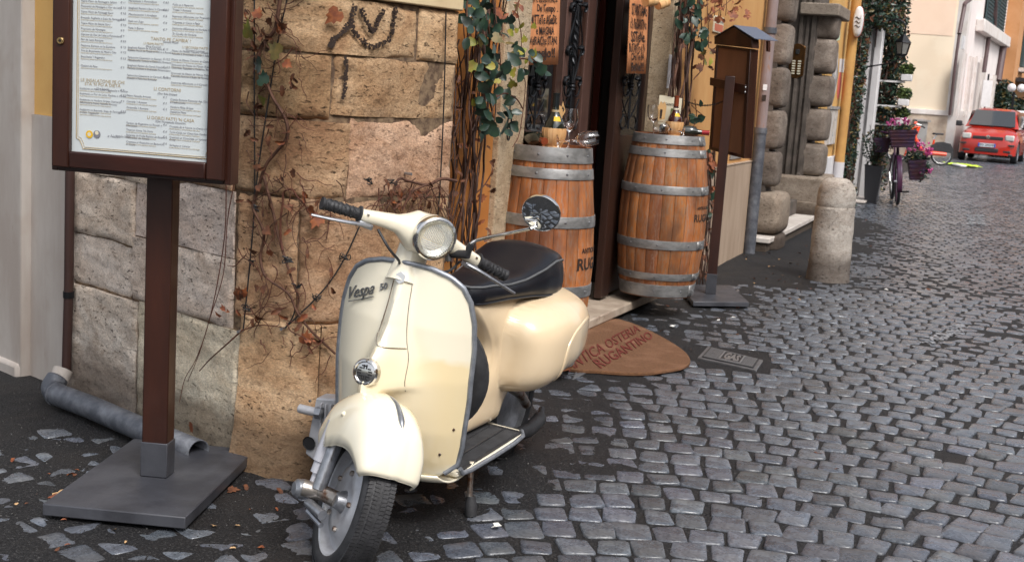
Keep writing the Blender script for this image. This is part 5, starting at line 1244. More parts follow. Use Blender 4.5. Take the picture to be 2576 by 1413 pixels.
mb=MB(); q=[f1[0]+V((0,0,.012)),f1[1]+V((0,0,.004)),f1[1]+back+V((0,0,.004)),f1[0]+back+V((0,0,.012))]; mb.add(q,[(0,1,2,3)]); mb.build('roof_sheet',mat('slate_sheet',(.10,.12,.17),.4),s2,solid=.004)
f2=[BPx(x,y,.02) for x,y in((1845,68),(1796,94))]
mb=MB(); q=[f2[0]+V((0,0,.012)),f2[1]+V((0,0,.004)),f2[1]+back+V((0,0,.004)),f2[0]+back+V((0,0,.012))]; mb.add(q,[(0,3,2,1)]); mb.build('roof_sheet',M['steel_dark'],s2,solid=.004)
for x,y in((1876,220),(1875,232)): MB().lathe([(0,.004),(.005,.003),(.006,0)],8,Matrix.Translation(BPx(x,y,.019))@Matrix.Rotation(R(90),4,'X')).build('screw',M['chrome'],s2,True)
# slatted brace at right of the roof
slab([(1898,100),(1903,100),(1903,128),(1898,127)],-.12,-.10,'roof_bracket',M['wood'],bev=0)
# chain from the vines to the stand
ch=root('chain',(0,0,0),0,'thin dark chain strung from the vine stems to the back of the wooden stand','chain')
a=W(*Wp(1722,253,.12),.12); b=BPx(1822,255,.02); n=30
for k in range(n):
    t=(k+.5)/n; p=a.lerp(b,t)-V((0,0,.03*math.sin(math.pi*t))); d_=(b-a).normalized(); L=(b-a).length/n*.72
    up=V((0,0,1)) if k%2 else d_.cross(V((0,0,1))).normalized()
    ring=[p+d_*L*math.cos(x_)+up*L*.5*math.sin(x_) for x_ in[2*math.pi*j/10 for j in range(11)]]
    MB().tube(ring,.0022,5,cap=False).build('chain_link',M['iron'],ch,True)
# downpipe by the portal
q=W(4.98,0,.07)
zp=root('zinc_downpipe',(q.x,q.y,0),0,'grey downpipe streaked with rust at the end of the ochre wall','pipe')
MB().tube([V((0,0,.0)),V((0,0,1.05))],.052,18).build('cast_shoe',M['zinc'],zp,True,30)
MB().tube([V((0,0,1.05)),V((0,0,6.4))],.046,18).build('pipe',mat('grey_pink_pipe',(.30,.24,.24),.6,col2=(.23,.17,.16),scale=6,stretch=(1,1,.3),spots=(.30,.13,.05),sscale=10,slo=.6,shi=.7),zp,True,30)
for z_ in(1.05,1.9): MB().tube([V((0,0,z_)),V((0,0,z_+.05))],.056,18).build('collar',M['zinc'],zp,True,30)
for z_,c_ in((1.33,'ink'),(1.42,'white')): MB().bx((-.025,-.050,z_),(.010,-.047,z_+.05)).build('sticker',M[c_],zp)
for (x0_,y0_,x1_,y1_,nm,c_) in((1795,46,1822,80,'notice','card'),(1838,376,1870,402,'grey_hatch','grey')):
    a=DP(x0_,y1_,.012); b=DP(x1_,y0_,.012); o=WR(nm+'_plate','small red and white notice on the ochre wall above the wooden stand' if nm=='notice' else 'small grey metal hatch on the ochre wall under the wooden stand','plate'); MB().bx((a.x,-.012,a.z),(b.x,-.001,b.z)).build('plate',M[c_],o,bevel=.002)
    if nm=='notice':
        MB().bx((a.x+.02,-.0135,a.z+.01),(b.x-.02,-.0125,a.z+(b.z-a.z)*.52)).build('red_field',mat('faded_red',(.55,.16,.09),.7),o)
        me=tmesh('AFFISSIONE',.1,0,0,'LEFT',.001); quadmap(me,[V((a.x+.02,-.013,a.z+(b.z-a.z)*.62)),V((b.x-.02,-.013,a.z+(b.z-a.z)*.62)),V((a.x+.02,-.013,a.z+(b.z-a.z)*.85)),V((b.x-.02,-.013,a.z+(b.z-a.z)*.85))]).build('notice_lettering',M['greyprint'],o)
# ================= RUSTICATED PORTAL =================
po=WR('stone_portal','dark rusticated stone doorway with bulging blocks and a brass intercom','doorway')
def rough(mb,c,d,seed,rnd_=.06,amp=.012,nn=10):
    """a bulging rounded stone: box sphere-ified and roughened"""
    for ax in range(3):
        for sg in(-1,1):
            P=[]
            for i in range(nn+1):
                row=[]
                for j in range(nn+1):
                    q=[0,0,0]; q[ax]=sg; q[(ax+1)%3]=(i/nn*2-1); q[(ax+2)%3]=(j/nn*2-1)*sg
                    p=V(q); 
                    # superellipsoid
                    e=6.; L=(abs(p.x)**e+abs(p.y)**e+abs(p.z)**e)**(1/e); p=p/L
                    p=V((c[0]+p.x*d[0]/2,c[1]+p.y*d[1]/2,c[2]+p.z*d[2]/2))
                    n=noise.noise(p*4+V((seed,0,0)))*.7+noise.noise(p*11+V((seed,5,0)))*.4+noise.noise(p*30)*.15
                    r_=(p-V(c)).normalized(); row.append(p+r_*n*amp)
                P.append(row)
            mb.grid(P)
    return mb
rr=random.Random(8)
for col,(xs_,rows,dpt,tl) in enumerate(((('L'),[((1951,1998),(-45,55)),((1942,1989),(57,163)),((1931,1977),(167,272)),((1915,1958),(276,377)),((1904,1949),(380,470))],.165,.34),(('R'),[((2068,2111),(14,99)),((2059,2100),(95,186)),((2042,2090),(188,270)),((2031,2079),(273,357)),((2020,2063),(361,445))],.19,.5))):
    t0=5.44 if col==0 else 8.10
    for k,((xa,xb),(ya,yb)) in enumerate(rows):
        xm=(xa+xb)/2
        # solve heights on the end face plane
        p=W(t0,0,.1); zt=onplane(xm,ya,p,WD).z; zb_=onplane(xm,yb,p,WD).z
        mb=MB(); rough(mb,(t0+tl/2,.0,(zt+zb_)/2),(tl,2*dpt,zt-zb_),k*3.1+col*9,nn=12)
        o=mb.build('rusticated_block',M['rocksm'],po,True,70); t=rr.uniform(.85,1.2); o.color=(t,t,t,1)
    # above the frame
    zt0=zt
MB().bx((5.46,-.07,-.1),(5.78,.8,6.0)).build('pillar_core',M['pier'],po)
p=W(5.44,0,.1); zp_=onplane(1920,483,p,WD).z
mb=MB(); rough(mb,(5.66,-.02,(zp_+.13)/2),(.60,.46,zp_-.13),33,nn=14,amp=.008); o=mb.build('plinth_block',M['bollard'],po,True,70); o.color=(.62,.55,.48,1)
mb=MB(); rough(mb,(5.62,-.0,.06),(.52,.50,.17),37,nn=8,amp=.012); o=mb.build('foot_block',M['bollard'],po,True,70); o.color=(.5,.44,.4,1)
# recess: far jamb, back, step
MB().bx((8.10,-.0,.42),(8.75,.9,6.0)).build('far_jamb',M['pier'],po,bevel=.01)
for y0,y1,dd in((.02,.07,.03),(.09,.13,.018),(.16,.20,.03)): MB().bx((8.10-dd,y0,.42),(8.105,y1,6.)).build('jamb_moulding',M['pier'],po,bevel=.008)
MB().bx((5.7,.9,-.1),(8.8,.95,6.)).build('entrance_back_door',M['blackmat'],po)
zq=onplane(2040,444,W(8.1,0,.1),WD).z
MB().bx((7.95,-.24,-.1),(8.95,.9,zq)).build('plinth_block',M['bollard'],po,bevel=.03,seg=3).color=(.62,.56,.5,1)
MB().bx((7.90,-.27,-.1),(7.949,.9,zq*.5)).build('plinth_foot',M['bollard'],po,bevel=.01).color=(.5,.45,.4,1)
sa=G(1942,601,.13); sb_=G(2028,548,.13); 
ta=(sa-P0).dot(WD); tb=(sb_-P0).dot(WD)
MB().bx((ta,-.21,.085),(7.89,.88,.13)).build('marble_step',M['whitemarble'],po,bevel=.006)
MB().bx((ta+.02,-.18,-.05),(7.88,.88,.084)).build('step_riser',M['bollard'],po,bevel=.005).color=(.55,.5,.45,1)
MB().bx((7.3,.0,.131),(7.89,.6,.29)).build('inner_step',M['pier'],po,bevel=.01)
MB().bx((8.0,-.22,2.27),(8.95,.2,2.40)).build('capital',M['bollard'],po,bevel=.015).color=(.6,.55,.5,1)
# intercom on the far jamb
def JP(x,y,d=0.): # pixel -> local on plane t=8.10-d
    q=onplane(x,y,W(8.10-d,0,0),WD)-P0; return V((8.10-d,-(q.dot(WO)),q.z))
ic=WR('intercom_panel','old brass intercom panel with two columns of name plates in the dark doorway','intercom')
a=JP(1981,195,.035); b=JP(2028,112,.035)
zl,zh=a.z,b.z; y0,y1=sorted((a.y,b.y))
prof=[(y0,zl+.03),(y0,zh-.03)]+[(y0+(y1-y0)*k/8,zh-.03+.035*math.sin(math.pi*k/8)) for k in range(1,8)]+[(y1,zh-.03),(y1,zl+.03)]+[(y1-(y1-y0)*k/8,zl+.03-.035*math.sin(math.pi*k/8)) for k in range(1,8)]
mb=MB(); n=len(prof); vv=[V((8.066,p[0],p[1])) for p in prof]+[V((8.10,p[0],p[1])) for p in prof]
mb.add(vv,[tuple(range(n)),tuple(range(n,2*n))[::-1]]+[(i,i+n,(i+1)%n+n,(i+1)%n) for i in range(n)]); mb.build('panel',M['brass'],ic,bevel=.004)
for j in range(6):
    for i in range(2):
        yy=y1-(y1-y0)*(.32+.37*i); zz=zl+(zh-zl)*(.13+.073*j)
        o=MB().box((8.062,yy,zz),(.006,.034,.014)).build('name_plate',M['card'],ic,bevel=.001)
        MB().box((8.061,yy+(.026 if i==0 else -.026),zz),(.006,.006,.006)).build('call_button',M['brass'],ic)
MB().box((8.062,(y0+y1)/2,zl+(zh-zl)*.77),(.006,.045,.05)).build('speaker_grille',M['blackmat'],ic,bevel=.003)
# ================= BOLLARD =================
g=G(2082,703,0); bo=root('bollard',(g.x,g.y,0),0,'stout round-topped travertine bollard standing alone on the cobbles','bollard')
rb=.150; zt=.80
def rb_(z): return lin(z,[(-.1,.168),(.0,.166),(.1,.160),(.55,.150),(.565,.150)])
pr=[(rb_(z),z) for z in[-.1+.66*k/26 for k in range(27)]]+[(.142,.562),(.142,.568)]
dome=[(.1455*math.cos(R(a))**.55 if a<90 else 0,.62+.17*math.sin(R(a))) for a in range(0,91,6)]
pr+= [(.140,.572),(.1455,.58)]+dome
mb=MB(); mb.lathe(pr,56)
v=[]
for p in mb.v:
    p=V(p); n=noise.noise(p*7)*.006+noise.noise(p*22)*.003-.012*max(0,noise.noise(p*16+V((4,0,0)))-.35); r_=V((p.x,p.y,0)); L=r_.length
    v.append(tuple(p+ (r_/L*n if L>.001 else V()))) 
mb.v=v; o=mb.build('stone_shaft',M['bollard'],bo,True,60); o.color=(1,1,1,1)
# ================= YELLOW HOUSE =================
yh=WR('yellow_house','yellow ochre house wall with torn posters and a white plastered base','building')
MB().bx((8.96,0,.69),(12.0,.5,6.5)).build('stucco_wall',M['orange3'],yh); MB().bx((8.96,-.035,-.1),(12.0,.5,.689)).build('white_base',M['whiteplaster'],yh,bevel=.006)
def onwall(x0,y0,x1,y1,d0,d1): a=DP(x0,y1,d0); b=DP(x1,y0,d0); return (min(a.x,b.x),-d1,min(a.z,b.z)),(max(a.x,b.x),-d0,max(a.z,b.z))
pts_=[(9.3,1.25),(9.4,2.15),(9.55,2.2),(9.6,1.9),(9.75,1.6),(9.7,1.3),(9.5,1.1)]
def poster(pts,name,label,mt_,d=.004):
    o=WR(name,label,'poster'); mb=MB(); k=len(pts); mb.add([V((a,-d,b)) for a,b in pts]+[V((a,-.001,b)) for a,b in pts],[tuple(range(k)),tuple(range(k,2*k))[::-1]]+[(i,i+k,(i+1)%k+k,(i+1)%k) for i in range(k)]); mb.build('paper',mt_,o); return o
def wp(*l): return [Wp(x,y) for x,y in l]
poster(wp((2106,72),(2114,64),(2112,100),(2103,104)),'torn_poster','torn green-white poster scrap high on the yellow wall',mat('greenish_paper',(.45,.55,.42),.8))
tp=poster(wp((2098,130),(2109,108),(2107,190),(2103,225),(2091,270),(2085,272),(2093,215),(2092,160)),'torn_poster','long torn white poster strip down the yellow wall beside the stone blocks',mat('torn_paper',(.55,.52,.5),.8,col2=(.15,.15,.16),scale=9))
poster(wp((2112,148),(2124,149),(2121,183),(2110,182)),'paper_notice','small plain white notice beside the yellow downpipe',M['white'])
poster([(Wp(2111,215)[0]+.17*math.cos(a),Wp(2111,215)[1]+.17*math.sin(a)) for a in[2*math.pi*k/18 for k in range(18)]],'round_sticker','red and white oval sticker on the yellow wall',mat('sticker_red',(.60,.13,.10),.7))
bx_=WR('meter_cupboard','small grey wall cupboard pasted with torn posters','cupboard')
a=DP(2072,365,.0); b=DP(2103,275,.0); MB().bx((a.x,-.03,a.z),(b.x,-.001,b.z)).build('door',mat('pasted_door',(.42,.36,.30),.8,col2=(.55,.52,.5),scale=7,spots=(.15,.2,.22),sscale=12,slo=.58,shi=.66),bx_,bevel=.004); MB().bx((a.x-.04,-.045,b.z),(b.x+.05,-.001,b.z+.035)).build('hood',M['grey'],bx_)
yp=WR('yellow_downpipe','ochre painted downpipe on the yellow house','pipe')
tpp=10.35
MB().tube([V((tpp,-.10,.62)),V((tpp,-.10,6.4))],.062,16).build('pipe',M['yellowpipe'],yp,True); MB().tube([V((tpp,-.10,-.05)),V((tpp,-.10,.62))],.066,16).build('shoe',M['whiteplaster'],yp,True)
for z_ in(2.25,): MB().tube([V((tpp,-.10,z_)),V((tpp,-.10,z_+.02))],.067,16).build('collar',M['yellowpipe'],yp,True)
sr2=WR('alarm_siren','white and red oval alarm siren on the yellow wall','alarm')
q=DP(2159,55,.16); Mx=Matrix.Translation(q)@Matrix.Rotation(R(-90),4,'Y')@Matrix.Scale(1,4)
def oval(n,z): return [V((z,.062*math.copysign(abs(math.cos(a))**.8,math.cos(a)),.185*math.sin(a))) for a in[2*math.pi*k/28 for k in range(28)]]
mb=MB(); mb.grid([[q+p*s_ for p in oval(28,0)] if False else [V((q.x+dx,q.y+p.y*s_,q.z+p.z*s_)) for p in oval(28,0)] for dx,s_ in((-.06,.0),(-.06,.75),(-.045,.93),(-.02,1),(.0,1))],True); mb.build('front_cover',M['white'],sr2,True)
mb=MB(); mb.grid([[V((q.x+dx,q.y+p.y*s_,q.z+p.z*s_)) for p in oval(28,0)] for dx,s_ in((.001,1.0),(.04,1.02),(.08,.9),(.09,0))],True); mb.build('red_back',mat('alarm_red',(.65,.13,.07),.4),sr2,True)
mb=MB()
for k in range(3): mb.tube([V((q.x-.063,q.y+.03-.06*t/6,q.z+.04-.05*k+.012*math.sin(t*1.05))) for t in range(7)],.006,6)
mb.build('sound_slots',M['ink'],sr2)
# ================= WHITE DOORWAY, IVY =================
wd_=WR('white_doorway','white painted doorway with dark louvres, wrapped in ivy','doorway')
MB().bx((13.0,-.20,-.02),(13.22,1.2,2.62)).build('far_frame',M['white'],wd_,bevel=.015,seg=3)
MB().bx((12.93,-.20,-.02),(12.999,-.10,2.55)).build('frame_moulding',M['white'],wd_,bevel=.01); MB().bx((12.96,-.06,-.02),(12.999,.0,2.5)).build('frame_moulding',M['white'],wd_,bevel=.01)
MB().bx((12.001,0,-.1),(12.25,.5,6.5)).build('near_wall',M['pier'],wd_); MB().bx((12.0,-.12,2.62),(13.3,.6,2.75)).build('lintel',M['white'],wd_,bevel=.01)
MB().bx((12.26,1.0,-.1),(12.99,1.05,2.6)).build('dark_hall',M['grey'],wd_)
for k in range(9): MB().bx((12.30,.02+.0*k,1.93+.06*k),(12.92,.10,1.965+.06*k)).build('louvre',M['potdark'],wd_)
MB().bx((12.28,-.02,1.86),(12.93,.14,1.90)).build('louvre_sill',M['white'],wd_)
MB().bx((12.0,-.30,0.002),(13.25,.3,.03)).build('threshold',M['whitemarble'],wd_,bevel=.004)
MB().bx((13.23,0,-.1),(15.3,.5,7)).build('house_wall',mat('brown_plaster',(.30,.22,.15),.9,col2=(.38,.30,.22),scale=4),wd_)  # plaster mottled in two brown tones
MB().bx((13.3,-.10,-.1),(13.55,-.002,2.2)).build('grey_pilaster',M['grey'],wd_)
# meter box at its foot
q=DP(2197,470,.25); ub_=WR('gas_meter_box','small grey metal box with a spout at the foot of the ivy','utility box')
MB().bx((13.5,-.33,.02),(13.75,-.16,.36)).build('box',M['grey'],ub_,bevel=.015); MB().tube([V((13.49,-.30,.22)),V((13.40,-.30,.22))],.022,10).build('spout',M['white'],ub_,True)
MB().lathe([(0,0),(.03,0),(.03,.004)],14,Matrix.Translation((13.497,-.27,.09))@Matrix.Rotation(R(-90),4,'Y')).build('hole',M['blackmat'],ub_)
# planter with shrub
def leafcloud(name,pts,mt_,par,n,size,seed,flat=False,kind='stuff'):
    """many leaf-sized folded quads around weighted centres [(p,r)]"""
    r_=random.Random(seed); V_=[];F_=[];mi=[]
    mats=mt_ if isinstance(mt_,(list,tuple)) else [mt_]
    tot=sum(w_ for _,_,w_ in pts)
    for k in range(n):
        x=r_.random()*tot
        for c,rad,w_ in pts:
            x-=w_
            if x<=0: break
        d=V((r_.gauss(0,1),r_.gauss(0,1),r_.gauss(0,1))).normalized()*(r_.random()**.45); p=V(c)+V((d.x*rad[0],d.y*rad[1],d.z*rad[2]))
        a=V((r_.gauss(0,1),r_.gauss(0,1),r_.gauss(0,.7))).normalized(); nrm=V((r_.gauss(0,1),r_.gauss(0,1),r_.gauss(.6,.8))).normalized(); b=a.cross(nrm).normalized(); s=size*r_.uniform(.6,1.25)
        up=a.cross(b)*s*.18; n0=len(V_)
        V_+=[p-a*s,p-a*s*.3+b*s*.42+up,p+a*s*.4+b*s*.36+up,p+a*s,p+a*s*.4-b*s*.36+up,p-a*s*.3-b*s*.42+up]; F_+=[(n0,n0+1,n0+2,n0+3),(n0,n0+3,n0+4,n0+5)]; q=r_.choices(range(len(mats)),[6]+[1]*(len(mats)-1))[0]; mi+=[q,q]
    me=bpy.data.meshes.new(name); me.from_pydata([tuple(p) for p in V_],[],F_)
    for m_ in mats: me.materials.append(m_)
    me.polygons.foreach_set('material_index',mi); o=link(name,me,par)
    if kind: o['kind']=kind
    return o
pl=WR('potted_shrub','small leafy shrub in a tall dark square pot by the white doorway','potted plant')
q=DP(2157,490,.22); px_=12.35; mb=MB(); mb.prism([(-.085,-.085),(.085,-.085),(.085,.085),(-.085,.085)],0,.001)
P=[[V((px_+s_*x,-.34+s_*y,z)) for x,y in((-1,-1),(1,-1),(1,1),(-1,1))] for s_,z in((.08,.0),(.12,.52),(.105,.52),(.10,.47))]
mb=MB(); mb.grid(P,True); mb.f.append((12,13,14,15)); mb.build('pot',M['potdark'],pl,bevel=.004)
mb=MB(); r_=random.Random(3)
for k in range(16):
    a=r_.uniform(0,6.28); e=r_.uniform(.05,.22); mb.tube(bez([V((px_,-.34,.47)),V((px_+math.cos(a)*e*.4,-.34+math.sin(a)*e*.4,.65)),V((px_+math.cos(a)*e,-.34+math.sin(a)*e,r_.uniform(.8,1.12)))],3),.004,5)
mb.build('stems',M['stemd'],pl,True)
leafcloud('leaves',[((px_,-.34,.80),(.22,.22,.24),1),((px_,-.34,.60),(.14,.14,.15),.4)],[M['leafG'],M['leafM']],pl,620,.026,5)
def vine_mass(name,label,t0,t1,o0,o1,z0,z1,n,size,seed,cat='ivy',mats=None,stems=8,par=None):
    o=WR(name,label,cat); r_=random.Random(seed); pts=[]
    N=26
    for k in range(N):
        z=z0+(z1-z0)*(k+.5)/N; wob=noise.noise(V((seed,z*1.3,0))); wob2=noise.noise(V((seed+5,z*2.3,0)))
        pts.append(((t0+(t1-t0)*(.5+.25*wob),-(o0+o1)/2-.03*wob2,z),((t1-t0)*.5*(1+.3*wob2),(o1-o0)*.55*(1+.4*wob),(z1-z0)/N*1.5),r_.uniform(.5,1.3)))
    leafcloud('leaves',pts,mats or [M['leafG'],M['leafG'],M['leafM'],M['leafB']],o,n,size,seed)
    mb=MB()
    for k in range(stems):
        x=r_.uniform(t0,t1); y=-r_.uniform(o0,o0+(o1-o0)*.6); Q=[V((x,y,max(-.02,z0-.3)))]
        z=z0
        while z<z1: z+=.25; Q.append(V((x+r_.uniform(-.08,.08)*(t1-t0)*2,y+r_.uniform(-.03,.03),z)))
        mb.tube(bez(Q,3),r_.uniform(.006,.014),5)
    so_=mb.build('stems',M['stemd'],o,True); so_['kind']='stuff'; return o
vine_mass('ivy','dark ivy climbing between the yellow downpipe and the white doorway',11.0,12.1,.02,.16,.35,3.1,2600,.035,21,stems=14)
vine_mass('ivy','thick dark ivy column at the far side of the white doorway',13.3,14.6,.10,.46,1.0,3.3,4200,.042,22,stems=16)
vine_mass('ivy','ivy hanging over the top of the white doorway',11.2,14.2,.05,.34,2.45,3.5,4200,.042,23,stems=4)
vine_mass('ivy','sparse lower ivy by the white flower shelves',13.9,14.5,.12,.36,.0,1.1,420,.035,25,stems=22)
vine_mass('ivy','small ivy sprig at the foot of the round bollard',10.9,11.3,.10,.30,.0,.30,160,.03,26,stems=5)
# wall lantern
q=DP(2271,118,.55); la=WR('wall_lantern','black wrought iron lantern sticking out of the ivy','lantern'); L0=V((q.x,q.y,q.z))
MB().tube(bez([V((q.x,-.1,q.z+.22)),L0+V((0,.15,.36)),L0+V((0,.0,.30)),L0+V((0,0,.16))],5),.012,8).build('bracket',M['iron'],la,True)
MB().tube(bez([V((q.x,-.1,q.z-.30)),L0+V((0,.12,-.22)),L0+V((0,.03,-.14))],5),.010,8).build('scroll',M['iron'],la,True)
MB().lathe([(.02,.17),(.04,.15),(.115,.07),(.12,.055)],6,Matrix.Translation(L0)).build('roof',M['iron'],la)
MB().lathe([(.105,.054),(.07,-.10)],6,Matrix.Translation(L0)).build('glass',mat('lantern_glass',(.5,.5,.47),.2,trans=.6),la)
mb=MB()
for k in range(6):
    a=math.pi/3*k; mb.tube([L0+V((.108*math.cos(a),.108*math.sin(a),.056)),L0+V((.072*math.cos(a),.072*math.sin(a),-.102))],.007,5)
mb.build('cage_bars',M['iron'],la); MB().lathe([(.075,-.10),(.075,-.115),(.02,-.14),(0,-.14)],6,Matrix.Translation(L0)).build('base',M['iron'],la)
# shelves with white pots
for k,(x_,y_,lab) in enumerate(((2282,187,'topmost'),(2274,249,'middle'),(2270,296,'lowest'))):
    q=DP(x_,y_,.55); o=WR('flower_box','%s of the three white flower boxes with grassy plants beyond the ivy'%lab,'flower box',group='white flower boxes beyond the ivy')
    MB().bx((q.x-.10,q.y-.075,q.z-.10),(q.x+.10,q.y+.075,q.z-.005)).build('box',M['white'],o,bevel=.01)
    MB().bx((q.x-.05,q.y+.02,q.z-.13),(q.x+.05,.01,q.z-.105)).build('shelf_bracket',M['white'],o)
    leafcloud('foliage',[((q.x,q.y,q.z+.07),(.11,.10,.09),1)],[mat('grass_green%d'%k,(.09,.13,.035),.6),M['leafG']],o,260,.035,40+k)
# ================= THE HOUSE ACROSS THE END =================
def YP(x,y,Y): return onplane(x,y,(0,Y,0),(0,1,0))
C1=G(2390,397,0); YB=C1.y
bh=root('peach_house',(0,0,0),0,'peach house with travertine dado facing down the street behind the orange bicycle','building')
zl1=YP(2330,275,YB).z; zl0=YP(2330,288,YB).z; xl_=6.0
MB().bx((xl_,YB,zl1),(C1.x-.02,YB+6,9.0)).build('render_wall',M['peach'],bh)
zz=YP(2300,85,YB).z; MB().bx((xl_,YB-.012,zz),(C1.x-.35,YB-.001,9.0)).build('pink_patch',M['peach2'],bh); x2=YP(2277,200,YB).x; MB().bx((xl_,YB-.010,YP(2270,193,YB).z),(x2,YB-.001,zz-.001)).build('pink_patch',M['peach2'],bh)
MB().bx((xl_,YB-.07,zl0),(C1.x-.03,YB+.02,zl1-.001)).build('ledge',M['quoin'],bh,bevel=.01); MB().bx((xl_,YB-.03,-.1),(C1.x-.03,YB+5,zl0-.001)).build('travertine_dado',M['peachbase'],bh)
mb=MB(); q=[YP(x,y,YB-.032) for x,y in((2292,298),(2345,302))]
me=tmesh('VIGI',.5,0,.2,'LEFT',.004); quadmap(me,[YP(2290,315,YB-.034),YP(2330,318,YB-.034),YP(2290,297,YB-.034),YP(2330,299,YB-.034)]).build('faded_graffiti',mat('graffiti_grey',(.45,.40,.40),.9),bh)
cb=root('utility_cabinet',(0,0,0),0,'grey metal utility cabinet on the peach house wall behind the orange bicycle','cabinet')
a=YP(2298,398,YB-.3); b=YP(2334,307,YB-.3); MB().bx((a.x,YB-.35,.25),(b.x,YB-.04,b.z)).build('cabinet_body',M['grey'],cb,bevel=.02); MB().bx((a.x-.05,YB-.40,b.z),(b.x+.06,YB-.03,b.z+.05)).build('cabinet_top',M['grey'],cb)
# ================= WHITE HOUSE ALONG THE FAR STREET =================
TH2=R(25.6); D2=V((math.sin(TH2),math.cos(TH2),0)); O2=V((math.cos(TH2),-math.sin(TH2),0))
wh=root('white_house',C1,math.pi/2-TH2,'tall pale house with dark shutters and drainpipes along the far street','building')
def HP(x,y,off=0.):
    q=onplane(x,y,C1+O2*off,O2)-C1; return V((q.dot(D2),-off,q.z))
def hb_(xa,xb,ya,yb,d0,d1,name,mt_,ym=None,par=None,bev=0):
    ym=ym or (ya+yb)/2; a,b=HP(xa,ym).x,HP(xb,ym).x; z0=HP(xa,yb).z; z1=HP(xa,ya).z
    return MB().bx((a,-d1,z0),(b,-d0,z1)).build(name,mt_,par or wh,bevel=bev)
TEh=min(60,HP(2512,200).x)
MB().bx((0,.0,-.1),(TEh,6,12)).build('render_wall',M['pinkwhite'],wh); MB().bx((-.12,-.06,-.1),(.35,.6,12)).build('quoin',M['quoin'],wh,bevel=.01)
MB().bx((.36,-.05,-.1),(TEh,-.001,HP(2400,278).z)).build('pale_dado',M['quoin'],wh)
for k,(xa,xb,ya) in enumerate(((2404,2413,140),(2427,2433,150),(2443,2455,150),(2461,2467,160),(2483,2487,208),(2492,2495,198))):
    a,b=HP(xa,240).x,HP(xb,240).x; z1=min(3.4,HP(xa,ya).z)
    MB().bx((a,-.012,1.3),(b,-.002,z1)).build('window_recess' ,mat('recess_grey%d'%k,(.36,.31,.29),.8),wh); MB().bx((a-.09,-.08,1.2),(a-.001,-.001,z1+.15)).build('window_surround',M['quoin'],wh); MB().bx((b+.001,-.08,1.2),(b+.09,-.001,z1+.15)).build('window_surround',M['quoin'],wh)
t0=HP(2455,60).x; t1=HP(2521,125).x; zs_=HP(2458,48).z
MB().bx((t0,-.26,zs_-.38),(t1,-.001,zs_)).build('string_course',M['quoin'],wh,bevel=.03)
def shutter(xa,xb,name='shutter'):
    a,b=HP(xa,30).x,HP(xb,30).x; n=int(9/.12); 
    f=MB().bx((a,-.09,zs_+.05),(b,-.06,zs_+3.0)).build(name,M['shutter'],wh)
    mb=MB()
    for k in range(26): mb.box(((a+b)/2,-.10,zs_+.12+k*.11),(b-a-.1,.03,.05))
    mb.build('slats',M['shutter'],f)
shutter(2475,2491); shutter(2494,2504); shutter(2506,2524)
def hpipe(pts,r_,nm,off=.12):
    MB().tube(bez([HP(x,y,off) for x,y in pts],4),r_,8).build(nm,mat('dark_drainpipe',(.10,.06,.06),.5),wh,True)
hpipe([(2442,-2),(2428,9),(2425,22),(2413,86)],.055,'drainpipe'); hpipe([(2413,88),(2402,170),(2389,290)],.04,'drainpipe'); hpipe([(2504,-10),(2501,76),(2488,93),(2484,120),(2475,182)],.07,'drainpipe'); hpipe([(2527,100),(2524,122),(2511,203)],.12,'drainpipe')
a=HP(2412,90); MB().bx((a.x-.05,-.16,HP(2412,125).z),(a.x+.30,-.10,HP(2412,90).z)).build('sticker_plate',M['white'],wh)
oh=root('orange_house',C1,math.pi/2-TH2,'orange house with dark awning beyond the white house','building')
TE2=min(TEh+40,110)
MB().bx((TEh+.02,-.5,-.1),(TE2,5,14)).build('stucco_wall',mat('orange_far',(.55,.28,.13),.9,col2=(.50,.24,.10),scale=2),oh); 
for k in range(6): MB().bx((TEh+2+k*6,-.62,3.2),(TEh+3.6+k*6,-.51,5.6)).build('shutter',M['shutter'],oh); MB().bx((TEh+1.8+k*6,-.75,3.0),(TEh+3.8+k*6,-.51,3.15)).build('sill',M['quoin'],oh)
MB().bx((TEh+1,-1.3,2.6),(TEh+7,-.52,2.75)).build('awning',M['potdark'],oh)
# block closing the bend of the street
eh=root('end_house',(0,0,0),0,'distant orange brick-toned house closing the end of the street','building')
MB().bx((30,86,-.1),(60,92,16)).build('wall',mat('far_orange',(.50,.25,.13),.9,col2=(.42,.20,.11),scale=1),eh)
for i in range(8):
    for j in range(4): MB().bx((31+i*3,85.9,2+j*3.4),(32.2+i*3,85.99,4+j*3.4)).build('window',M['shutter'],eh)
def YT(x,y,Y): return YP(x,y,Y)
def tree(name,label,base,crown,trunk_r,n,size,seed,mats=None,cat='tree'):
    o=root(name,(base.x,base.y,0),0,label,cat); b=V((base.x,base.y,0))
    mb=MB(); top=max(crown,key=lambda c:c[0].z)[0]-b; mb.tube([V((0,0,-.05)),V((.05,0,top.z*.5)),V((top.x*.6,top.y*.6,top.z*.95))],[trunk_r,trunk_r*.75,trunk_r*.3],8)
    for c in crown: mb.tube([V((.03,0,top.z*.35)),(c[0]-b)*.75+V((0,0,top.z*.08)),c[0]-b],[trunk_r*.5,trunk_r*.3,trunk_r*.12],6)
    mb.build('trunk',M['stemd'],o,True)
    leafcloud('crown',[(c[0]-b,c[1],c[2]) for c in crown],mats or [M['leafG'],M['leafM']],o,n,size,seed)
    return o
Yt=46
def cc(x,y,Y,rx,rz,w_=1): p=YP(x,y,Y); return (p,(rx,rx,rz),w_)
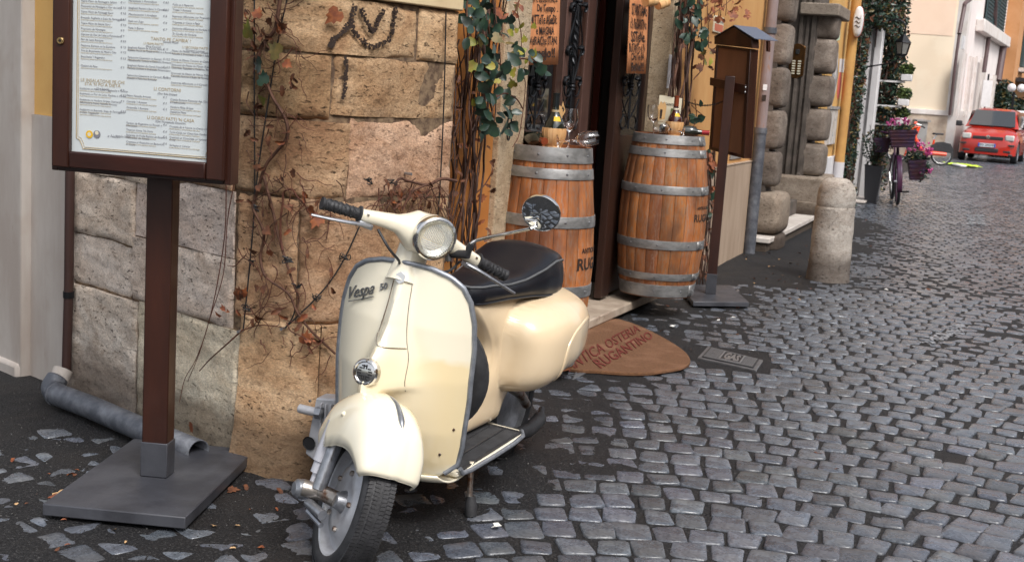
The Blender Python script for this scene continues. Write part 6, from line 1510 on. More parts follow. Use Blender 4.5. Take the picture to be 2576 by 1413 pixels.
for nm,lab,bx0,cr,n,sz,sd in (('street_bush','tall clipped dark bush standing behind the red car roof',(2525,300),[cc(2524,232,Yt,.35,.5),cc(2525,252,Yt,.4,.5),cc(2529,268,Yt,.45,.4)],1500,.09,61),('street_bush','low rounded bush just behind the cars',(2545,300),[cc(2548,262,Yt+3,.7,.35),cc(2560,268,Yt+3,.6,.3)],900,.09,62),('cypress','dark narrow cypress at the right edge beyond the cars',(2560,300),[cc(2557,230,Yt+8,.5,1.0),cc(2559,170,Yt+8,.55,1.2),cc(2561,120,Yt+8,.5,1.2),cc(2566,80,Yt+8,.4,.9)],3600,.12,63)):
    p=G(bx0[0],390,0); b=YP(bx0[0],300,cr[0][0].y); tree(nm,lab,V((b.x,b.y,0)),cr,.10,n,sz,sd,cat='tree' if nm=='cypress' else 'bush')
lp=YP(2548,255,40); lg=root('globe_lamp',(lp.x,lp.y,0),0,'street lamp with two frosted globes behind the cars','street lamp')
MB().tube([V((0,0,0)),V((0,0,lp.z+.3))],.04,8).build('pole',M['iron'],lg,True)
for sx_ in(-.09,.22): MB().lathe([(.13*math.sin(R(a)),-.13*math.cos(R(a))) for a in range(0,181,15)],14,Matrix.Translation((sx_,0,lp.z+.42))).build('globe',M['white'],lg,True)
sx2=root('white_sign',(lp.x-.5,lp.y+1,0),0,'white upright street sign beside the tall bush beyond the cars','sign'); MB().tube([V((0,0,0)),V((0,0,2.6))],.03,6).build('pole',M['iron'],sx2); MB().bx((-.15,-.03,1.55),(.15,.03,2.4)).build('panel',M['white'],sx2)
# ================= CARS =================
def car(loc,yaw,label,paint,roofm=None):
    c=root('parked_car',(loc.x,loc.y,0),yaw,label,'car',group='cars parked at the end of the street')
    L=1.77; W_=.79
    def sec(x): # half width, bottom, belt, for the lower body
        return lin(x,[(-1.77,.70),(-1.6,.77),(0,.79),(1.3,.785),(1.6,.74),(1.72,.66),(1.77,.56)]),.22,lin(x,[(-1.77,.9),(-1.6,1.0),(0,.98),(.95,.97),(1.35,.90),(1.62,.80),(1.73,.70),(1.77,.60)])
    P=[]
    for i in range(45):
        x=-1.77+3.54*i/44; w_,zb,zt=sec(x); row=[]
        for j in range(29):
            a=math.pi*(j/28)*1.0; cy=math.cos(a); sz_=math.sin(a)
            y=w_*math.copysign(abs(cy)**.35,cy); z=zb+(zt-zb)*(abs(sz_)**.42); 
            # wheel arches
            for wx in(-1.15,1.15):
                d=math.hypot(x-wx,0)
                if d<.36 and z<.22+math.sqrt(max(0,.36**2-d*d))*1.25 and abs(cy)>.8: z=.22+math.sqrt(.36**2-d*d)*1.25 if z<.7 else z
            row.append(V((x,y,z)))
        P.append(row)
    mb=MB(); mb.grid(P); mb.f.append(tuple(range(44*29,45*29))); mb.f.append(tuple(range(29))[::-1]); mb.build('body',paint,c,True,50)
    # greenhouse
    def gh(x): return lin(x,[(-1.70,.60),(-1.5,.64),(.3,.64),(1.02,.70)]),lin(x,[(-1.74,.98),(-1.60,1.45),(-1.2,1.50),(.1,1.50),(.42,1.44),(1.05,.955)])
    P=[]
    for i in range(31):
        x=-1.74+2.79*i/30; w_,zt=gh(x); row=[]
        for j in range(21):
            a=math.pi*j/20; cy=math.cos(a); zz=.94+(zt-.94)*abs(math.sin(a))**.35; row.append(V((x,(w_-.06*(zz-.95)/.5+.02)*math.copysign(abs(cy)**.35,cy),zz)))
        P.append(row)
    MB().grid(P).build('cabin',roofm or paint,c,True,50)
    q=[V((1.035,-.62,1.0)),V((1.035,.62,1.0)),V((.47,.53,1.425)),V((.47,-.53,1.425))]; q=[p+V((.022,0,.012)) for p in q]
    MB().add(q,[(0,1,2,3)]).build('windscreen',M['carglass'],c,solid=.01)
    for sg in(1,-1):
        for xa,xb in((-.55,.52),(-1.5,-.62)):
            q=[V((xb+(.35 if xb>.5 else 0),sg*.695,1.0)),V((xa,sg*.695,1.0)),V((xa,sg*.625,1.42)),V((xb-.02,sg*.625,1.42))]
            MB().add(q,[(0,1,2,3)]).build('side_window',M['carglass'],c)
        MB().add([V((.95,sg*.80,.95)),V((.90,sg*.80,.95)),V((.90,sg*.80,.3)),V((.95,sg*.80,.3))],[(0,1,2,3)]).build('door_seam',M['ink'],c)
        o=MB().box((1.69,sg*.565,.70),(.12,.24,.155)).build('headlight',M['headlamp'],c,bevel=.03,rot=(0,0,0))
        MB().box((1.70,sg*.56,.50),(.13,.30,.045)).build('bumper_strip',M['rubber'],c,bevel=.01)
        m_=MB().box((.92,sg*.90,1.02),(.10,.17,.15)).build('wing_mirror',M['rubber'],c,bevel=.03)
        MB().tube([V((.92,sg*.78,.98)),V((.92,sg*.86,1.0))],.02,6).build('mirror_arm',M['rubber'],m_)
        MB().box((1.735,sg*.53,.32),(.08,.20,.07)).build('fog_recess',M['rubber'],c,bevel=.02)
        for wx in(-1.15,1.15):
            Mx=Matrix.Translation((wx,sg*.70,.285))@Matrix.Rotation(R(90),4,'X')
            w2=MB().lathe([(.19,-.085),(.27,-.085),(.285,-.06),(.285,.06),(.27,.085),(.19,.085)],28,Mx).build('wheel',M['rubber'],c,True,30)
            MB().lathe([(0,-.05*sg*0-.04),(.10,-.05),(.18,-.075),(.19,-.085)],20,Mx@Matrix.Rotation(R(180 if sg<0 else 0),4,'X')).build('rim',M['dullmetal'],w2,True)
    MB().box((1.755,0,.675),(.03,.80,.085)).build('grille_bar',M['rubber'],c,bevel=.01); MB().box((1.765,0,.34),(.05,.62,.11)).build('lower_grille',M['rubber'],c,bevel=.02)
    MB().box((1.70,0,.235),(.12,1.36,.05)).build('bumper_lip',M['rubber'],c,bevel=.02)
    pb_=MB().box((1.797,0,.475),(.012,.46,.10)).build('number_plate',M['plate'],c); 
    for sg in(1,-1): MB().box((1.8045,sg*.21,.475),(.002,.04,.10)).build('plate_band',M['blue'],pb_)
    me=tmesh('ED 285DB',.085,.0005,0,'CENTER',.001); mb=MB(); mesh_into(mb,me,Matrix.Translation((1.805,0,.475))@Matrix(((0,0,1,0),(1,0,0,0),(0,1,0,0),(0,0,0,1)))); mb.build('plate_lettering',M['ink'],pb_)
    MB().lathe([(0,.012),(.05,.01),(.058,0)],20,Matrix.Translation((1.768,0,.69))@Matrix.Rotation(R(90),4,'Y')).build('badge',M['chrome'],c,True)
    mb=MB(); mb.tube([V((1.05,.05,.985)),V((.98,-.42,1.02))],.012,5); mb.tube([V((1.05,.52,.985)),V((.98,.06,1.02))],.012,5); mb.build('wiper',M['rubber'],c)
    return c
g=G(2478,408,0); fwd=math.atan2(-.90,-.435)
car(V((g.x+.435*1.7,g.y+.90*1.7,0)),fwd,'small red hatchback parked facing us at the end of the street',M['carred'])
car(V((g.x+.435*6.6+.35,g.y+.90*6.6,0)),fwd,'dark teal and white roofed car parked close behind the red one',M['teal'],M['white'])
# hi-vis cloth, road scraps
cl=root('hi_vis_vest',(0,0,0),0,'crumpled yellow-green hi-vis cloth on the cobbles before the orange bicycle wheel','cloth')
a=G(2391,414,.02); mb=MB(); P=[]
for i in range(14):
    row=[]
    for j in range(10): x=-.02+.66*i/13; y=-.4+.9*j/9; row.append(V((a.x+x+.05*noise.noise(V((i,j,2))),a.y+y*1.2,.02+.07*abs(noise.noise(V((i*.6,j*.6,0)))))))
    P.append(row)
mb.grid(P).build('cloth',M['hivis'],cl,True,solid=.004)
a=G(2405,414,.09); MB().bx((a.x,a.y-.3,.05),(a.x+.16,a.y+.3,.1)).build('reflective_band',M['white'],cl,bevel=.02)
# ================= BICYCLES =================
def ring(mb,c,ax_,r_,rt_,n=40): 
    q=V(ax_).to_track_quat('Z','Y').to_matrix().to_4x4(); mb.lathe([(r_+rt_*math.cos(2*math.pi*k/8),rt_*math.sin(2*math.pi*k/8)) for k in range(9)],n,Matrix.Translation(c)@q)
def bikewheel(par,c,ax_,r_=.33,tr=.022,mt_=None):
    e=bpy.data.objects.new('wheel',None); 
    mb=MB(); ring(mb,c,ax_,r_-tr,tr); w_=mb.build('wheel',M['rubber'],par,True)
    mb=MB(); ring(mb,c,ax_,r_-tr*2.2,.009); mb.build('rim',mt_ or M['chrome'],w_,True)
    mb=MB(); a=V(ax_).normalized(); u_=a.cross(V((0,0,1))).normalized(); v_=a.cross(u_)
    for k in range(20):
        th=2*math.pi*k/20; mb.tube([V(c)+a*(.02 if k%2 else -.02),V(c)+(u_*math.cos(th)+v_*math.sin(th))*(r_-tr*2.2)],.0015,3)
    mb.tube([V(c)-a*.05,V(c)+a*.05],.018,8); mb.build('spokes',M['dullmetal'],w_); return w_
# purple bicycle seen from the front
g=G(2257,517,0); ang=math.atan2(-1,-.22)
pb2=root('bicycle',(g.x,g.y,0),ang,'plum-purple bicycle with baskets of pink cyclamen, facing us','bicycle',rx=R(5))
# local: x forward (towards us), y to its left
fwc=V((-.0,0,.335)); rwc=V((-1.08,0,.335)); bikewheel(pb2,fwc,(0,1,0),.335,.022,M['purple']); bikewheel(pb2,rwc,(0,1,0),.335,.022,None)
mb=MB(); mb.tube([V((-.18,0,.95)),V((-.13,0,.80)),V((-.09,0,.70))],.020,8); mb.build('head_tube',M['purple'],pb2,True)
for sg in(1,-1): MB().tube(bez([V((-.10,sg*.028,.70)),V((-.05,sg*.05,.55)),V((0,sg*.05,.335))],4),.011,8).build('fork_blade',M['purple'],pb2,True)
MB().tube([V((-.13,0,.76)),V((-.45,0,.42)),V((-.60,0,.30))],.020,8).build('down_tube',M['purple'],pb2,True); MB().tube([V((-.60,0,.30)),V((-.75,0,.82))],.016,8).build('seat_tube',M['purple'],pb2,True)
for sg in(1,-1): MB().tube([V((-.60,sg*.03,.30)),V((-1.08,sg*.06,.335)),V((-.72,sg*.02,.70))],.010,6).build('stay',M['purple'],pb2,True)
P=[]
for k in range(15):
    a=R(-20+140*k/14); P.append([V((math.cos(a)*.375*(1 if True else 1),y,.335+math.sin(a)*.375)) for y in(-.034,-.02,0,.02,.034)])
MB().grid(P).build('front_mudguard',M['purple'],pb2,True,solid=.003)
MB().tube(bez([V((-.38,.27,.98)),V((-.24,.25,1.02)),V((-.18,.12,1.0)),V((-.17,0,.98)),V((-.18,-.12,1.0)),V((-.24,-.25,1.02)),V((-.38,-.27,.98))],4),.012,8).build('handlebar',M['purple'],pb2,True)
MB().lathe([(0,.05),(.08,.04),(.11,0),(.07,-.04),(0,-.05)],16,Matrix.Translation((-.80,0,.90))@Matrix.Scale(1.3,4,(1,0,0))).build('saddle',M['rubber'],pb2,True)
mb=MB(); mb.tube([V((-.60,-.14,.30)),V((-.60,-.10,.30))],.012,6); cr_=MB().tube([V((-.60,.06,.30)),V((-.52,.07,.17))],.011,6).build('crank',M['chrome'],pb2,True); 
MB().box((-.50,.145,.155),(.09,.10,.022)).build('pedal',M['rubber'],pb2,bevel=.004); MB().tube([V((-.60,-.06,.30)),V((-.68,-.07,.43))],.011,6).build('crank',M['chrome'],pb2,True); MB().box((-.70,-.145,.445),(.09,.10,.022)).build('pedal',M['rubber'],pb2,bevel=.004)
def basket(o,c,d,mt_,name,tap=.8):
    P=[[V((c[0]+sx_*d[0]/2*k_,c[1]+sy_*d[1]/2*k_,c[2]+z_)) for sx_,sy_ in((-1,-1),(1,-1),(1,1),(-1,1))] for k_,z_ in((tap,-d[2]/2),(1,d[2]/2),(.93,d[2]/2),(.9,d[2]*.3))]
    mb=MB(); mb.grid(P,True); mb.f.append((0,1,2,3)); mb.f.append((12,13,14,15)); b=mb.build(name,mt_,o,bevel=.006)
    mb=MB()
    for k in range(5):
        z=-d[2]/2+d[2]*(k+.5)/5; s_=tap+(1-tap)*(k+.5)/5; q=[V((c[0]+sx_*d[0]/2*s_*1.02,c[1]+sy_*d[1]/2*s_*1.02,c[2]+z)) for sx_,sy_ in((-1,-1),(1,-1),(1,1),(-1,1),(-1,-1))]; mb.tube(q,.006,4)
    mb.build('weave',mt_,b); return b
basket(pb2,(.06,.04,.93),(.28,.36,.24),M['plumbasket'],'front_basket'); basket(pb2,(-.12,-.22,.84),(.26,.22,.20),M['plumbasket'],'side_basket'); basket(pb2,(-.30,.27,.48),(.34,.24,.28),M['plumbasket'],'side_basket',.7)
def cyclamen(label,cx,n,seed,leafn):
    """a clump of pink cyclamen in the bicycle's local frame"""
    o=root('cyclamen',(g.x,g.y,0),ang,label,'flowers',rx=R(5),group='pink cyclamen in the bicycle baskets'); r_=random.Random(seed)
    leafcloud('leaves',[(c,(rd[0],rd[1],rd[2]),1) for c,rd in cx['leaf']],[M['leafG'],M['leafM']],o,leafn,.032,seed)
    fb=MB()
    for c,rd in cx['fl']:
        for k in range(n):
            p=V(c)+V((r_.uniform(-1,1)*rd[0],r_.uniform(-1,1)*rd[1],r_.uniform(-1,1)*rd[2]))
            for q in range(5):
                a=2*math.pi*q/5+r_.random(); d_=V((math.cos(a)*.6,math.sin(a)*.6,1)).normalized(); sd=d_.cross(V((0,0,1))).normalized()*.013; fb.add([p,p+d_*.025+sd,p+d_*.05,p+d_*.025-sd],[(0,1,2,3)])
    f_=fb.build('petals',M['pink'],o); f_['kind']='stuff'; return o
cyclamen('pink cyclamen filling the front basket of the purple bicycle',dict(leaf=[((.06,.05,1.07),(.16,.20,.05))],fl=[((.06,-.02,1.14),(.12,.14,.045))]),26,71,180)
cyclamen('pink cyclamen spilling over the low side basket of the purple bicycle',dict(leaf=[((-.30,.26,.66),(.18,.16,.12)),((-.25,.34,.50),(.14,.12,.2))],fl=[((-.26,.28,.80),(.13,.15,.07)),((-.2,.42,.70),(.06,.05,.05)),((-.2,.38,.45),(.04,.12,.04))]),22,72,420)
# orange rental bicycle, side on
YO=31.0
ob=root('bicycle',(0,0,0),0,'orange-red rental bicycle standing side-on before the peach house','bicycle')
O=lambda x,y,d=0: YP(x,y,YO)+V((0,d,0))
rc=O(2369,390.5); rad_=(O(2397,390).x-rc.x); bikewheel(ob,V((rc.x,YO,rad_)),(.12,1,0),rad_,.022)
fc=V((rc.x-1.10,YO,rad_)); bikewheel(ob,fc,(.12,1,0),rad_,.022)
def ot(pts,r_,nm,mt_,flat=1): MB().tube(bez([O(x,y) for x,y in pts],3),r_,8).build(nm,mt_,ob,True)
ot([(2302,318),(2299,340),(2308,360),(2321,384)],.055,'down_tube',M['redo']); MB().tube([O(x,y,-.12) for x,y in((2316,384),(2345,385),(2376,388))],.05,8).build('chain_guard',M['redo'],ob,True); ot([(2350,352),(2343,385)],.025,'seat_tube',M['redo']); ot([(2296,322),(2284,365),(2276,392)],.022,'fork',M['redo'])
ot([(2300,345),(2312,372)],.05,'battery',M['rubber']); ot([(2348,351),(2357,339)],.016,'seat_post',M['chrome'])
pts=[O(x,y,-.05) for x,y in((2337,384),(2342,366),(2355,358),(2372,357),(2390,362),(2398,375),(2394,386),(2380,384))]; k=len(pts)
MB().add(pts+[p+V((0,.10,0)) for p in pts],[tuple(range(k)),tuple(range(k,2*k))[::-1]]+[(i,i+k,(i+1)%k+k,(i+1)%k) for i in range(k)]).build('rear_wheel_cover',M['rubber'],ob,bevel=.01)
q=O(2360,337); MB().box(q,(.26,.12,.05)).build('saddle',M['rubber'],ob,bevel=.02)
pts=[O(x,y,-.15) for x,y in((2287,318),(2312,318),(2303,340),(2290,342))]
MB().add(pts+[p+V((0,.3,0)) for p in pts],[tuple(range(4)),tuple(range(4,8))[::-1]]+[(i,i+4,(i+1)%4+4,(i+1)%4) for i in range(4)]).build('front_basket',M['redo'],ob,bevel=.01)
ot([(2302,318),(2305,312),(2318,316)],.016,'handlebar',M['chrome']); ot([(2300,308),(2306,310)],.03,'display',M['redo'])
ot([(2316,316),(2327,322)],.02,'handlebar_grip',M['rubber'])
# ================= BUILDINGS BEHIND THE VIEWER (seen only in reflections) =================
ob_=root('facade_opposite',W(-6,0,10.5),WROT,'plain ochre house row across the street behind the viewer','building')
MB().bx((-16,-8,-.1),(22,0,6.2)).build('wall',mat('ochre_row',(.42,.27,.15),.9),ob_)
for i in range(9):
    for j in range(2): MB().bx((-14+i*4,.001,1.1+j*3.0),(-12.8+i*4,.06,2.9+j*3.0)).build('window',M['shutter'],ob_)
# ================= VINES AND CREEPERS =================
def leafmesh(kind,seed,s):
    r_=random.Random(seed)
    if kind=='round': out=[(0,-1),(.42,-.72),(.66,-.15),(.55,.4),(.25,.82),(0,1.05),(-.25,.82),(-.55,.4),(-.66,-.15),(-.42,-.72)]
    elif kind=='ivy': out=[(0,-.7),(.35,-.95),(.75,-.75),(.95,-.15),(.6,.05),(.62,.5),(.28,.5),(0,1.15),(-.28,.5),(-.62,.5),(-.6,.05),(-.95,-.15),(-.75,-.75),(-.35,-.95)]
    else: out=[(0,-.9),(.3,-.8),(.42,-.3),(.30,.1),(.38,.45),(.12,.95),(-.08,1.0),(-.25,.5),(-.42,.2),(-.30,-.3),(-.35,-.7)]
    cup=.22 if kind=='round' else (.12 if kind=='ivy' else .55); v=[(0,0,0)]
    for x,y in out:
        x*=r_.uniform(.9,1.1); y*=r_.uniform(.92,1.08); v.append((x*s,y*s,s*(cup*abs(x)+(.25 if kind!='curl' else .5)*(-y*y)*.4+r_.uniform(-.06,.06))))
    n=len(out); f=[(0,1+i,1+(i+1)%n) for i in range(n)]; return v,f
LM_={}
def leafset(mats,kinds,s,tag_):
    out=[]
    for i,(mt_,kd) in enumerate([(a,b) for a in mats for b in kinds]):
        for q in range(2):
            v,f=leafmesh(kd,i*7+q,s); me=bpy.data.meshes.new('leaf'); me.from_pydata(v,[],f); me.materials.append(M[mt_]); me.polygons.foreach_set('use_smooth',[True]*len(f)); out.append(me)
    return out
def put(me,par,p,n,r_,tilt=.7,sc_=1,name='leaf'):
    o=link(name,me,par); n=(V(n)+V((r_.uniform(-tilt,tilt),r_.uniform(-tilt,tilt),r_.uniform(-tilt,tilt)))).normalized()
    q=n.to_track_quat('Z','Y') @ Matrix.Rotation(r_.uniform(0,6.28),3,'Z').to_quaternion(); o.rotation_euler=q.to_euler(); o.location=p; s=sc_*r_.uniform(.7,1.25); o.scale=(s,s,s); return o
dry=leafset(['leafB','leafO','leafB','leafB'],['curl','curl','ivy'],.018,'d'); green=leafset(['leafG','leafG','leafG'],['round'],.024,'g'); olive=leafset(['leafM','leafY'],['ivy','round'],.024,'o'); bright=leafset(['leafY'],['round','ivy'],.02,'y'); orng=leafset(['leafO'],['ivy','curl'],.02,'x'); big=leafset(['leafM'],['ivy'],.05,'b')
def jit(P,a,r_): return [p+V((r_.uniform(-a,a),r_.uniform(-a,a),r_.uniform(-a,a))) for p in P]
cr=root('creeper',(0,0,0),0,'bare reddish creeper spreading over the corner stone blocks behind the scooter','climbing plant')
r_=random.Random(17)
def pstem(px,rad,off=.022,nm='stem',mt_='stem',jt=.004):
    Q=bez(jit([pier_px(x,y,off)[0] for x,y in px],jt,r_),4); MB().tube(Q,[rad*(1-.45*k/len(Q)) for k in range(len(Q))],6).build(nm,M[mt_],cr,True); return Q
S=[]
S.append(pstem([(706,-20),(700,40),(690,75),(662,110),(648,150),(650,190),(674,215),(690,250),(716,300),(719,345),(695,385),(665,420),(643,485),(638,525),(656,562),(662,595),(654,646),(665,690),(684,708),(727,740),(742,777),(760,806),(793,839),(844,890)],.0072))
S.append(pstem([(662,440),(684,533),(698,587),(709,631),(727,675),(742,715),(749,751),(745,772)],.0058))
S.append(pstem([(709,631),(704,600),(709,551),(713,511),(716,485),(735,476),(746,493),(764,514),(778,533),(793,551)],.0042,mt_='stemr'))
S.append(pstem([(569,466),(565,583),(547,711),(521,820),(492,904),(467,953),(450,1010)],.0022,mt_='stemr')); S.append(pstem([(590,455),(575,560),(560,690),(530,800),(500,890),(470,960)],.002,mt_='stemr'))
S.append(pstem([(612,832),(570,870),(530,905),(500,930)],.003,mt_='stemr')); S.append(pstem([(612,830),(650,818),(690,820),(718,824)],.0025,mt_='stemr')); S.append(pstem([(684,708),(670,760),(640,800),(614,828)],.0018,mt_='stemr'))
S.append(pstem([(1150,455),(1113,448),(1073,463),(1030,456),(1004,452),(989,485),(985,500)],.0065,off=.03)); S.append(pstem([(1073,463),(1040,480),(1010,500),(990,530)],.004,off=.035)); S.append(pstem([(990,500),(960,515),(930,520),(905,545)],.003,off=.03))
for k in range(130):
    x=r_.choice([r_.uniform(600,850),r_.uniform(600,760)]); y=r_.uniform(0,900) if x<760 else r_.uniform(440,900); a=r_.uniform(-1.2,1.2); L=r_.uniform(25,120); P_=[(x,y)]; 
    for j in range(5): a+=r_.uniform(-.6,.6); P_.append((P_[-1][0]+math.sin(a)*L/5,P_[-1][1]+math.cos(a)*L/5))
    if y<430 and min(p[0] for p in P_)<612: continue
    S.append(pstem(P_,r_.uniform(.0012,.0024),off=.024+r_.uniform(-.004,.01),nm='twig',mt_=r_.choice(['stemr','stem','stemr'])))
for k in range(48):
    x=r_.uniform(940,1120); y=r_.uniform(450,520); a=r_.uniform(-.8,.8); L=r_.uniform(30,110); P_=[(x,y)]
    for j in range(5): a+=r_.uniform(-.5,.5); P_.append((P_[-1][0]+math.sin(a)*L/5,P_[-1][1]+math.cos(a)*L/5))
    S.append(pstem(P_,r_.uniform(.0012,.0024),off=.03+r_.uniform(-.004,.02),nm='twig',mt_=r_.choice(['stemr','stem'])))
def pleaf(ms,px,off=.035,sc_=1.,tilt=.7):
    for x,y in px:
        q,u_,z_=pier_px(x,y,off); _,n=pier_at(u_); put(r_.choice(ms),cr,q,n,r_,tilt,sc_)
pleaf(big,[(690,125)],.05,.8,.35); pleaf(leafset(['leafG'],['ivy'],.04,'z'),[(648,162),(662,195)],.05,.8,.35); pleaf(leafset(['leafY'],['ivy'],.04,'w'),[(660,252),(624,75)],.05,.75,.4)
pleaf(leafset(['leafO'],['ivy'],.035,'q'),[(838,42)],.03,.8,.3); pleaf(orng,[(600,741),(612,735),(560,775),(572,782),(548,790),(557,765),(480,1075),(770,850),(760,800),(765,500),(783,530),(795,555),(768,491)],.03,1.1)
pleaf(dry,[(r_.uniform(618,720),r_.uniform(0,130)) for k in range(24)]+[(r_.uniform(620,760),r_.uniform(130,460)) for k in range(22)]+[(r_.uniform(600,840),r_.uniform(460,900)) for k in range(34)]+[(r_.gauss(1000,35),r_.uniform(460,560)) for k in range(22)]+[(r_.uniform(1040,1125),r_.uniform(460,560)) for k in range(16)],.035,1.0)
cw=root('climbing_wires',(0,0,0),0,'thin black wires stretched over the corner stone blocks for the creeper','wire')
for P_ in ([(640,-20),(640,250),(641,442),(640,525),(629,660),(618,770),(612,830)],[(906,565),(869,646),(829,710),(786,759),(760,784),(718,824)],[(722,0),(700,100),(668,300),(650,420),(640,520)],[(745,770),(735,800),(718,824)],[(1122,30),(1117,250),(1108,450),(1100,560)]):
    MB().tube(bez([pier_px(x,y,.018)[0] for x,y in P_],3),.0026,5).build('wire',M['cable'],cw,True)
for x,y in((640,523),(629,662),(618,775),(727,655),(747,720),(800,748),(869,646),(985,460),(925,455)):
    q=pier_px(x,y,.022)[0]; mb=MB()
    for k in range(3):
        P_=[q+V((r_.uniform(-.02,.02),r_.uniform(-.008,.0),r_.uniform(-.014,.014))) for _ in range(4)]; mb.tube(bez([q]+P_,3),.0016,4)
    mb.build('wire_tie',M['cable'],cw,True)
for x,y in((718,824),(612,831),(1019,436)):
    q,u_,_=pier_px(x,y,.0); _,n=pier_at(u_); MB().tube([q,q+n*.03],.005,8).build('eye_bolt',M['dullmetal'],cw,True)
# ---- vines on the street wall
def wallvine(label,stems,leaves,grow,seed):
    o=root('climbing_vine',(0,0,0),0,label,'climbing plant'); r_=random.Random(seed)
    def wq(x,y,off): t,h=Wp(x,y,off); return W(t,h,off)
    for k,(x0,x1,y0,y1,wd,rad,cnt) in enumerate(stems):
        for j in range(cnt):
            x=r_.uniform(x0,x1); P_=[]; n=int((y1-y0)/38)+2; ph=r_.uniform(0,6.28); off=r_.uniform(.03,.16); fr=r_.uniform(.006,.02)
            for i in range(n):
                y=y0+(y1-y0)*i/(n-1); P_.append(wq(x-.075*(y-y0)+wd*math.sin(y*fr+ph)+r_.uniform(-3,3),y,off+.02*math.sin(y*.03+ph)))
            rr_=rad*r_.uniform(.6,1.5); Q=bez(P_,3); MB().tube(Q,rr_,6).build('stem',M[r_.choice(['stemd','stem','stemd'])],o,True)
    for (x0,x1,y0,y1,n,ms,sc_,o0,o1) in leaves:
        for k in range(n):
            x=r_.uniform(x0,x1); y=r_.uniform(y0,y1); off=r_.uniform(o0,o1)
            put(r_.choice(ms),o,wq(x,y,off),WO+V((-.3,-.6,.15)),r_,.75,sc_)
    for P_,rad,off in grow: MB().tube(bez([wq(x,y,off) for x,y in P_],4),rad,5).build('stem',M['stemr'],o,True)
    return o
wallvine('tangled vine with dark round leaves growing up left of the restaurant door',
 [(1195,1245,-20,690,10,.0055,8),(1165,1240,-20,660,16,.0026,12),(1225,1275,-20,330,12,.003,8),(1140,1180,100,600,14,.0022,8)],
 [(1160,1290,-10,110,40,green,1.15,.08,.22),(1205,1300,110,345,60,green,1.2,.10,.25),(1300,1385,130,190,12,green,1.2,.16,.24),(1180,1300,-10,340,16,olive,1.1,.10,.22),(1300,1345,60,180,9,bright,.9,.15,.22),(1240,1310,0,60,5,orng,1.2,.1,.2),(1130,1240,110,560,30,dry,1.0,.06,.16),(1150,1240,350,640,14,dry,1.,.06,.14)],
 [([(1270,60),(1295,30),(1310,-10)],.003,.15),([(1240,150),(1275,170),(1300,150),(1330,150),(1360,165),(1385,190)],.0035,.18),([(1240,250),(1270,235),(1300,250),(1316,275)],.003,.16),([(1300,20),(1312,100),(1306,180),(1322,210),(1308,330),(1290,370)],.002,.12),([(1180,500),(1215,470),(1235,440)],.003,.1),([(1120,250),(1140,230),(1180,190)],.003,.1)],31)
wallvine('dense bare-stemmed vine with green and rust leaves right of the restaurant door',
 [(1710,1755,-20,320,7,.0050,22),(1740,1790,-20,120,14,.0035,8),(1790,1830,-20,40,10,.003,4),(1728,1745,320,345,4,.006,6),(1776,1800,380,720,8,.0045,12),(1760,1790,560,730,14,.003,5)],
 [(1700,1775,-10,130,46,green,1.45,.08,.22),(1740,1770,260,305,9,green,1.3,.1,.2),(1775,1885,-10,55,34,orng,1.4,.06,.16),(1720,1800,0,180,18,dry,1.4,.06,.16),(1755,1800,110,190,5,dry,1.8,.1,.16),(1765,1800,385,440,16,orng,1.5,.06,.14),(1762,1800,400,700,26,dry,1.5,.05,.14),(1765,1795,380,560,12,green,1.5,.05,.14),(1765,1795,120,170,4,olive,1.3,.08,.14)],
 [([(1750,60),(1785,40),(1815,20),(1850,-10)],.003,.1),([(1745,200),(1768,170),(1770,120),(1760,80)],.004,.12),([(1740,265),(1755,280),(1768,290)],.003,.14),([(1745,320),(1752,290),(1748,250)],.003,.14)],32)
# hanging chain and hook on the left vine
def wq(x,y,off): t,h=Wp(x,y,off); return W(t,h,off)
hc=root('hanging_chain',(0,0,0),0,'rusty chain hanging on the orange strip between the stone blocks and the vine','chain')
n=60
for k in range(n):
    p=wq(1127-.06*k,250+k*5.2,.10); up=V((0,0,1)); sd=WD if k%2 else WO; Lr=.0135
    MB().tube([p+up*Lr*math.cos(a)+sd*Lr*.5*math.sin(a) for a in[2*math.pi*j/8 for j in range(9)]],.0017,4,cap=False).build('chain_link',M['rust'] if k%3 else M['iron'],hc)
hk=root('iron_hook',(0,0,0),0,'dark iron carabiner hook on the jamb above the nearer barrel','hook'); q=wq(1280,320,.06)
MB().tube(bez([q+WD*a+V((0,0,b)) for a,b in((0,.06),(.02,.05),(.025,0),(.012,-.05),(0,-.055),(-.012,-.04),(-.015,.03),(0,.06))],5),.004,6).build('hook_loop',M['iron'],hk,True); MB().tube([q+V((0,0,.06)),q+V((0,0,.10)),q-WO*.06+V((0,0,.10))],.004,6).build('hook_shank',M['iron'],hk,True)
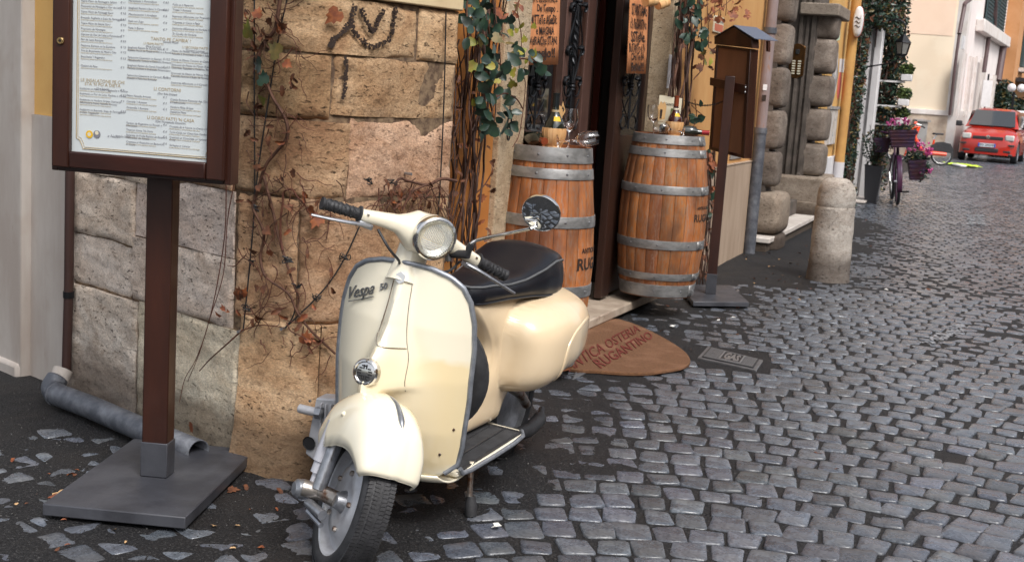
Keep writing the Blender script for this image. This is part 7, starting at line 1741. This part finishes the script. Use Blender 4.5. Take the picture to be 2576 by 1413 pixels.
# ================= FALLEN LEAVES AND LITTER =================
fl_=leafset(['leafO','leafB'],['curl','ivy'],.016,'f'); fly=leafset(['leafY'],['ivy'],.022,'f2'); r_=random.Random(77)
tanm=mat('tan_leaf',(.48,.30,.15),.7); M['tanleaf']=tanm; flt=leafset(['tanleaf'],['curl','ivy'],.017,'ft')
def fallen(x,y,ms,s=1.):
    p=G(x,y,0); h=max(hdirt(p.x,p.y),hcob(p.x,p.y)-.003)+.007; o=put(r_.choice(ms),None,V((p.x,p.y,h)),(0,0,1),r_,.35,s,'fallen_leaf')
    tag(o,'small dry fallen leaf lying on the street','leaf','dry leaves scattered on the street')
for x,y in((33,1158),(235,1300-0),(178,1195),(133,1252),(150,1245),(618,1229),(586,1235),(702,1238),(1085,1130),(1012,1210)): fallen(x,y,flt+fl_,1.1)
for x,y in((1665,832),(1650,820),(1740,880),(1757,915),(1735,925),(1855,842),(1690,822),(1808,800),(1768,728),(1727,735),(1700,740),(1680,770),(1885,740),(1855,775),(1935,640),(1960,655),(1915,627),(1890,640),(1860,632),(1990,665),(2010,640),(2035,700),(1945,690),(1960,705),(1900,715),(1975,730),(1700,760),(1722,750),(2190,620),(2205,700),(2215,655),(2180,555),(2335,730),(1600,860),(2060,1140),(2105,1180)): fallen(x,y,fl_+fl_+flt,.95)
for k in range(26): fallen(r_.uniform(1850,2080),r_.uniform(600,760),fl_+flt,.8)
for k in range(22): fallen(r_.uniform(20,760),r_.uniform(1180,1400),fl_+flt,.55)
for x,y in((1930,545),(2005,520),(1975,560)): 
    p=G(x,y,.135); o=put(r_.choice(fly),None,V((p.x,p.y,.137)),(0,0,1),r_,.2,1.4,'fallen_leaf'); tag(o,'small yellow fallen leaf on the pale marble step of the dark portal','leaf','yellow leaves on the portal step')
wpm=mat('white_scrap',(.75,.74,.70),.8)
for x,y in((1691,822),(1842,801),(1808,806),(1932,622),(1618,838),(1247,1328),(1250,1325),(2340,735),(2230,730)):
    p=G(x,y,.006); mb=MB(); a=r_.uniform(0,3); s=r_.uniform(.012,.022); P_=[V((p.x+s*math.cos(a+k*1.57)*r_.uniform(.6,1.3),p.y+s*math.sin(a+k*1.57)*r_.uniform(.6,1.3),.008+r_.uniform(0,.01))) for k in range(4)]
    mb.add(P_,[(0,1,2,3)]); o=mb.build('paper_scrap',wpm,None,solid=.001); tag(o,'small white scrap of paper on the cobbles','litter','white paper scraps on the street')
# loose grit
def z_hide(x,y): return False
r_=random.Random(5); mb=MB()
for k in range(26000):
    x=r_.uniform(-2.2,2.6); y=r_.uniform(3.3,8.2); b=bury(x,y)
    if r_.random()>.35+b*60: continue
    if z_hide(x,y): continue
    if y>4.0 and (V((x,y,0))-P0).dot(WO)<.05 and y>4.9: continue
    z=hdirt(x,y); s=r_.uniform(.0012,.0036); c=V((x,y,z+s*.5)); vs=[c+V((r_.uniform(.6,1.2)*s*a_,r_.uniform(.6,1.2)*s*b_,r_.uniform(.6,1.2)*s*c_)) for a_,b_,c_ in((1,0,0),(0,1,0),(-1,0,0),(0,-1,0),(0,0,1),(0,0,-1))]
    mb.add(vs,[(0,1,4),(1,2,4),(2,3,4),(3,0,4),(1,0,5),(2,1,5),(3,2,5),(0,3,5)])
o=mb.build('gravel',mat('pale_grit',(.022,.021,.021),.7,col2=(.17,.165,.155),scale=80,lo=.52,hi=.66),street); tag(o,kind='stuff')
mb=MB(); r_=random.Random(9)
for P_ in ([(2438,541),(2443,552),(2440,566)],[(2466,541),(2464,552),(2470,566)],[(2420,820),(2400,838),(2372,848),(2345,862)],[(2330,866),(2300,870)]):
    Q=bez([G(x,y,0) for x,y in P_],10)
    for p in Q:
        for k in range(3):
            s=r_.uniform(.006,.015)*p.y/8; c=V((p.x+r_.gauss(0,.02),p.y+r_.gauss(0,.04),hcob(p.x,p.y)+.0065)); mb.add([c+V((-s,-s*1.3,0)),c+V((s,-s,0)),c+V((s*.8,s*1.4,0)),c+V((-s*.9,s,0))],[(0,1,2,3)])
o=mb.build('chalk_mark',mat('worn_chalk',(.27,.28,.30),.8),street); tag(o,kind='stuff')
